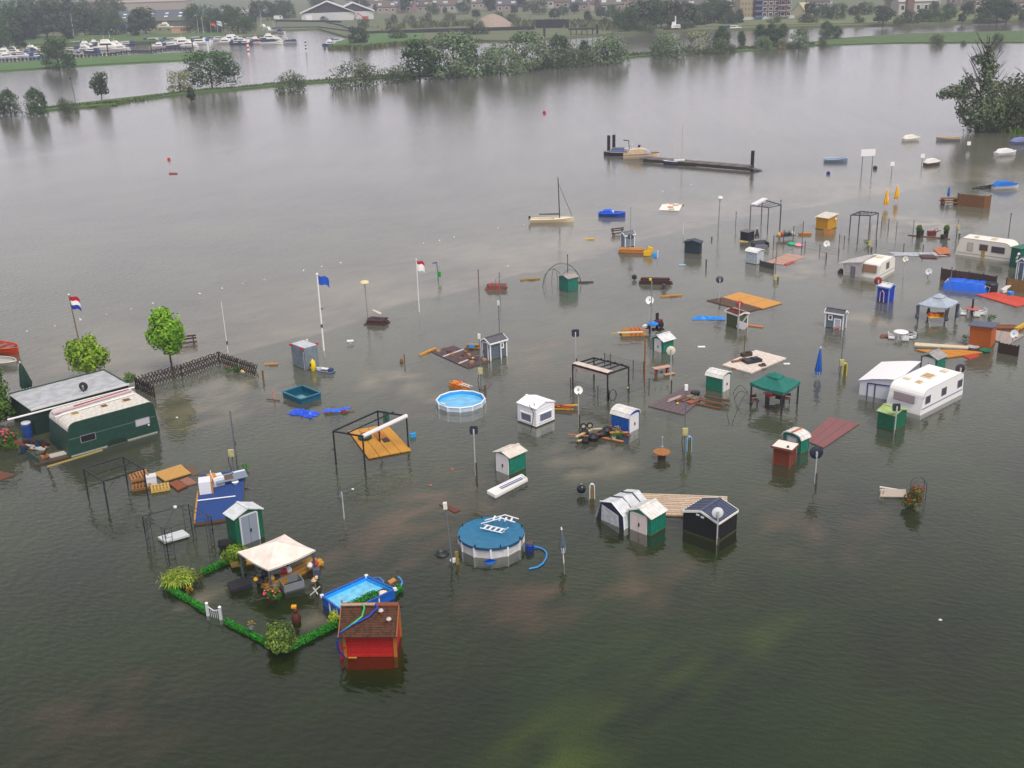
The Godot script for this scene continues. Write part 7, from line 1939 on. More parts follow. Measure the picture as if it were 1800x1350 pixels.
func pergola_block() -> void:
	# black pergola with a folded cream awning, wire fences, table and decks round it
	var tp: Array = [V(4.62,1.9,-78.94), V(7.05,1.9,-76.59), V(8.76,1.9,-78.06), V(6.34,1.9,-80.35)]
	for i in 4:
		tp[i].y = 0.0
	var f := frame("pergola", "black steel pergola with a folded cream awning in the middle", tp, 1.9, 0.11, "1b1c20", {"rafters": 4})
	var c: Vector3 = f.position
	var a: Vector3 = tp[0] - c + V(0, 2.0, 0)
	var b: Vector3 = tp[1] - c + V(0, 2.0, 0)
	var back: Vector3 = (tp[3] - tp[0]) * 0.28
	part(f, "awning", G.new().sheet([[a, b], [a + back * 0.5 + V(0, 0.06, 0), b + back * 0.5 + V(0, 0.06, 0)], [a + back, b + back]]), mt("d8cac4", 0.85))
	part(f, "valance", G.new().sheet([[a - V(0, 0.12, 0), b - V(0, 0.12, 0)], [a - V(0, 0.42, 0) + back * 0.1, b - V(0, 0.42, 0) + back * 0.1]]), mt("d8c4c0", 0.85))
	mesh_fence("thin wire fence along the pergola's front left side", [V(4.44,0,-78.75), V(6.35,0,-76.8), V(7.09,0,-76.05)], 0.85, {"wires": 4})
	mesh_fence("thin wire fence from the pergola's front post to its right post", [V(7.09,0,-76.05), V(8.77,0,-77.67), V(10.4,0,-78.74)], 0.6, {"wires": 4})
	mesh_fence("wire fence with a gate behind the black pergola", [V(7.51,0,-84.18), V(7.94,0,-83.87), V(9.6,0,-82.38), V(10.36,0,-81.92)], 0.85, {"wires": 6})
	var w := G.new()
	for i in 12:
		var a0 := TAU * i / 12.0
		var a1 := TAU * (i + 1) / 12.0
		w.tube(V(0.28 * sin(a0), 0.42 + 0.45 * cos(a0), 0), V(0.28 * sin(a1), 0.42 + 0.45 * cos(a1), 0), 0.03)
	solo("black_ring", "black hoop standing upright beside the pergola's front post", "hoop", w, plain("23262e"), V(7.39,0,-76.14), 0.3)
	solo("yellow_ball", "bright yellow ball at the pergola's right post", "ball", G.new().lathe(V(0, 0.3, 0), [Vector2(0, -0.09), Vector2(0.09, 0), Vector2(0, 0.09)], 10), plain("d8d020"), V(8.71,0,-77.91))
	var tb := thing("picnic_table", "wooden table with red things on top behind the cream dish", "table", V(11.75,0,-81.66), 0.4)
	part(tb, "top", G.new().box(V(0, 0.5, 0), V(1.5, 0.06, 0.5)), wood("c8a090"))
	part(tb, "seat", G.new().box(V(0.35, 0.08, 0.6), V(0.9, 0.06, 0.3)), wood("c89a74"))
	for s in [-0.5, 0.5]:
		part(tb, "leg", G.new().box(V(s, 0.0, 0), V(0.16, 1.0, 0.2)), wood("4a2e24", "y"))
	for k in 3:
		solo("bottle", ["red can at the left end of the wooden table", "dark bottle in the middle of the wooden table", "red jar at the right end of the wooden table"][k], "bottle", G.new().lathe(Vector3.ZERO, [Vector2(0.07, 0), Vector2(0.07, 0.16), Vector2(0.03, 0.22), Vector2(0, 0.23)], 8), plain(["a83434", "2a2430", "a02c3a"][k]), V(11.54,0.54,-80.19) + V(-0.5 + 0.5 * k, 0, 0.2 - 0.2 * k))
	# purple deck with planks
	var dk: Array = [V(9.81,0,-74.69),V(12.09,0,-72.87),V(14.05,0,-76.05),V(13.11,0,-78.39)]
	panel("purple grey floating deck with planks and a black pot, below the cream dish", dk, "6c5c64", {"y": 0.07, "seams": 7, "called": "deck_raft", "category": "raft"})
	timber("plank_heap", "heap of brown and grey planks on the purple grey deck", "timber", V(12.48,0.1,-75.69), 0.6, [[0, 0.08, 0, 1.4, 0.07, 0.18, 0, "7a4a2c"], [0.2, 0.08, 0.3, 1.2, 0.07, 0.18, 0.1, "8a5a38"], [-0.6, 0.06, -0.3, 1.4, 0.05, 0.12, 0.1, "b0acb0"], [-0.3, 0.06, -0.5, 1.3, 0.05, 0.1, 0.05, "c8b0a0"], [0.6, 0.12, 0.1, 0.6, 0.12, 0.4, 0.2, "8a7a6a"], [0.7, 0.12, 0.6, 0.7, 0.1, 0.4, 0.2, "7a6e62"], [0.3, 0.05, 0.8, 1.1, 0.05, 0.5, 0.1, "9a5a3c"]])
	solo("black_pot", "big black pot on the purple grey deck", "pot", G.new().lathe(Vector3.ZERO, [Vector2(0.25, 0), Vector2(0.36, 0.3), Vector2(0.33, 0.42), Vector2(0, 0.46)], 14), plain("1c1e24", 0.4), V(13.53,0,-76.45))
	solo("yellow_ball", "small yellow ball on the purple grey deck", "ball", G.new().lathe(V(0, 0.1, 0), [Vector2(0, -0.09), Vector2(0.09, 0), Vector2(0, 0.09)], 10), plain("e0d020"), V(11.96,0.08,-74.76))
	timber("wooden_steps", "brown wooden steps half under water before the rounded teal shed", "steps", V(14.41,0,-74.77), -0.629, [[0, 0.05, 0.5, 2.0, 0.08, 0.26, 0, "6a4226"], [0.1, 0.2, 0, 2.0, 0.08, 0.26, 0, "74492a"], [0.2, 0.35, -0.5, 2.0, 0.08, 0.26, 0, "5c3a22"]])
	# junk raft beside the blue shed
	var jr := thing("junk_raft", "raft of boards with black bags and upturned wheels beside the blue shed", "raft", V(5.78,0,-69.45), 0.2)
	for k in 12:
		part(jr, "plank", G.new().box(V(rnd(-1.6, 1.4), 0.06 + 0.03 * k, rnd(-0.8, 0.9)), V(rnd(0.8, 1.8), 0.06, 0.18), Basis(Vector3.UP, rnd(-0.9, 0.9))), wood(["a86a3c", "c8844a", "8a4a28", "d0b890"][k % 4]))
	for p in [[-0.9, 0.3, -0.3, 0.32], [-1.1, 0.15, 0.7, 0.26], [-0.5, 0.25, 0.5, 0.36], [0.2, 0.25, 0.1, 0.34], [0.7, 0.3, -0.3, 0.36]]:
		part(jr, "black_bag", G.new().lathe(V(p[0], p[1] - 0.1, p[2]), [Vector2(p[3], -0.1), Vector2(p[3] * 1.05, 0.15), Vector2(p[3] * 0.6, 0.34), Vector2(0, 0.4)], 9), plain("14151a", 0.35))
	for s in [-0.25, 0.2]:
		var wl := part(jr, "wheel", G.new().lathe(V(-0.7 + s, 0.75, -0.4), [Vector2(0.14, -0.05), Vector2(0.22, -0.05), Vector2(0.22, 0.05), Vector2(0.14, 0.05)], 14, Basis(Vector3.RIGHT, PI / 2)), plain("1a1a1c"))
		part(wl, "rim", G.new().lathe(V(-0.7 + s, 0.75, -0.4), [Vector2(0, -0.03), Vector2(0.14, -0.03), Vector2(0.14, 0.03), Vector2(0, 0.03)], 12, Basis(Vector3.RIGHT, PI / 2)), plain("a8a090"))
	for a2 in [[V(6.63,0,-69.88), ["c83a24", "d84a2c"], "pot of red flowers beside the blue shed", "6a4a34"], [V(7.09,0,-69.75), ["d8c8b0", "c87a3a"], "white pot of pale flowers at the blue shed's foot", "d8d8dc"], [V(6.75,0,-68.7), [], "white pot with green plant on the junk raft", "dcdce0"], [V(7.2,0,-68.96), ["c85a3a"], "green pot plant with a red flower at the raft's corner", "3a5a3a"]]:
		pot_plant("pot_plant", a2[2], "plant", a2[0], 0.25, 0.24, [Color(0.03, 0.1, 0.015), Color(0.09, 0.25, 0.03)], a2[1], a2[3], 200)
	# blue topped raft with strapped timber
	stack(V(10.59,0,-91.62), 0.02, 2.2, 0.7, 4, ["c88a1c", "b87a1a", "d8a038"], "yellow timber raft with orange straps below the blue topped junk", {"straps": [-0.05, 0.12, 0.28], "strap_color": "e05a18"})
	timber("white_boards", "white boards lying on the yellow timber raft with orange straps", "boards", V(10.28,0.55,-90.58), 0.03, [[0, 0.0, 0, 2.2, 0.06, 0.3, 0, "dcd0c0"], [-1.2, 0.0, 0.1, 0.9, 0.05, 0.1, 0, "d8a868"]])
	var bj := thing("junk_raft", "dark raft of furniture under a blue lid beside the grey pole", "raft", V(12.53,0,-92.07), 0.2)
	for k in 9:
		part(bj, "furniture", G.new().box(V(rnd(-0.8, 0.9), 0.2 + 0.09 * k, rnd(-0.4, 0.4)), V(rnd(0.2, 0.7), rnd(0.1, 0.4), rnd(0.2, 0.5)), Basis(Vector3.UP, rnd(-1, 1))), plain(["1c2028", "2a2c34", "16181e", "5a2030", "d8d8dc"][k % 5]))
	part(bj, "tall_panel", G.new().box(V(0.35, 0.9, -0.3), V(0.26, 1.5, 0.1)), plain("1a1c22"))
	part(bj, "blue_lid", G.new().lathe(V(-0.25, 0.85, 0.3), [Vector2(0.5, 0), Vector2(0.48, 0.1), Vector2(0.3, 0.18), Vector2(0, 0.2)], 12), plain("1f84d0", 0.4))
	# hoops over the teal closed shed, hoops by the rounded teal shed
	var hp := thing("wire_hoops", "crossed thin wire hoops of a stripped tunnel tent over the teal closed shed", "hoops", V(5.24,0,-108.56))
	var hm := plain("3f4448")
	for a3 in [[-1.9, 0.3, 0.25, 0.3, 2.0], [-0.1, 0.2, 2.1, 0.2, 1.9], [-1.9, 0.3, 2.1, 0.2, 2.5], [-1.7, -0.9, 2.0, -0.9, 2.3], [-0.3, 0.4, -0.9, -0.9, 1.9]]:
		var pts := []
		for k in 15:
			var u := k / 14.0
			pts.append(V(lerpf(a3[0], a3[2], u), -0.3 + a3[4] * sqrt(maxf(0.0, 1.0 - pow(2.0 * u - 1.0, 2.0))), lerpf(a3[1], a3[3], u)))
		part(hp, "hoop", G.new().path(pts, 0.022, 5), hm)
	hp = thing("wire_hoops", "bent black tent hoops dipping into the water left of the teal gazebo", "hoops", Vector3.ZERO)
	for a3 in [[V(15.03,0,-70.55), V(17.15,0,-75.23), 0.4], [V(14.95,0,-70.56), V(15.04,0,-74.16), 0.25], [V(16.42,0,-77.03), V(16.98,0,-74.45), 0.7], [V(16.28,0,-75.87), V(16.87,0,-74.91), 0.35]]:
		var pts := []
		for k in 11:
			var u := k / 10.0
			pts.append(a3[0].lerp(a3[1], u) + V(0, a3[2] * sin(PI * u) + 0.9 * u - 0.1, 0))
		part(hp, "hoop", G.new().path(pts, 0.02, 5), plain("23262a"))

func near_middle() -> void:
	pools()
	sheds_middle()
	middle_things()
	pergola_block()

func right_camp() -> void:
	var teal := mt("207a69", 0.45)
	var white := mt("e2e2e2", 0.5)
	var door := plain("dcdadc", 0.5)
	# big white caravan with its awning tent
	caravan(V(29.78,0,-74.42),-0.858,2.65,5.93,1.74, {"label": "large white caravan with three side windows at the right", "wall": plain("e6e6e8", 0.35), "roof": plain("ecebea", 0.4), "moulding": 0.42, "round_front": 0.6, "round_back": 0.25, "slope": 0.3, "stripe": plain("6a7488"), "pitch": 0.0,
		"windows": [["front", 0.0, 1.0, 1.5, 0.5, "a89aa0"], ["side", 2.1, 0.98, 0.6, 0.5, "4c4450"], ["side", -0.1, 1.0, 0.6, 0.5, "4c4450"], ["side", -2.35, 1.0, 0.6, 0.5, "4c4450"]],
		"hatches": [[0.0, -0.2, 0.8, 0.9, "b89a74"], [0.2, 1.4, 0.45, 0.45, "c8a888"], [-0.8, 1.3, 0.5, 0.4, "e0d8cc"], [0.3, -1.9, 0.5, 0.5, "d8d0c4"]]})
	var aw := thing("awning_tent", "big grey-white awning tent joined to the large white caravan", "tent", V(26.68,0,-75.02), -0.658)
	part(aw, "front_wall", G.new().ext(PackedVector2Array([Vector2(-1.5, -0.4), Vector2(1.25, -0.4), Vector2(1.25, 1.65), Vector2(-1.5, 1.15)]), -0.03, 0.0), plain("ced1da", 0.8))
	part(aw, "side_wall", G.new().quad(V(-1.5, -0.4, -4.6), V(-1.5, -0.4, 0), V(-1.5, 1.15, 0), V(-1.5, 1.15, -4.6)), mt("ccd0d6", 0.8))
	var rows := []
	for k in 6:
		var z := 0.12 - 4.8 * k / 5.0
		rows.append([V(1.35, 1.72, z), V(0.5, 1.62 - 0.03 * (k % 2), z), V(-0.6, 1.4 - 0.04 * (k % 2), z), V(-1.6, 1.12, z)])
	part(aw, "roof", G.new().sheet(rows), plain("e6e6ea", 0.8), 40.0)
	for a in [[-0.9, 1.0], [-0.35, 1.1], [0.8, 1.25]]:
		part(aw, "blue_frame", G.new().box(V(a[0], 0.35, 0.02), V(0.07, a[1] + 0.3, 0.04)), plain("1f2a6a"))
	part(aw, "blue_frame", G.new().bar(V(-0.92, 1.0, 0.02), V(0.82, 1.1, 0.02), 0.07), plain("1f2a6a"))
	dish(V(32.69,0,-75.68), 1.82, 0.36, "2a1f26", "dark dish on a pole at the far end of the large white caravan", {"back": true, "tilt": 0.1})
	shed(V(25.82,0,-69.77),-0.876,1.18,1.5,1.2, {"label": "green metal shed with yellow-green roof before the large white caravan", "wall": mt("1a6a52", 0.45), "roof": mt("a8bc86", 0.6), "ridge": "x", "rise": 0.2})
	dish(V(25.64,0,-68.54), 1.86, 0.26, "22262e", "dark square dish on a pole before the green shed with yellow-green roof", {"square": true, "back": true, "post": 0.3})
	shed(V(32.86,0,-81.26),-0.871,1.3,1.29,0.93, {"label": "teal shed with grey roof half hidden behind the large white caravan", "wall": teal, "roof": mt("a4a2a4", 0.6), "rise": 0.3, "door": "L", "door_color": door, "door_width": 0.9})
	shed(V(18.44,0,-66.38),-0.883,1.37,0.81,1.08, {"label": "teal shed with rust edged white roof behind the brown one", "wall": teal, "roof": white, "cap": plain("b0622c"), "style": "barrel", "rise": 0.25, "door": "L", "door_color": plain("c8cad0"), "frame": plain("8a9aa6")})
	var bs := shed(V(17.18,0,-64.28),-0.604,1.05,0.98,1.26, {"label": "reddish brown wooden shed with flat white roof, before a teal one", "wall": wood("7a3018", "y"), "roof": plain("dcdad4"), "style": "flat", "roof_ribs": false, "boards": "none", "over": 0.13, "trim": wood("8a4a34", "y")})
	part(bs, "vent_pipe", G.new().tube(V(0.3, 1.2, 0.3), V(0.3, 1.42, 0.3), 0.08, 0.08, 8), plain("4a4038"))
	shed(V(15.5,0,-77.99),-0.722,1.31,1.22,1.18, {"label": "teal metal shed with rounded white roof above the wooden steps", "wall": teal, "roof": white, "ridge": "x", "style": "barrel", "rise": 0.22, "door": "R", "door_color": door, "door_width": 0.8})
	panel("pinkish red deck panels floating right of the brown shed", [V(22.13,0,-71.65),V(23.79,0,-70.28),V(20.28,0,-66.47),V(19.33,0,-67.86)], "8a5a5c", {"y": 0.06, "seams": 3, "called": "deck_raft", "category": "raft"})
	canopy_tent("teal green gazebo with black posts over a red table", [V(17.15,1.75,-74.45), V(18.93,1.75,-72.36), V(20.61,1.75,-74.39), V(18.88,1.75,-76.34)], 1.75, 0.62, mt("1a6e66", 0.7), "20242a", {"valance": 0.22, "vent": true})
	var tb := thing("red_table", "table heaped with red things under the teal gazebo", "table", V(19.13,0,-75.18), 0.2)
	part(tb, "top", G.new().box(V(0, 0.55, 0), V(1.5, 0.06, 0.8)), plain("a02424"))
	for k in 7:
		part(tb, ["bag", "box"][k % 2], G.new().box(V(rnd(-0.7, 0.7), rnd(0.3, 0.85), rnd(-0.3, 0.4)), V(rnd(0.2, 0.5), rnd(0.2, 0.3), 0.3), Basis(Vector3.UP, rnd(-1, 1))), plain(["a81f22", "1c1c22", "c8302c", "d8d4d4"][k % 4]))
	for s in [-0.6, 0.6]:
		part(tb, "leg", G.new().box(V(s, 0.0, 0), V(0.08, 1.1, 0.6)), plain("2a2a2e"))
	for a in [[V(17.47,0,-74.41), 0.3, "brown folding chair at the teal gazebo's left post"], [V(19.81,0,-74.56), -0.4, "dark folding chair at the teal gazebo's right side"]]:
		var ch := thing("folding_chair", a[2], "chair", a[0], a[1])
		part(ch, "seat", G.new().box(V(0, 0.4, 0), V(0.5, 0.05, 0.45)), wood("7a4a38"))
		part(ch, "backrest", G.new().box(V(0, 0.62, -0.24), V(0.5, 0.2, 0.05)), wood("6a3c2c"))
		for s in [-0.22, 0.22]:
			part(ch, "leg", G.new().bar(V(s, 0.4, -0.2), V(s, -0.4, 0.25), 0.04).bar(V(s, 0.4, 0.2), V(s, -0.4, -0.25), 0.04), plain("2a2426"))
	var wb: Array = [V(20.16,0,-86.29),V(22.12,0,-84.12),V(18.61,0,-80.94),V(16.73,0,-82.96)]
	panel("white topped board raft with tools and a black case on it", wb, "d8c0a0", {"y": 0.1, "mat": mt("ddd2cb", 0.7), "thick": 0.14, "called": "board_raft", "category": "raft"})
	panel("orange edge board at the front of the white topped raft", [V(17.35,0,-82.23),V(18.68,0,-81.06),V(19.97,0,-82.27),V(19.79,0,-81.88),V(18.6,0,-80.68)], "d08a1c", {"y": 0.09})
	for a in [[V(19.22,0,-83.41), 1.4, 0.24, 0.8, "23252c", "black case open on the white topped raft"], [V(19.06,0,-84.82), 0.9, 0.3, 0.4, "3a2c24", "brown cushion on the white topped raft"], [V(18.27,0,-83.64), 1.5, 0.12, 0.24, "7a5a44", "long brown board end on the white topped raft"], [V(19.82,0,-82.41), 0.5, 0.1, 0.4, "4a3e3c", "small dark slab at the right of the white topped raft"]]:
		solo("case" if a[4] == "23252c" else "plank", a[5], "case" if a[4] == "23252c" else "board", G.new().box(V(0, a[2] / 2, 0), V(a[1], a[2], a[3])).box(V(a[1] * 0.2, a[2] + 0.04, 0), V(a[1] * 0.4, 0.08, a[3] * 0.6)), plain(a[4]), a[0] + V(0, 0.11, 0), 0.4)
	parasol(V(23.44,0,-79.62), 2.44, "2464b4", "closed royal blue parasol with white print at its hem, right of the middle", {"low": 0.35, "r": 0.24, "hem": "9ab0d8", "lean": -0.03})
	meter_post(V(25.28,0,-79.97), 5.2, "supply pole with yellow hose and mossy post right of the blue parasol", {"box": 1.1, "stump": 0.8, "hose": "d8cc1c"})
	solo("plank_tray", "white sheet of paper-like plastic floating above the white topped raft", "sheet", G.new().box(V(0, 0.03, 0), V(0.6, 0.05, 0.3)), plain("e6e4e2"), V(15.91,0,-87.71))
	solo("plank_tray", "small white piece of plastic floating right of the white topped raft", "sheet", G.new().box(V(0, 0.03, 0), V(0.5, 0.05, 0.25)), plain("dfe0e2"), V(21.87,0,-82.91))
	# grey hut, blue hut, green hut with red roof
	var grey := plain("6a7684", 0.6)
	var slate := mt("55565e", 0.7)
	var wtrim := plain("e8eaec")
	shed(V(28.28,0,-91.91),-0.648,1.57,0.71,1.39, {"called": "hut", "label": "grey plastic hut with dark roof and white edges in the right middle", "wall": grey, "roof": slate, "ridge": "x", "rise": 0.25, "trim": wtrim, "boards": "boards", "roof_ribs": false, "windows": [["L", -0.35, 0.95, 0.3, 0.4, "3a4650"], ["L", 0.3, 0.45, 0.55, 0.9, "b4bcc4"]]})
	solo("hut_table", "small red and white table before the grey hut", "table", G.new().box(V(0, 0.35, 0), V(0.7, 0.05, 0.4)).box(V(0, 0, 0), V(0.3, 0.6, 0.2)), plain("8a6a6c"), V(28.08,0,-90.73))
	var bl := shed(V(34.99,0,-99.25),-0.814,1.16,0.97,1.53, {"called": "hut", "label": "bright blue narrow hut with white roof and a bent tube on its wall", "wall": mt("1f46b4", 0.5), "roof": mt("dcdee2", 0.6), "style": "gable", "ridge": "x", "rise": 0.22, "trim": plain("8aa0d8"), "boards": "boards", "roof_ribs": false})
	part(bl, "bent_tube", G.new().path([V(-0.2, 0.1, 0.66), V(-0.18, 1.0, 0.66), V(0.0, 1.2, 0.66), V(0.18, 1.0, 0.66), V(0.2, 0.1, 0.66)], 0.04, 6), plain("c8b0ac"))
	dish(V(34.25,0,-99.33), 1.97, 0.38, "7a1f1c", "dark red round dish beside the bright blue hut", {"back": true, "tilt": 0.1})
	shed(V(19.95,0,-93.27),-1.041,1.54,1.06,1.25, {"called": "hut", "label": "olive green hut with rusty red roof and white edge below the brown boards", "wall": wood("4e5c40", "y"), "roof": mt("5e2a1c", 0.7), "ridge": "x", "rise": 0.12, "trim": plain("dcd8d0"), "boards": "none", "roof_ribs": false})
	dish(V(19.87,0,-92.01), 2.32, 0.3, "8a2c1c", "rust red dish on a pole at the olive green hut", {"back": true})
	solo("bicycle_heap", "white and grey heap of bicycle parts at the olive green hut", "junk", G.new().box(V(0, 0.3, 0), V(0.8, 0.6, 0.3), Basis(Vector3.FORWARD, 0.4)).bar(V(-0.3, 0.2, 0.1), V(0.4, 1.2, 0.1), 0.08), plain("b4b2b8"), V(20.22,0,-92.3))
	panel("wide brown boards floating above the olive green hut", [V(18.69,0,-101.17),V(20.35,0,-101.97),V(23.24,0,-98.06),V(21.78,0,-97.12)], "5e4438", {"y": 0.08, "seams": 2})
	panel("wide pale orange boards floating beside the brown ones", [V(22.3,0,-103.54),V(25.47,0,-99.5),V(23.25,0,-97.88),V(20.35,0,-101.97)], "d69a4c", {"y": 0.1, "seams": 3})
	timber("plank", "short orange plank right of the olive green hut", "plank", V(21.53,0,-92.83), -0.5, [[0, 0.05, 0, 1.4, 0.08, 0.35, 0, "c88050"]])
	tarp("blue_tarp", "bright sky blue tarpaulin floating left of the olive green hut", V(18.02,0,-95.56), -0.1, 3.0, 0.9, "2f8ad8", 0.25, 5)
	# grey-blue gazebo and the things round it
	canopy_tent("pale grey gazebo with two-tier roof and dark tied curtains", [V(35.83,1.55,-93.13), V(37.74,1.55,-91.71), V(39.4,1.55,-93.47), V(37.44,1.55,-94.94)], 1.55, 0.75, mt("aab4c4", 0.7), "3c4450", {"valance": 0.12, "vent": true})
	var ci := -1
	for a in [V(35.66,0,-92.77), V(37.1,0,-93.98), V(37.92,0,-91.88), V(39.15,0,-92.76)]:
		ci += 1
		solo("curtain", ["dark tied curtain at the left post of the pale grey gazebo", "dark tied curtain at the back post of the pale grey gazebo", "dark tied curtain at the front post of the pale grey gazebo", "dark tied curtain at the right post of the pale grey gazebo"][ci], "curtain", G.new().lathe(Vector3.ZERO, [Vector2(0.08, 0.3), Vector2(0.2, 0.45), Vector2(0.1, 0.8), Vector2(0.16, 1.5)], 8), plain("454d5a", 0.9), a)
	var gt := thing("garden_table", "white garden table with orange and yellow things under the pale grey gazebo", "table", V(37.39,0,-92.6))
	part(gt, "top", G.new().box(V(0, 0.55, 0), V(1.7, 0.06, 0.9)), plain("d8b838"))
	for k in 4:
		part(gt, "cushion", G.new().box(V(-0.5 + 0.35 * k, 0.7, 0.1 * (k % 2)), V(0.5, 0.24, 0.5), Basis(Vector3.UP, 0.4 * k)), plain(["c8701c", "d88a24", "a85a1c"][k % 3]))
	for s in [-0.7, 0.7]:
		part(gt, "leg", G.new().bar(V(s, 0.5, -0.3), V(s, -0.4, 0.4), 0.07).bar(V(s, 0.5, 0.3), V(s, -0.4, -0.4), 0.07), plain("dcdee2"))
	round_table(V(32.83,0,-88.54), "e0e2e6", "d6d8dc", "round white garden table with white chairs standing in open water")
	round_table(V(41.24,0,-94.6), "a86a64", "dcdee0", "round reddish table with white chairs and a dark parasol stub")
	solo("parasol_stub", "dark wrapped parasol standing through the reddish round table", "parasol", G.new().tube(V(0, -0.5, 0), V(0, 1.4, 0), 0.12, 0.08, 8), plain("1c1a1e"), V(41.24,0,-94.6))
	panel("small red-brown board floating left of the white garden table", [V(31.44,0,-89.45),V(32.34,0,-89.52),V(31.9,0,-88.63),V(31.11,0,-88.71)], "7a4a3c")
	panel("dark brown bench top floating right of the white garden table", [V(33.96,0,-90),V(34.48,0,-89.01),V(34.12,0,-88.27),V(33.65,0,-89.4)], "4a2e28", {"y": 0.12})
	# orange hut and planks
	shed(V(38.73,0,-86.19),-0.583,1.64,2.11,1.6, {"called": "hut", "label": "orange-brown wooden hut with tilted slate blue roof at the right edge", "wall": wood("b05a14"), "roof": mt("5a6478", 0.6), "style": "pent", "ridge": "x", "rise": 0.25, "boards": "none", "over": 0.18, "tilt": 0.04})
	panel("long cream boards floating left of the orange-brown hut", [V(33.32,0,-86.54),V(37.16,0,-85.3),V(37.03,0,-84.74),V(33.03,0,-85.83)], "e0d0b0", {"y": 0.25})
	panel("yellow and orange boards before the orange-brown hut", [V(32.92,0,-85.26),V(36.49,0,-84.79),V(37.96,0,-84.08),V(34.71,0,-83.12)], "d0882c", {"y": 0.1, "seams": 3})
	panel("thin grey sheet under water left of the orange-brown hut", [V(35.28,0,-86.5),V(37.2,0,-87.22),V(37.75,0,-86.57),V(37.36,0,-85.57)], "9a9088", {"y": 0.02})
	panel("red board floating before the orange-brown hut", [V(36.02,0,-83.56),V(37.37,0,-84),V(37.37,0,-83.3),V(36.31,0,-82.7)], "b8402c", {"y": 0.06})
	for a in [[V(37.61,0,-85.26), "a8aab0", "grey bowl on the boards before the orange-brown hut"], [V(38.25,0,-84.34), "1a6a58", "teal green tub before the orange-brown hut"], [V(45,0,-106.89), "c85a24", "orange float at the left end of the brown screen"]]:
		solo("tub", a[2], "tub", G.new().lathe(Vector3.ZERO, [Vector2(0.3, 0), Vector2(0.5, 0.2), Vector2(0.42, 0.2), Vector2(0, 0.08)], 12), plain(a[1]), a[0])
	dish(V(40.06,0,-83.75), 1.72, 0.34, "ccd0d6", "white dish on a pole before the wicker screen at the right", {"post": 0.4})
	fence_boards("dark wicker screen right of the orange-brown hut", [V(39.21,0,-84.11), V(40.29,0,-83.03)], 0.85, "3a2820", 14)
	panel("pale sheets and roofing floating behind the orange-brown hut", [V(41.04,0,-89.95),V(43.07,0,-88.18),V(40.37,0,-85.44),V(40.19,0,-87.23)], "a89a94", {"y": 0.08, "seams": 3})
	stack(V(42.38,0,-90.14), -0.15, 2.2, 1.2, 2, ["6a3c24", "8a5430", "5a3424"], "brown pallet-like stack behind the orange-brown hut", {})
	timber("plank", "yellow and white beam at the right edge above the white dish", "plank", V(43.76,0,-90.16), 0.75, [[0, 0.2, 0, 2.4, 0.24, 0.3, 0, "dca82c"]])
	pot_plant("water_plant", "round green tuft floating above the orange-brown hut", "plant", V(42.01,0,-92.3), 0.0, 0.4, [Color(0.03, 0.08, 0.015), Color(0.09, 0.2, 0.03)], [], "", 240)
	pot_plant("water_plant", "small dark reed tuft left of the orange-brown hut", "plant", V(38.03,0,-87.74), 0.0, 0.3, [Color(0.02, 0.05, 0.015), Color(0.08, 0.14, 0.03)], [], "", 160)
	# brown screen, tarp covered pool, red panel at the right edge
	fence_boards("long brown wooden screen behind the blue covered pool", [V(42.76,0,-106.07), V(43.75,0,-105.1), V(44.79,0,-104.35), V(45.8,0,-103.41), V(46.68,0,-102.5)], 1.15, "4a3630", 9)
	var bp := thing("covered_pool", "rectangular pool hidden under crumpled bright blue plastic", "pool", V(44.03,0,-102.99), -0.547)
	part(bp, "body", G.new().box(V(0, 0.1, 0), V(3.7, 0.9, 1.7)), plain("c4c6cc"))
	var f := FastNoiseLite.new()
	f.seed = 2
	f.frequency = 1.1
	rows = []
	for j in 13:
		var row := []
		for i in 21:
			var p := V((i / 20.0 - 0.5) * 4.2, 0, (j / 12.0 - 0.5) * 2.6)
			var e := maxf(maxf(absf(p.x) - 1.75, absf(p.z) - 0.95), 0.0)
			p.y = 0.68 - e * 2.4 + 0.14 * f.get_noise_2d(p.x * 1.3, p.z * 1.3)
			row.append(p)
		rows.append(row)
	part(bp, "cover", G.new().sheet(rows), plain("1b6ad0", 0.4), 30.0)
	var bk := thing("black_bin", "black round tub and grey frame right of the blue covered pool", "tub", V(45.94,0,-101.77))
	part(bk, "body", G.new().lathe(Vector3.ZERO, [Vector2(0.55, -0.3), Vector2(0.6, 0.7), Vector2(0.5, 0.8), Vector2(0, 0.75)], 12), plain("23232a"))
	part(bk, "wire_frame", G.new().path([V(-0.9, 0, 0.4), V(-0.8, 0.6, 0.4), V(-0.4, 0.5, 0.6), V(-0.5, -0.1, 0.6)], 0.05, 5), plain("8a8c8e"))
	panel("big coral red panel floating at the right edge", [V(43.98,0,-100.41),V(45.94,0,-100.98),V(48.9,0,-97.78),V(45.93,0,-96.26)], "c8503c", {"y": 0.08, "seams": 2, "mat": mt("cc5a48", 0.6)})
	fence_boards("yellowish bamboo screen at the right edge above the coral panel", [V(47.29,0,-101.62), V(49.21,0,-100.23)], 1.2, "8a6834", 16)
	solo("surfboard", "white plank and white chair on the heap by the bamboo screen", "junk", G.new().box(V(0, 0.4, 0), V(1.4, 0.12, 0.4), Basis(Vector3.FORWARD, -0.5)).box(V(-0.6, 0.2, 0.2), V(0.5, 0.3, 0.4)), plain("dcd8d6"), V(47.26,0,-101.43), 0.4)
	solo("bucket", "sky blue bucket before the bamboo screen", "bucket", G.new().lathe(Vector3.ZERO, [Vector2(0.22, -0.1), Vector2(0.3, 0.4), Vector2(0.24, 0.4), Vector2(0, 0.2)], 12), plain("3f9ae0"), V(46.98,0,-99.89))
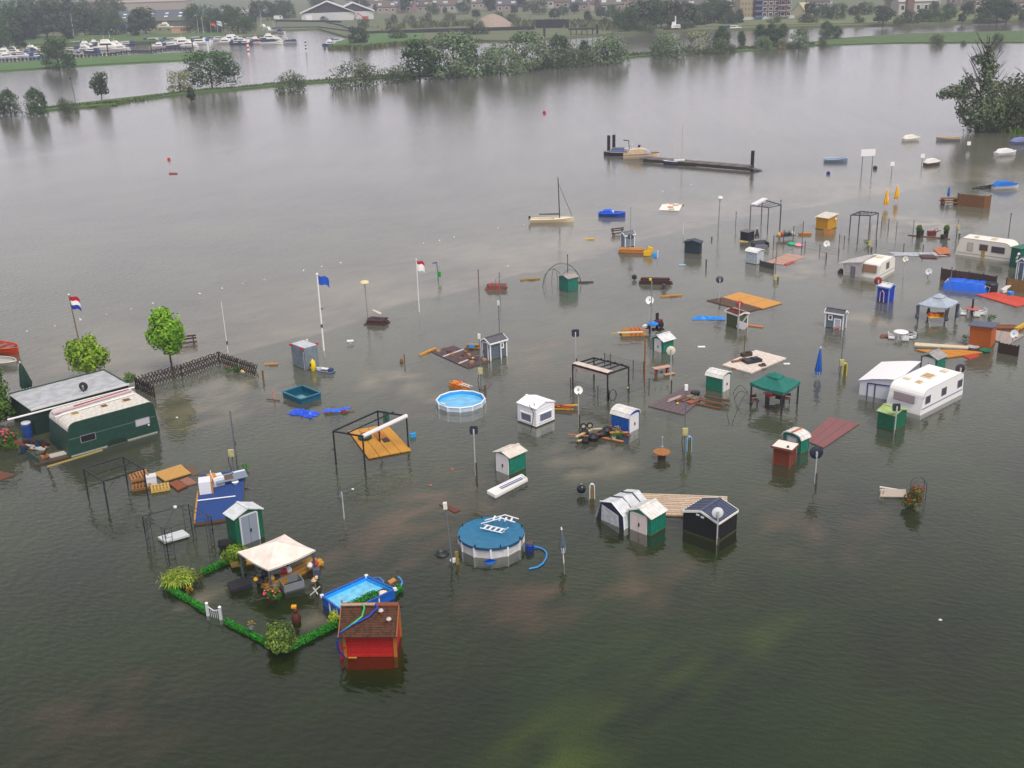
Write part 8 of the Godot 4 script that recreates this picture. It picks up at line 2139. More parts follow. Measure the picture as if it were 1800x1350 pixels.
	# deep right: hut, tent corner, green hut
	shed(V(50.74,0,-104.86),-0.884,0.9,2.94,2.15, {"called": "hut", "label": "blue-grey plastic hut with white door cut by the right edge", "wall": plain("5a6880", 0.6), "roof": slate, "rise": 0.4, "trim": wtrim, "boards": "boards", "roof_ribs": false, "door": "L", "door_color": plain("5a6880"), "frame": wtrim, "leaves": 1})
	shed(V(53.17,0,-110.8),-1.033,1.02,3.54,2.01, {"label": "dark green shed with a white bent pipe behind the right caravan", "wall": plain("14584a", 0.5), "roof": plain("1a6250"), "style": "flat", "roof_ribs": false})
	solo("vent_pipe", "white bent pipe on the dark green shed at the right edge", "pipe", G.new().path([V(50.75,1.5,-107.64), V(51.05,1.8,-108.03), V(49.49,2.8,-104.63)], 0.12, 8), plain("e4e4e4"))
	# caravans behind
	caravan(V(37.4,0,-109.14),-0.697,2.05,4.01,1.57, {"label": "cream-white caravan with beige front window and grey awning, right of the middle", "wall": plain("e2e0d8", 0.4), "roof": plain("ebe9e2", 0.4), "moulding": 0.35, "round_front": 0.45, "round_back": 0.4, "slope": 0.2, "windows": [["front", 0.0, 0.95, 1.35, 0.7, "9a7a66"], ["side", 0.0, 1.0, 0.7, 0.6, "6a5850"]], "hatches": [[0, -0.4, 0.7, 0.7, "d8d0c8"]]})
	aw = thing("awning_tent", "grey sagging awning tent at the left of the cream-white caravan", "tent", V(34.65,0,-108.52), -0.754)
	part(aw, "front_wall", G.new().ext(PackedVector2Array([Vector2(-0.9, -0.4), Vector2(1.0, -0.4), Vector2(1.0, 1.5), Vector2(-1.0, 1.15)]), -0.03, 0), mt("b9b6b8", 0.85))
	part(aw, "door_flap", G.new().box(V(0.1, 0.4, 0.03), V(0.5, 1.2, 0.03)), plain("6c6a74", 0.8))
	part(aw, "roof", G.new().sheet([[V(1.05, 1.6, 0.1), V(-0.2, 1.42, 0.1), V(-1.5, 1.12, 0.2)], [V(1.05, 1.75, -1.8), V(-0.2, 1.5, -1.8), V(-1.2, 1.2, -1.8)], [V(1.05, 1.7, -3.4), V(0, 1.5, -3.4), V(-0.8, 1.2, -3.4)]]), mt("bcb9bb", 0.85))
	solo("black_bags", "heap of black bags at the grey awning tent's left corner", "bags", G.new().lathe(Vector3.ZERO, [Vector2(0.35, -0.1), Vector2(0.3, 0.25), Vector2(0.12, 0.45), Vector2(0, 0.5)], 8), plain("1c1c20"), V(33.9,0,-109.73))
	var c2 := caravan(V(50.94,0,-114.84), -0.741 + 0.0 - PI / 2, 2.1, 6.0, 1.85, {"label": "white caravan with slanted left end and rust stain at the far right", "wall": plain("dedad2", 0.4), "roof": plain("e6e2da", 0.4), "round_front": 0.4, "round_back": 0.9, "slope": 0.3, "moulding": 0.3, "windows": [["side", -1.4, 1.05, 1.3, 0.6, "46404a"], ["side", 0.1, 1.1, 0.8, 0.6, "54483f"], ["side", 1.5, 1.0, 0.5, 0.8, "b8b4ac"], ["front", 0, 1.05, 0.9, 0.55, "4a4650"]], "hatches": [[0, -0.6, 0.8, 0.6, "c8c0b0"], [0.2, 1.2, 0.5, 0.5, "b8a890"]]})
	part(c2, "rust_stain", G.new().box(V(1.06, 0.4, 0.1), V(0.01, 0.7, 0.4)), plain("b08a3a"))
	# red flowering bush with arch and broken bench at the lower right
	var t := thing("flower_arch", "thin metal garden arch behind the red flowering bush", "arch", V(24.12,0,-58.56))
	for s in [0.0, 0.35]:
		var pts := []
		for k in 11:
			var a := PI * k / 10.0
			pts.append(V(-0.4 - 0.42 * cos(a), 0.9 + 0.5 * sin(a) - (1.4 if k in [0, 10] else 0.0), -s))
		part(t, "hoop", G.new().path(pts, 0.02, 5), plain("3a3c44"))
	pot_plant("flowering_bush", "tall bush full of dark red flowers standing alone at the lower right", "bush", V(23.1,0,-57.67), 0.05, 0.55, [Color(0.05, 0.07, 0.012), Color(0.16, 0.2, 0.04)], ["7a1420", "94202a", "6a1018"], "", 800)
	pot_plant("flowering_bush", "upper part of the dark red flowering bush, reaching into the arch", "bush", V(23.27,0,-57.66), 0.75, 0.42, [Color(0.05, 0.07, 0.012), Color(0.16, 0.2, 0.04)], ["8a1822", "94202a", "701420"], "", 500)
	var bn := thing("broken_bench", "white broken bench tilted in the water beside the red flowering bush", "bench", V(22.45,0,-59.28), -0.1)
	part(bn, "seat", G.new().box(V(0, 0.22, 0.05), V(1.5, 0.06, 0.5), Basis(Vector3.RIGHT, 0.7)), mt("b8aea6", 0.8, "speckle"))
	part(bn, "rail", G.new().bar(V(-0.75, 0.5, -0.2), V(0.75, 0.25, -0.2), 0.07), plain("dcd4cc"))
	for s in [-0.72, -0.55]:
		part(bn, "leg", G.new().box(V(s, 0.15, 0.15), V(0.1, 0.7, 0.08), Basis(Vector3.FORWARD, 0.15)), plain("cfc6bc"))

func round_table(at: Vector3, top: String, chair: String, label: String) -> void:
	var t := thing("round_table", label, "table", at)
	part(t, "top", G.new().lathe(Vector3.ZERO, [Vector2(0.55, 0.5), Vector2(0.62, 0.54), Vector2(0.58, 0.58), Vector2(0, 0.58)], 14), plain(top))
	for k in 4:
		var a := PI / 4 + k * PI / 2
		part(t, "leg", G.new().tube(V(sin(a) * 0.4, 0.5, cos(a) * 0.4), V(sin(a) * 0.5, -0.5, cos(a) * 0.5), 0.04), plain(top))
	for k in 3:
		var c := thing("garden_chair", ["left", "near", "right"][k] + " garden chair at the " + ("white" if top == "e0e2e6" else "reddish") + " round table, half under water", "chair", at + V([-0.8, 0.1, 0.85][k], 0, [0.1, 0.8, 0.2][k]), [1.3, 3.0, -1.4][k])
		part(c, "seat", G.new().box(V(0, 0.1, 0), V(0.5, 0.05, 0.5)), plain(chair))
		part(c, "backrest", G.new().box(V(0, 0.35, -0.26), V(0.5, 0.4, 0.05)), plain(chair))
		for s in [-0.25, 0.25]:
			part(c, "armrest", G.new().box(V(s, 0.3, 0), V(0.06, 0.05, 0.5)), plain(chair))

func fence_boards(label: String, pts: Array, h: float, hex: String, per: int) -> void:
	var t := thing("wooden_fence", label, "fence", pts[0])
	for i in pts.size() - 1:
		var a: Vector3 = pts[i] - pts[0]
		var b: Vector3 = pts[i + 1] - pts[0]
		for k in per:
			var p := a.lerp(b, (k + 0.04) / per)
			var q := a.lerp(b, (k + 0.96) / per)
			var up := V(0, h / 2 - 0.3 + 0.02 * (k % 3), 0)
			part(t, "board", G.new().bar(p + up, q + up, 0.04, h + 0.6), wood(hex, "y"))
	for p in pts:
		part(t, "post", G.new().box(p - pts[0] + V(0, h / 2 - 0.3, -0.06), V(0.1, h + 0.8, 0.1)), wood("3a2c28", "y"))

func near_right() -> void:
	right_camp()

func upper_camp() -> void:
	var wtrim := plain("e8eaec")
	shed(V(13.64,0,-123.9),-0.988,0.76,1.33,1.41, {"called": "hut", "label": "tall grey-blue plastic hut with white edges behind the timber raft, top middle", "wall": plain("76828f", 0.6), "roof": mt("6c717a", 0.7), "rise": 0.3, "trim": wtrim, "boards": "boards", "roof_ribs": false})
	shed(V(20.45,0,-119.86),-0.461,1.64,0.76,1.31, {"called": "hut", "label": "dark slate blue hut with white edged roof standing alone, top middle", "wall": plain("22303e", 0.6), "roof": mt("4c535e", 0.7), "ridge": "z", "rise": 0.2, "trim": plain("2a3846"), "boards": "boards", "roof_ribs": false})
	shed(V(26.2,0,-114.94),-0.834,1.39,1.2,1.35, {"label": "plain white box shed with rounded white roof at the upper right", "wall": mt("b9c2cc", 0.6), "roof": mt("eceef2", 0.5), "style": "barrel", "ridge": "x", "rise": 0.15, "roof_ribs": false, "pitch_of_ribs": 0.3})
	var yh := shed(V(38.03,0,-130.2),-0.812,1.56,2.03,1.43, {"called": "hut", "label": "yellow-orange wooden hut with pale flat roof at the upper right", "wall": wood("d09a18", "y"), "roof": mt("d8d0c8", 0.6), "style": "pent", "ridge": "x", "flip": true, "rise": 0.2, "boards": "boards", "roof_ribs": false, "over": 0.15})
	part(yh, "round_window", G.new().tube(V(0.95, 1.2, -0.4), V(1.0, 1.2, -0.4), 0.16, 0.16, 10), wtrim)
	pallet(V(37.28,0,-127.2), 0.1, 0.55, "a86a24", "orange pallet on edge before the yellow-orange hut", 1.2)
	shed(V(27.58,0,-125.3),-0.833,1.03,1.28,1.06, {"called": "box", "category": "box", "label": "black square box with pale lid at the upper right", "wall": plain("161c2c"), "roof": mt("6c6a68", 0.7), "style": "flat", "boards": "none", "roof_ribs": false})
	panel("pale yellow board floating before the black box", [V(26.67,0,-125.4),V(27.81,0,-125.6),V(27.46,0,-124.2),V(26.51,0,-124.3)], "b8a468")
	stack(V(13.83,0,-121.0), -0.16, 2.9, 1.0, 4, ["b87820", "9a5a2a", "c88a3c", "d8905a"], "orange brown timber raft before the tall grey-blue hut", {"tilt": -0.03})
	solo("yellow_slide", "yellow children's slide top at the timber raft's right end", "slide", G.new().box(V(0, 0.5, 0), V(0.6, 0.9, 0.5), Basis(Vector3.FORWARD, 0.3)).box(V(-0.3, 0.3, 0.2), V(0.7, 0.5, 0.4)), plain("d8ac14"), V(15.54,0,-119.44))
	solo("blue_cloth", "sky blue sheet floating right of the yellow slide", "cloth", G.new().lathe(Vector3.ZERO, [Vector2(0.5, 0), Vector2(0.35, 0.25), Vector2(0, 0.32)], 7), plain("2f90d0"), V(16.19,0,-119.1))
	solo("blue_cloth", "pale blue sheet floating left of the slate blue hut", "cloth", G.new().box(V(0, 0.03, 0), V(0.7, 0.05, 0.4)), plain("8ab8d8"), V(18.47,0,-114.82))
	dish(V(13.61,0,-120.7), 1.87, 0.32, "2c2f38", "dark dish before the tall grey-blue hut", {"back": true})
	bench(V(13.22,0,-130.1), 0.35, 1.7, "43302c", "dark bench in the water left of the tall grey-blue hut")
	var ws := thing("white_sheet", "white sheet floating with brown blocks on it, top middle", "sheet", V(21.58,0,-144.8))
	var wp: Array = [V(20.91,0,-147.5),V(23.46,0,-146.7),V(22.36,0,-142.4),V(19.8,0,-143.2)]
	part(ws, "sheet", G.new().slab(wp.map(func(p): return p - ws.position), 0.02, 0.08), plain("e6e2dc", 0.6))
	for k in 6:
		part(ws, "block", G.new().box(wp[0].lerp(wp[1], [0.1, 0.45, 0.7, 0.95, 0.5, 0.6][k]).lerp(wp[3].lerp(wp[2], [0.1, 0.45, 0.7, 0.95, 0.5, 0.6][k]), [0.1, 0.1, 0.3, 0.1, 0.6, 0.9][k]) - ws.position + V(0, 0.12, 0), V(0.7, 0.12, 0.4)), plain(["a89a88", "b86848"][int(k == 4)]))
	for a in [["white topped grey pergola frame at the upper right", [V(29.11,0,-131.1), V(30.9,0,-129.6), V(32.69,0,-130.9), V(31.26,0,-134.6)], 2.8, "4a5058"], ["dark slate pergola frame behind the wire fences", [V(39.84,0,-126.9), V(41.92,0,-126.3), V(43.26,0,-127.6), V(41.48,0,-128.8)], 2.2, "343a48"]]:
		var f := frame("pergola", a[0], a[1], a[2], 0.1, a[3], {"rafters": 4})
		if a[2] > 2.5:
			var u: Vector3 = (a[1][1] - a[1][0]) * 0.3
			part(f, "folded_awning", G.new().slab([a[1][0] - f.position, a[1][0] + u - f.position, a[1][3] + u - f.position, a[1][3] - f.position], 2.85, 3.0), plain("dcdcde"))
	for k in 2:
		var y := parasol([V(48.5,0,-140.4), V(51.05,0,-144.1)][k], [2.48, 2.17][k], "f2b80e", "closed yellow parasol with a print, %s of the pair" % ["left and lower", "right and upper"][k], {"low": 0.5, "r": 0.3, "yaw": 1.0 + k})
		part(y, "print", G.new().box(V(-0.1, 1.2 - 0.3 * k, 0.2), V(0.12, 0.5, 0.08)), plain("ece8d8"))
	parasol(V(28.35,0,-123.8), 1.71, "3a3a42", "closed dark grey parasol behind the white box shed", {"low": 0.6, "r": 0.24, "hem": "c8a8a4"})
	var gs := thing("sofa", "dark grey garden sofa behind the white box shed", "sofa", V(28.14,0,-121.1), 0.2)
	part(gs, "seat", G.new().box(V(0, 0.25, 0), V(1.6, 0.3, 0.7)), plain("6a6d78"))
	part(gs, "backrest", G.new().box(V(0, 0.6, -0.35), V(1.6, 0.5, 0.15)), plain("4c4f58"))
	for s in [-0.85, 0.85]:
		part(gs, "armrest", G.new().box(V(s, 0.4, 0), V(0.18, 0.6, 0.7)), plain("2c2e36"))
	fence_boards("short grey picket fence beside the white box shed", [V(26.45,0,-113.39), V(27.53,0,-111.85)], 0.6, "4a4c50", 14)
	mesh_fence("tall wire fence slanting up behind the toys", [V(29.5,0,-120.6), V(31.24,0,-123.1), V(32.78,0,-124.9), V(34.43,0,-127.0)], 1.5, {"wires": 7})
	mesh_fence("low wire fence before the yellow-orange hut", [V(32.57,0,-120.2), V(33.07,0,-120.7), V(34.24,0,-118.96), V(35.74,0,-116.96)], 0.7, {"wires": 3})
	mesh_fence("long low wire fence under the slate pergola", [V(37.57,0,-123.1), V(37.9,0,-122.3), V(39.16,0,-121.6), V(40.69,0,-119.74), V(43.07,0,-117.86), V(44.91,0,-117.11)], 0.8, {"wires": 5})
	mesh_fence("wire fence panel with dark posts right of the yellow parasols", [V(44.34,0,-129.3), V(44.73,0,-128.0)], 1.3, {"wires": 5})
	mesh_fence("grey wire mesh panel right of the slate pergola", [V(44.96,0,-125.9), V(47.14,0,-126.5)], 1.4, {"wires": 9, "color": "6a7078"})
	panel("pale pink deck just under water right of the white box shed", [V(27.29,0,-114.74),V(30.6,0,-118.36),V(32.08,0,-116.65),V(28.89,0,-113.58)], "c09a8c", {"y": 0.05, "seams": 5})
	panel("red board floating at the pink deck's front edge", [V(29.07,0,-113.8),V(30.29,0,-115.12),V(30.41,0,-114.61),V(29.24,0,-113.3)], "b84a48")
	var pt := thing("play_table", "dark table with red and yellow toys in front of the tall wire fence", "table", V(32.02,0,-125.3), 0.3)
	part(pt, "top", G.new().box(V(0, 0.35, 0), V(2.2, 0.08, 0.6)), plain("3a4450"))
	for k in 5:
		part(pt, ["toy", "cushion"][k % 2], G.new().lathe(V(-0.9 + 0.45 * k, 0.4, 0), [Vector2(0.2, 0), Vector2(0.22, 0.25), Vector2(0, 0.5)], 8), plain(["d8b020", "c02a34", "2c343c", "24282c", "d8d4cc"][k]))
	stack(V(34.69,0,-127.0), -0.1, 1.6, 0.6, 2, ["d0881c", "b8701c"], "orange planks at the right end of the tall wire fence", {})
	for a in [[V(32.05,0,-122.5), "2fa884", "green inflatable toy floating before the tall wire fence"], [V(32.66,0,-121.8), "dc9aa8", "pink inflatable toy floating right of the green one"]]:
		solo("inflatable", a[2], "toy", G.new().lathe(Vector3.ZERO, [Vector2(0.4, -0.05), Vector2(0.5, 0.1), Vector2(0.35, 0.22), Vector2(0.2, 0.1)], 12), plain(a[1]), a[0])
	dish(V(33.96,0,-115.66), 1.68, 0.36, "d8dade", "white dish on a stump left of the cream-white caravan", {"post": 0.7})
	dish(V(39.54,0,-107.52), 1.87, 0.3, "cfcdc6", "cream dish on a thin pole right of the cream-white caravan", {})
	dish(V(41.97,0,-107.46), 0.55, 0.34, "c9cdd2", "half drowned white dish left of the brown screen", {})
	for a in [[V(26.63,0,-107.46),4.01, "supply pole with small box at the picket fence", 0.4], [V(39.5,0,-118.56),3.09, "supply post with box under the slate pergola", 0.9], [V(51.13,0,-123.7),2.03, "slanting wooden post with box at the upper right", 1.2]]:
		meter_post(a[0], a[1], a[2], {"box": a[3], "stump": 0.4})
	for a in [[V(56.2,0,-121.9),2.91, "leaning thin mast above the right caravan", "50545c"], [V(27.57,0,-131.9),1.87, "thin grey pole right of the white globe lamp", "5a5e64"], [V(20.76,0,-128.8),1.36, "short pole with white plate and weed at its foot", "c8ccd0"], [V(23.59,0,-125.8),0.33, "short dark stump left of the black box", "2a2420"], [V(20.76,0,-113.35),0.86, "dark carved stump below the slate blue hut", "2a2420"], [V(32.41,0,-130.0),3.55, "dark pole at the right corner of the grey pergola", "44484e"], [V(16.33,0,-118.31),0.76, "white topped short post by the sky blue sheet", "d8ccc4"], [V(18.99,0,-85.39),1.66, "mossy stump standing in the water below the olive hut", "6a6030"], [V(41.44,0,-100.49),2.76, "thin pole rising before the blue covered pool", "6a6e72"]]:
		solo("post" if a[1] < 1.0 else "pole", a[2], "post", G.new().tube(V(0, -0.8, 0), V(0.0, a[1], 0), 0.07 if a[1] < 1.0 else 0.045).box(V(0, a[1], 0), V(0.12, 0.12, 0.12)), plain(a[3]), a[0])
	for a in [[V(46.83,0,-123.9), "topiary ball in a tall dark pot, left of the pair on the red line"], [V(49.8,0,-123.5), "topiary ball in a tall dark pot, right of the pair on the red line"]]:
		var t := thing("topiary", a[1], "plant", a[0], 0.0, "topiary pots")
		put(t, "foliage", crown(41, [[V(0, 1.1, 0), V(0.3, 0.36, 0.3)]], 500, 0.09, Color(0.03, 0.07, 0.012), Color(0.12, 0.2, 0.02)), leafy())
		part(t, "pot", G.new().lathe(Vector3.ZERO, [Vector2(0.2, -0.3), Vector2(0.28, 0.75), Vector2(0.2, 0.75)], 10), plain("24242a"))
	for a in [[V(47.43,0,-124.7), 0.7, "dark slender vase beside the left topiary"], [V(49.28,0,-123.0), 0.5, "low dark tub beside the right topiary"]]:
		solo("vase", a[2], "vase", G.new().lathe(Vector3.ZERO, [Vector2(0.22, -0.2), Vector2(0.3, a[1]), Vector2(0.2, a[1]), Vector2(0, 0.1)], 10), plain("2a2c30"), a[0])
	solo("red_pipe", "thin red pipe floating in a long line below the topiary pots", "pipe", G.new().tube(V(46.11,0.05,-125.3), V(50,0.05,-122.7), 0.06), plain("7a4a44"))
	solo("wheelbarrow", "rusty red wheelbarrow and chair between the topiary pots", "wheelbarrow", G.new().box(V(0, 0.3, 0), V(0.9, 0.5, 0.5)).bar(V(0.3, 0.4, 0), V(1.0, 0.6, 0.1), 0.06).lathe(V(0.5, 0.6, 0), [Vector2(0.18, -0.04), Vector2(0.25, 0), Vector2(0.18, 0.04)], 10, Basis(Vector3.RIGHT, PI / 2)), plain("6a3430"), V(48.65,0,-124.8))
	pot_plant("water_plant", "bright green bush in the low wire fence under the slate pergola", "plant", V(40,0,-121.2), 0.1, 0.36, [Color(0.04, 0.1, 0.012), Color(0.12, 0.24, 0.02)], [], "", 240)
	tarp("tarpaulin", "white and grey plastic drifting right of the cream-white caravan", V(44.06,0,-116.45), -0.1, 5.5, 1.6, "a8acb4", 0.2, 14)
	panel("orange board heap among the drifting white plastic", [V(46.33,0,-117.97),V(47.92,0,-118.56),V(47.48,0,-115.77),V(46.02,0,-115.45)], "c8744a", {"y": 0.2, "seams": 2})
	panel("brown boards among the drifting white plastic", [V(44.14,0,-116.69),V(45.61,0,-116),V(45.46,0,-114.27),V(43.93,0,-114.7)], "5a3c40", {"y": 0.1})
	# wooden fence box with bench
	fence_boards("brown boarded fence round a flooded terrace at the far right", [V(57.85,0,-140.9), V(60.26,0,-138.7), V(61.28,0,-139.1)], 1.5, "7a5228", 12)
	var bt := thing("terrace_table", "wooden picnic table beside the brown boarded fence", "table", V(57.08,0,-141.7), -0.1)
	for k in 4:
		part(bt, "plank", G.new().box(V(0, [0.35, 0.75, 0.8, 0.35][k], [0.7, 0.15, -0.15, -0.7][k]), V(2.1, 0.1, 0.28)), wood("8a5a2a"))
	for s in [-0.8, 0.8]:
		part(bt, "leg", G.new().box(V(s, 0.2, 0), V(0.12, 1.0, 1.5)), wood("5a3a20"))
	solo("blue_parasol", "small blue folded parasol above the wooden picnic table", "parasol", G.new().lathe(Vector3.ZERO, [Vector2(0.12, 0.5), Vector2(0.22, 0.9), Vector2(0.1, 1.7), Vector2(0, 1.75)], 8), plain("2a6ab0"), V(57.89,0,-144.2))
	stack(V(14.69,0,-107.72), -0.2, 3.3, 0.6, 5, ["4a2a28", "5a3430", "3a2422"], "dark red-brown timber rack with clutter in the upper middle", {})
	for a in [[V(13.96,0.75,-106.12), "d8c83a", "yellow and white ball on the dark timber rack", 0.16], [V(15.25,0.1,-105.6), "3a3a44", "dark round thing at the front of the timber rack", 0.26], [V(12.77,0,-109.46), "23262e", "dark chair back floating left of the timber rack", 0.3]]:
		solo("ball" if a[3] < 0.2 else "tub", a[2], "ball" if a[3] < 0.2 else "tub", G.new().lathe(V(0, a[3], 0), [Vector2(0, -a[3]), Vector2(a[3] * 0.87, -a[3] * 0.5), Vector2(a[3] * 0.87, a[3] * 0.5), Vector2(0, a[3])], 10), plain(a[1]), a[0])
	big_tree()

func big_tree() -> void:
	var h := 16.76
	var t := thing("willow_tree", "tall ragged willow with bare top branches standing at the right edge", "tree", V(85.69,0,-203.5))
	var g := G.new()
	g.path([V(0, -1, 0), V(-0.3, h * 0.3, 0), V(0.3, h * 0.6, 0), V(0.2, h * 0.98, 0)], 0.45, 8, 0.09)
	for i in 26:
		var a := i * 2.4
		var y := h * (0.3 + 0.6 * i / 26.0)
		var l := h * 0.2 * (1.25 - 0.6 * i / 26.0)
		var e := V(cos(a) * l * 0.75, y + l * 0.9, sin(a) * l * 0.6)
		g.path([V(0, y, 0), V(cos(a) * l * 0.4, y + l * 0.35, sin(a) * l * 0.3), e], 0.12, 5, 0.04)
		for k in 2:
			g.path([e * 0.999, e + V(cos(a + k) * l * 0.3, l * 0.35, sin(a + k) * 0.5)], 0.05, 4, 0.02)
	g.path([V(-0.2, h * 0.35, 0), V(-h * 0.25, h * 0.44, 0), V(-h * 0.42, h * 0.42, 0)], 0.16, 5, 0.02)
	g.path([V(-0.2, h * 0.4, 0), V(-h * 0.2, h * 0.62, 0), V(-h * 0.24, h * 0.7, 0)], 0.1, 5, 0.02)
	part(t, "trunk", g, wood("2e2822", "y"))
	var bl := []
	for b in [[0, 0.18, 0.17, 0.2], [0.12, 0.18, 0.15, 0.18], [-0.1, 0.2, 0.12, 0.16], [0.2, 0.27, 0.1, 0.12], [0.02, 0.36, 0.12, 0.13], [0.02, 0.66, 0.07, 0.1], [0.0, 0.86, 0.035, 0.09], [-0.17, 0.42, 0.12, 0.09], [-0.27, 0.43, 0.11, 0.07], [-0.36, 0.4, 0.08, 0.06], [0.1, 0.46, 0.1, 0.12], [-0.14, 0.52, 0.09, 0.09], [0.02, 0.57, 0.09, 0.12], [0.08, 0.68, 0.06, 0.09], [-0.06, 0.76, 0.09, 0.05], [0.03, 0.8, 0.05, 0.1], [-0.18, 0.3, 0.07, 0.14]]:
		bl.append([V(b[0] * h, b[1] * h, 0.3 * b[0] * h), V(b[2], b[3], b[2]) * h * 0.9])
	put(t, "crown", crown(51, bl, 5600, 0.32, Color(0.04, 0.065, 0.03), Color(0.15, 0.2, 0.1), 0.4), leafy())
	t = thing("bare_tree", "bare dark tree at the right edge behind the ragged willow", "tree", V(98.63,0,-214.1))
	g = G.new().path([V(0, -1, 0), V(-0.4, 5, 0), V(-0.6, 9, 0)], 0.3, 6, 0.06)
	for i in 14:
		var a := i * 2.2
		var y := 3.0 + i * 0.4
		g.path([V(-0.4, y, 0), V(-0.4 + cos(a) * 1.6, y + 1.6, sin(a)), V(-0.4 + cos(a) * 2.6, y + 2.0, sin(a) * 1.6)], 0.09, 5, 0.015)
	part(t, "branches", g, wood("2a2420", "y"))
	for a in [[V(93.63,0,-209.5), 8.0, "dark bush right of the ragged willow's foot"], [V(94.63,0,-204.6), 9.0, "dark bush cut by the right edge below the bare tree"], [V(90.95,0,-206.9), 5.0, "low bush between the ragged willow and the right edge"]]:
		tree("bush", a[0], a[1], a[2], "bushes at the right edge", 0.8)
	grass_tufts("bank_grass", "bright green weeds at the foot of the right edge bushes", [V(90.07,0,-205.6),V(91.07,0,-202.3),V(92.68,0,-199.0)], 1.4, 0.8, 500, Color(0.04, 0.09, 0.015), Color(0.12, 0.2, 0.03))

func boats_and_birds() -> void:
	# jetty with its piles
	var a: Vector3 = V(22.48,0,-182.6)
	var b: Vector3 = V(37.58,0,-171.1)
	var t := thing("jetty", "long grey floating jetty with boats moored at its left end", "jetty", a)
	for k in 26:
		var p := (b - a) * ((k + 0.5) / 26.0)
		part(t, "deck_plank", G.new().box(p + V(0, 0.55, 0), V((b - a).length() / 26.0 * 0.95, 0.12, 2.2), Basis(Vector3.UP, atan2(-(b - a).z, (b - a).x))), wood(["6a6464", "5c5858", "746c6a"][k % 3], "z"))
	part(t, "edge_beam", G.new().bar(V(0, 0.3, 1.1), b - a + V(0, 0.3, 1.1), 0.2, 0.5), plain("3a3432"))
	part(t, "end_ramp", G.new().box(b - a + V(0.6, 0.25, 0.3), V(2.6, 0.1, 2.0), Basis(Vector3.FORWARD, 0.25)), plain("4a4848"))
	for q in [[V(17.98,0,-194.4),2.63, "left"], [V(18.92,0,-194.9),2.63, "second"], [V(38.13,0,-172.1),2.79, "right end"]]:
		solo("mooring_pile", "black mooring pile at the jetty, %s of three" % q[2], "pile", G.new().tube(V(0, -1, 0), V(0, q[1], 0), 0.28, 0.28, 8), plain("1a1a1e"), q[0])
	var c := boat("cabin_boat", "small dark cabin boat with blue windows at the jetty's left end", V(18.66,0,-189.2), PI - 0.15, 4.0, 1.5, 0.55, "2c303c", "55585e", "b0a48a")
	part(c, "canopy", G.new().ext(PackedVector2Array([Vector2(-1.5, 0.55), Vector2(1.0, 0.55), Vector2(0.6, 1.2), Vector2(-1.4, 1.2)]), -0.55, 0.55), plain("6a78a8", 0.4))
	part(c, "canopy_roof", G.new().box(V(-0.45, 1.23, 0), V(2.1, 0.07, 1.15)), plain("5c5c60"))
	c = boat("launch", "cream launch with brown rim and rounded cream hood at the jetty", V(22.48,0,-184.9), -0.12, 5.9, 2.0, 0.8, "d8ccb8", "a87a50", "8a3c20")
	part(c, "hood", G.new().ext(PackedVector2Array([Vector2(-2.3, 0.8), Vector2(1.5, 0.8), Vector2(0.8, 1.55), Vector2(-0.1, 1.75), Vector2(-1.9, 1.5)]), -0.75, 0.75), mt("d8c4a8", 0.7))
	part(c, "windscreen", G.new().ext(PackedVector2Array([Vector2(0.4, 0.95), Vector2(1.53, 0.9), Vector2(0.87, 1.5), Vector2(0.4, 1.58)]), -0.77, 0.77), plain("b4b4b4", 0.2))
	c = boat("motor_boat", "white motor boat with navy hoop canopy behind the cream launch", V(21.26,0,-191.8), 2.9, 3.6, 1.4, 0.6, "d8d8dc", "8a8a92", "e4e4e6")
	part(c, "hoop_canopy", G.new().path([V(0, 0.6, 0), V(0.1, 2.0, 0), V(1.0, 2.1, 0)], 0.1, 5), plain("1c2238"))
	part(c, "windscreen", G.new().box(V(-0.4, 1.05, 0), V(0.07, 0.7, 1.1), Basis(Vector3.BACK, 0.4)), plain("c4ccd4", 0.2))
	part(c, "outboard_motor", G.new().box(V(-1.7, 0.9, 0), V(0.4, 0.8, 0.4)), plain("222a5c"))
	c = boat("sailing_boat", "navy hulled sailing boat with white deck and tall mast at the jetty", V(27.87,0,-178.2), PI - 0.1, 5.2, 1.5, 0.5, "1c2450", "e2e2e2", "dcdce0")
	part(c, "cabin", G.new().box(V(0.1, 0.62, 0), V(1.7, 0.3, 0.8)), wood("e6e6e8"))
	part(c, "mast", G.new().tube(V(-0.3, 1, 0), V(-0.3, 6.3, 0), 0.06, 0.04), plain("b8a890"))
	c = boat("sailing_boat", "cream sailing boat with dark mast and furled grey sail, open water", V(5.63,0,-138.2), -0.03, 5.5, 1.3, 0.42, "dcd0b4", "a87440", "e0d8c4")
	part(c, "foredeck", deck(5.5, 1.27, 0.44, 0.0, 0.45, 0.55, 1.0), plain("d8d0bc"))
	part(c, "mast", G.new().tube(V(1.0, 0.2, 0), V(0.85, 5.59, 0), 0.09, 0.06), plain("3a3f4a"))
	part(c, "furled_sail", G.new().tube(V(0.9, 1.0, 0), V(-1.6, 1.02, 0), 0.12, 0.08, 7), plain("55565c", 0.8))
	part(c, "stay", G.new().tube(V(0.85, 4.96, 0), V(2.6, 0.6, 0), 0.035), plain("4a5468"))
	part(c, "outboard_motor", G.new().box(V(-2.8, 0.55, 0), V(0.25, 0.5, 0.25)), plain("1c1c20"))
	c = boat("rowing_boat", "bright blue rowing boat with blue cover, top middle", V(13.46,0,-140.5), -0.25, 3.4, 1.35, 0.45, "1450b0", "2068c8", "2a78e0")
	part(c, "cover", G.new().ext(PackedVector2Array([Vector2(-1.5, 0.4), Vector2(0.3, 0.4), Vector2(-0.3, 0.85), Vector2(-1.1, 0.8)]), -0.52, 0.52), plain("1f6ad8", 0.6))
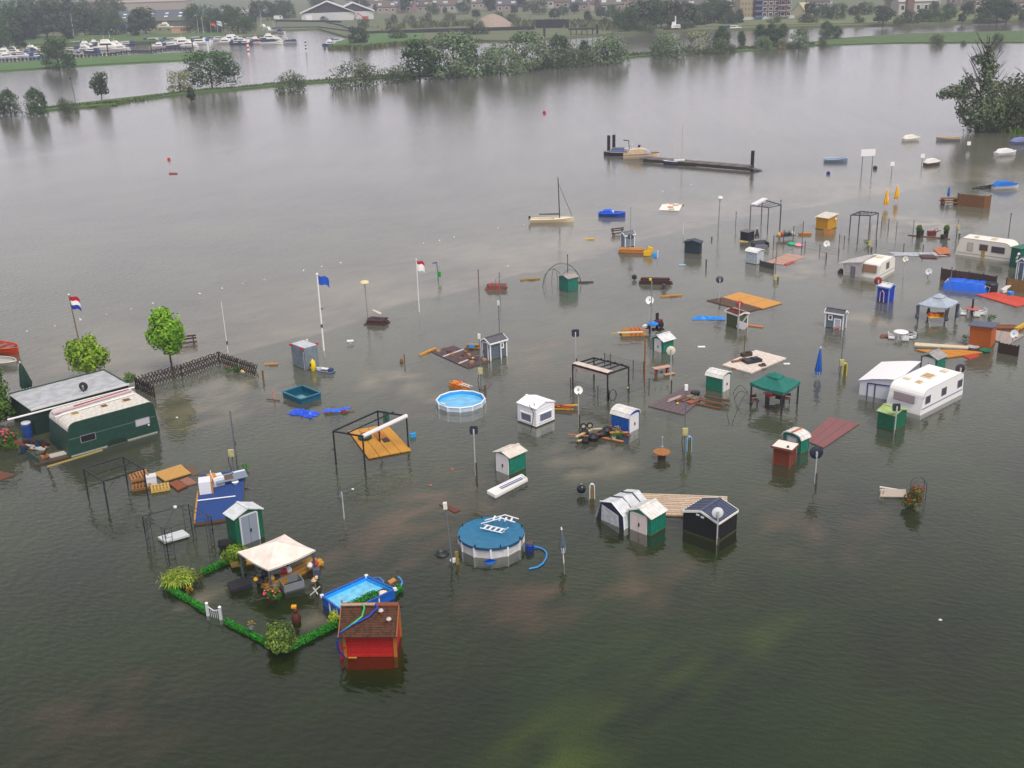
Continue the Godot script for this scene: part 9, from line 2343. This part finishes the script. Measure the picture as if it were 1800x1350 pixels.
	part(c, "seat", G.new().box(V(0.1, 0.55, 0), V(0.2, 0.35, 0.3)), plain("dce4f0"))
	for q in [[V(71.04,0,-195.8), 0.25, 3.2, "dcd8d0", "eae6de", "white cabin boat with red flag, left of the yellow dinghy", 1], [V(76.95,0,-194.6), 3.0, 3.9, "8a92a4", "d0a818", "yellow and grey inflatable dinghy before the ragged willow", 0], [V(52.34,0,-176.5), -0.1, 3.6, "7a8ca4", "a4b4c8", "pale blue rowing boat with paddle, upper right", 0], [V(65.61,0,-170.9), 0.35, 2.9, "4a3c38", "e2e0dc", "dark hulled boat under a white cover, upper right", 2], [V(80.03,0,-178.2), 0.3, 3.8, "d8d8d8", "e2e2e4", "boat wrapped in a white cover near the right edge", 2], [V(68.34,0,-151.0), 0.15, 3.8, "dcdce0", "1f78c8", "white boat under a bright blue cover near the right edge", 2], [V(87.3,0,-189.1), 0.3, 3.9, "6a6e8c", "8088b0", "boat under a grey-blue cover cut by the right edge", 2]]:
		c = boat("moored_boat", q[5], q[0], q[1], q[2], q[2] * 0.4, 0.45, q[3], "a0a4a8" if q[6] else q[4], q[4])
		if q[6]:
			part(c, "cover", G.new().ext(PackedVector2Array([Vector2(-q[2] * 0.46, 0.44), Vector2(q[2] * 0.4, 0.55), Vector2(q[2] * 0.1, 1.0), Vector2(-q[2] * 0.3, 0.95)]), -q[2] * 0.15, q[2] * 0.15), plain(q[4], 0.6), 60.0)
	var sb := thing("notice_board", "white notice board on two posts in the water, upper right", "sign", V(53.73,0,-165.3))
	for s in [-0.75, 0.75]:
		part(sb, "post", G.new().tube(V(s, -1, 0), V(s, 3.0, 0), 0.06), plain("6a6e74"))
	part(sb, "board", G.new().box(V(0, 3.1, 0.05), V(2.1, 1.0, 0.08)), plain("e6e6e8"))
	for q in [[V(56.96,0,-163.8),1.59, "left of three small white signs on poles in the mooring field"], [V(63.52,0,-169.7),1.64, "middle of three small white signs on poles in the mooring field"], [V(76.66,0,-184.9),0.93, "right of three small white signs on poles, before the willow"]]:
		sb = thing("mooring_sign", q[2], "sign", q[0])
		part(sb, "pole", G.new().tube(V(0, -1, 0), V(0, q[1], 0), 0.05), plain("70747a"))
		part(sb, "plate", G.new().box(V(0, q[1], 0.06), V(0.6, 0.6, 0.05)), plain("e8e8ea"))
	solo("driftwood", "dark tangle of driftwood left of the blue covered boat", "driftwood", G.new().bar(V(-2, 0, 0), V(2, 0.2, 0.3), 0.3).bar(V(-1, 0.1, 0.6), V(1.5, 0.3, -0.4), 0.25).bar(V(-1.6, 0, -0.5), V(0.6, 0.5, 0.4), 0.2), plain("2c2828"), V(66,0,-151.4))
	for q in [[V(-59.65,0,-198.9), "c83828", "red buoy left of the open water's middle", 0.3], [V(8.93,0,-250.3), "b02838", "red buoy far out on the open water", 0.4], [V(56.15,0,-168.9), "24242a", "black buoy right of the notice board", 0.35], [V(48.18,0,-165.8), "1c2c8c", "blue buoy under the pale blue rowing boat", 0.3]]:
		solo("buoy", q[2], "buoy", G.new().lathe(V(0, q[3] * 0.5, 0), [Vector2(0, -q[3]), Vector2(q[3], -q[3] * 0.3), Vector2(q[3] * 0.9, q[3] * 0.5), Vector2(0, q[3])], 10), plain(q[1], 0.4), q[0])
	panel("dark red board drifting below the left red buoy", [V(-55.68,0,-184.7),V(-54.2,0,-184.4),V(-53.74,0,-182.7),V(-55.21,0,-183.0)], "8a2430")
	for q in [[V(-4,0,-64.91), "d8603a"], [V(-5.26,0,-62.64), "c87058"], [V(-12.21,0,-68.67), "4a3a2c"], [V(-24.54,0,-75.31), "e8e8e8"], [V(20.33,0,-45.96), "c8c8c0"], [V(-6.39,0,-52.23), "3a342c"], [V(-10.09,0,-62.4), "d8d8d0"], [V(-16.01,0,-62.8), "6a5a44"]]:
		solo("flotsam", "small scrap of %s plastic or wood floating on open water" % {"d8603a": "orange", "c87058": "pinkish", "4a3a2c": "brown", "e8e8e8": "white", "dcdcdc": "light", "c8c8c0": "grey", "3a342c": "black", "d8d8d0": "cream", "6a5a44": "tan"}[q[1]], "flotsam", G.new().lathe(Vector3.ZERO, [Vector2(0.06, -0.02), Vector2(0.1, 0.02), Vector2(0.04, 0.05), Vector2(0, 0.04)], 5), plain(q[1]), q[0], q[0].x, "scraps afloat")
	# gulls resting on the water
	var gull := solo("gull", "white gull resting on the open water, one of a loose flock", "bird", G.new().lathe(Vector3.ZERO, [Vector2(0, -0.16), Vector2(0.09, 0.0), Vector2(0.07, 0.12), Vector2(0, 0.3)], 6, Basis(Vector3.RIGHT, PI / 2)).box(V(0, 0.12, 0.17), V(0.08, 0.14, 0.09)).box(V(0, 0.15, 0.24), V(0.03, 0.03, 0.07)), plain("e6e6e8", 0.7), V(-40.7,0,-101.1), 0.0, "gulls resting on the water")
	for q in [V(-44.49,0,-97.77), V(-38.76,0,-102.57), V(-42.51,0,-99.31), V(-36.88,0,-104.29), V(-35.24,0,-106.08), V(-31.4,0,-109.16), V(-29.55,0,-110.89), V(-27.78,0,-112.46), V(-25.85,0,-113.83), V(-22.26,0,-117.19), V(-20.45,0,-118.69), V(-18.66,0,-120.2), V(-9.9,0,-128.4), V(-8.15,0,-129.6), V(-6.45,0,-131.2), V(-0.11,0,-116.54), V(-1.12,0,-135.5), V(12.23,0,-147.7), V(13.88,0,-149.0), V(15.59,0,-150.7), V(18.88,0,-153.4), V(22.06,0,-155.9), V(23.71,0,-157.8), V(26.89,0,-160.4), V(2.01,0,-137.0)]:
		clone(gull, q, rnd(0, TAU), "white gull resting on the open water, one of a loose flock", "", rnd(0.5, 0.75))
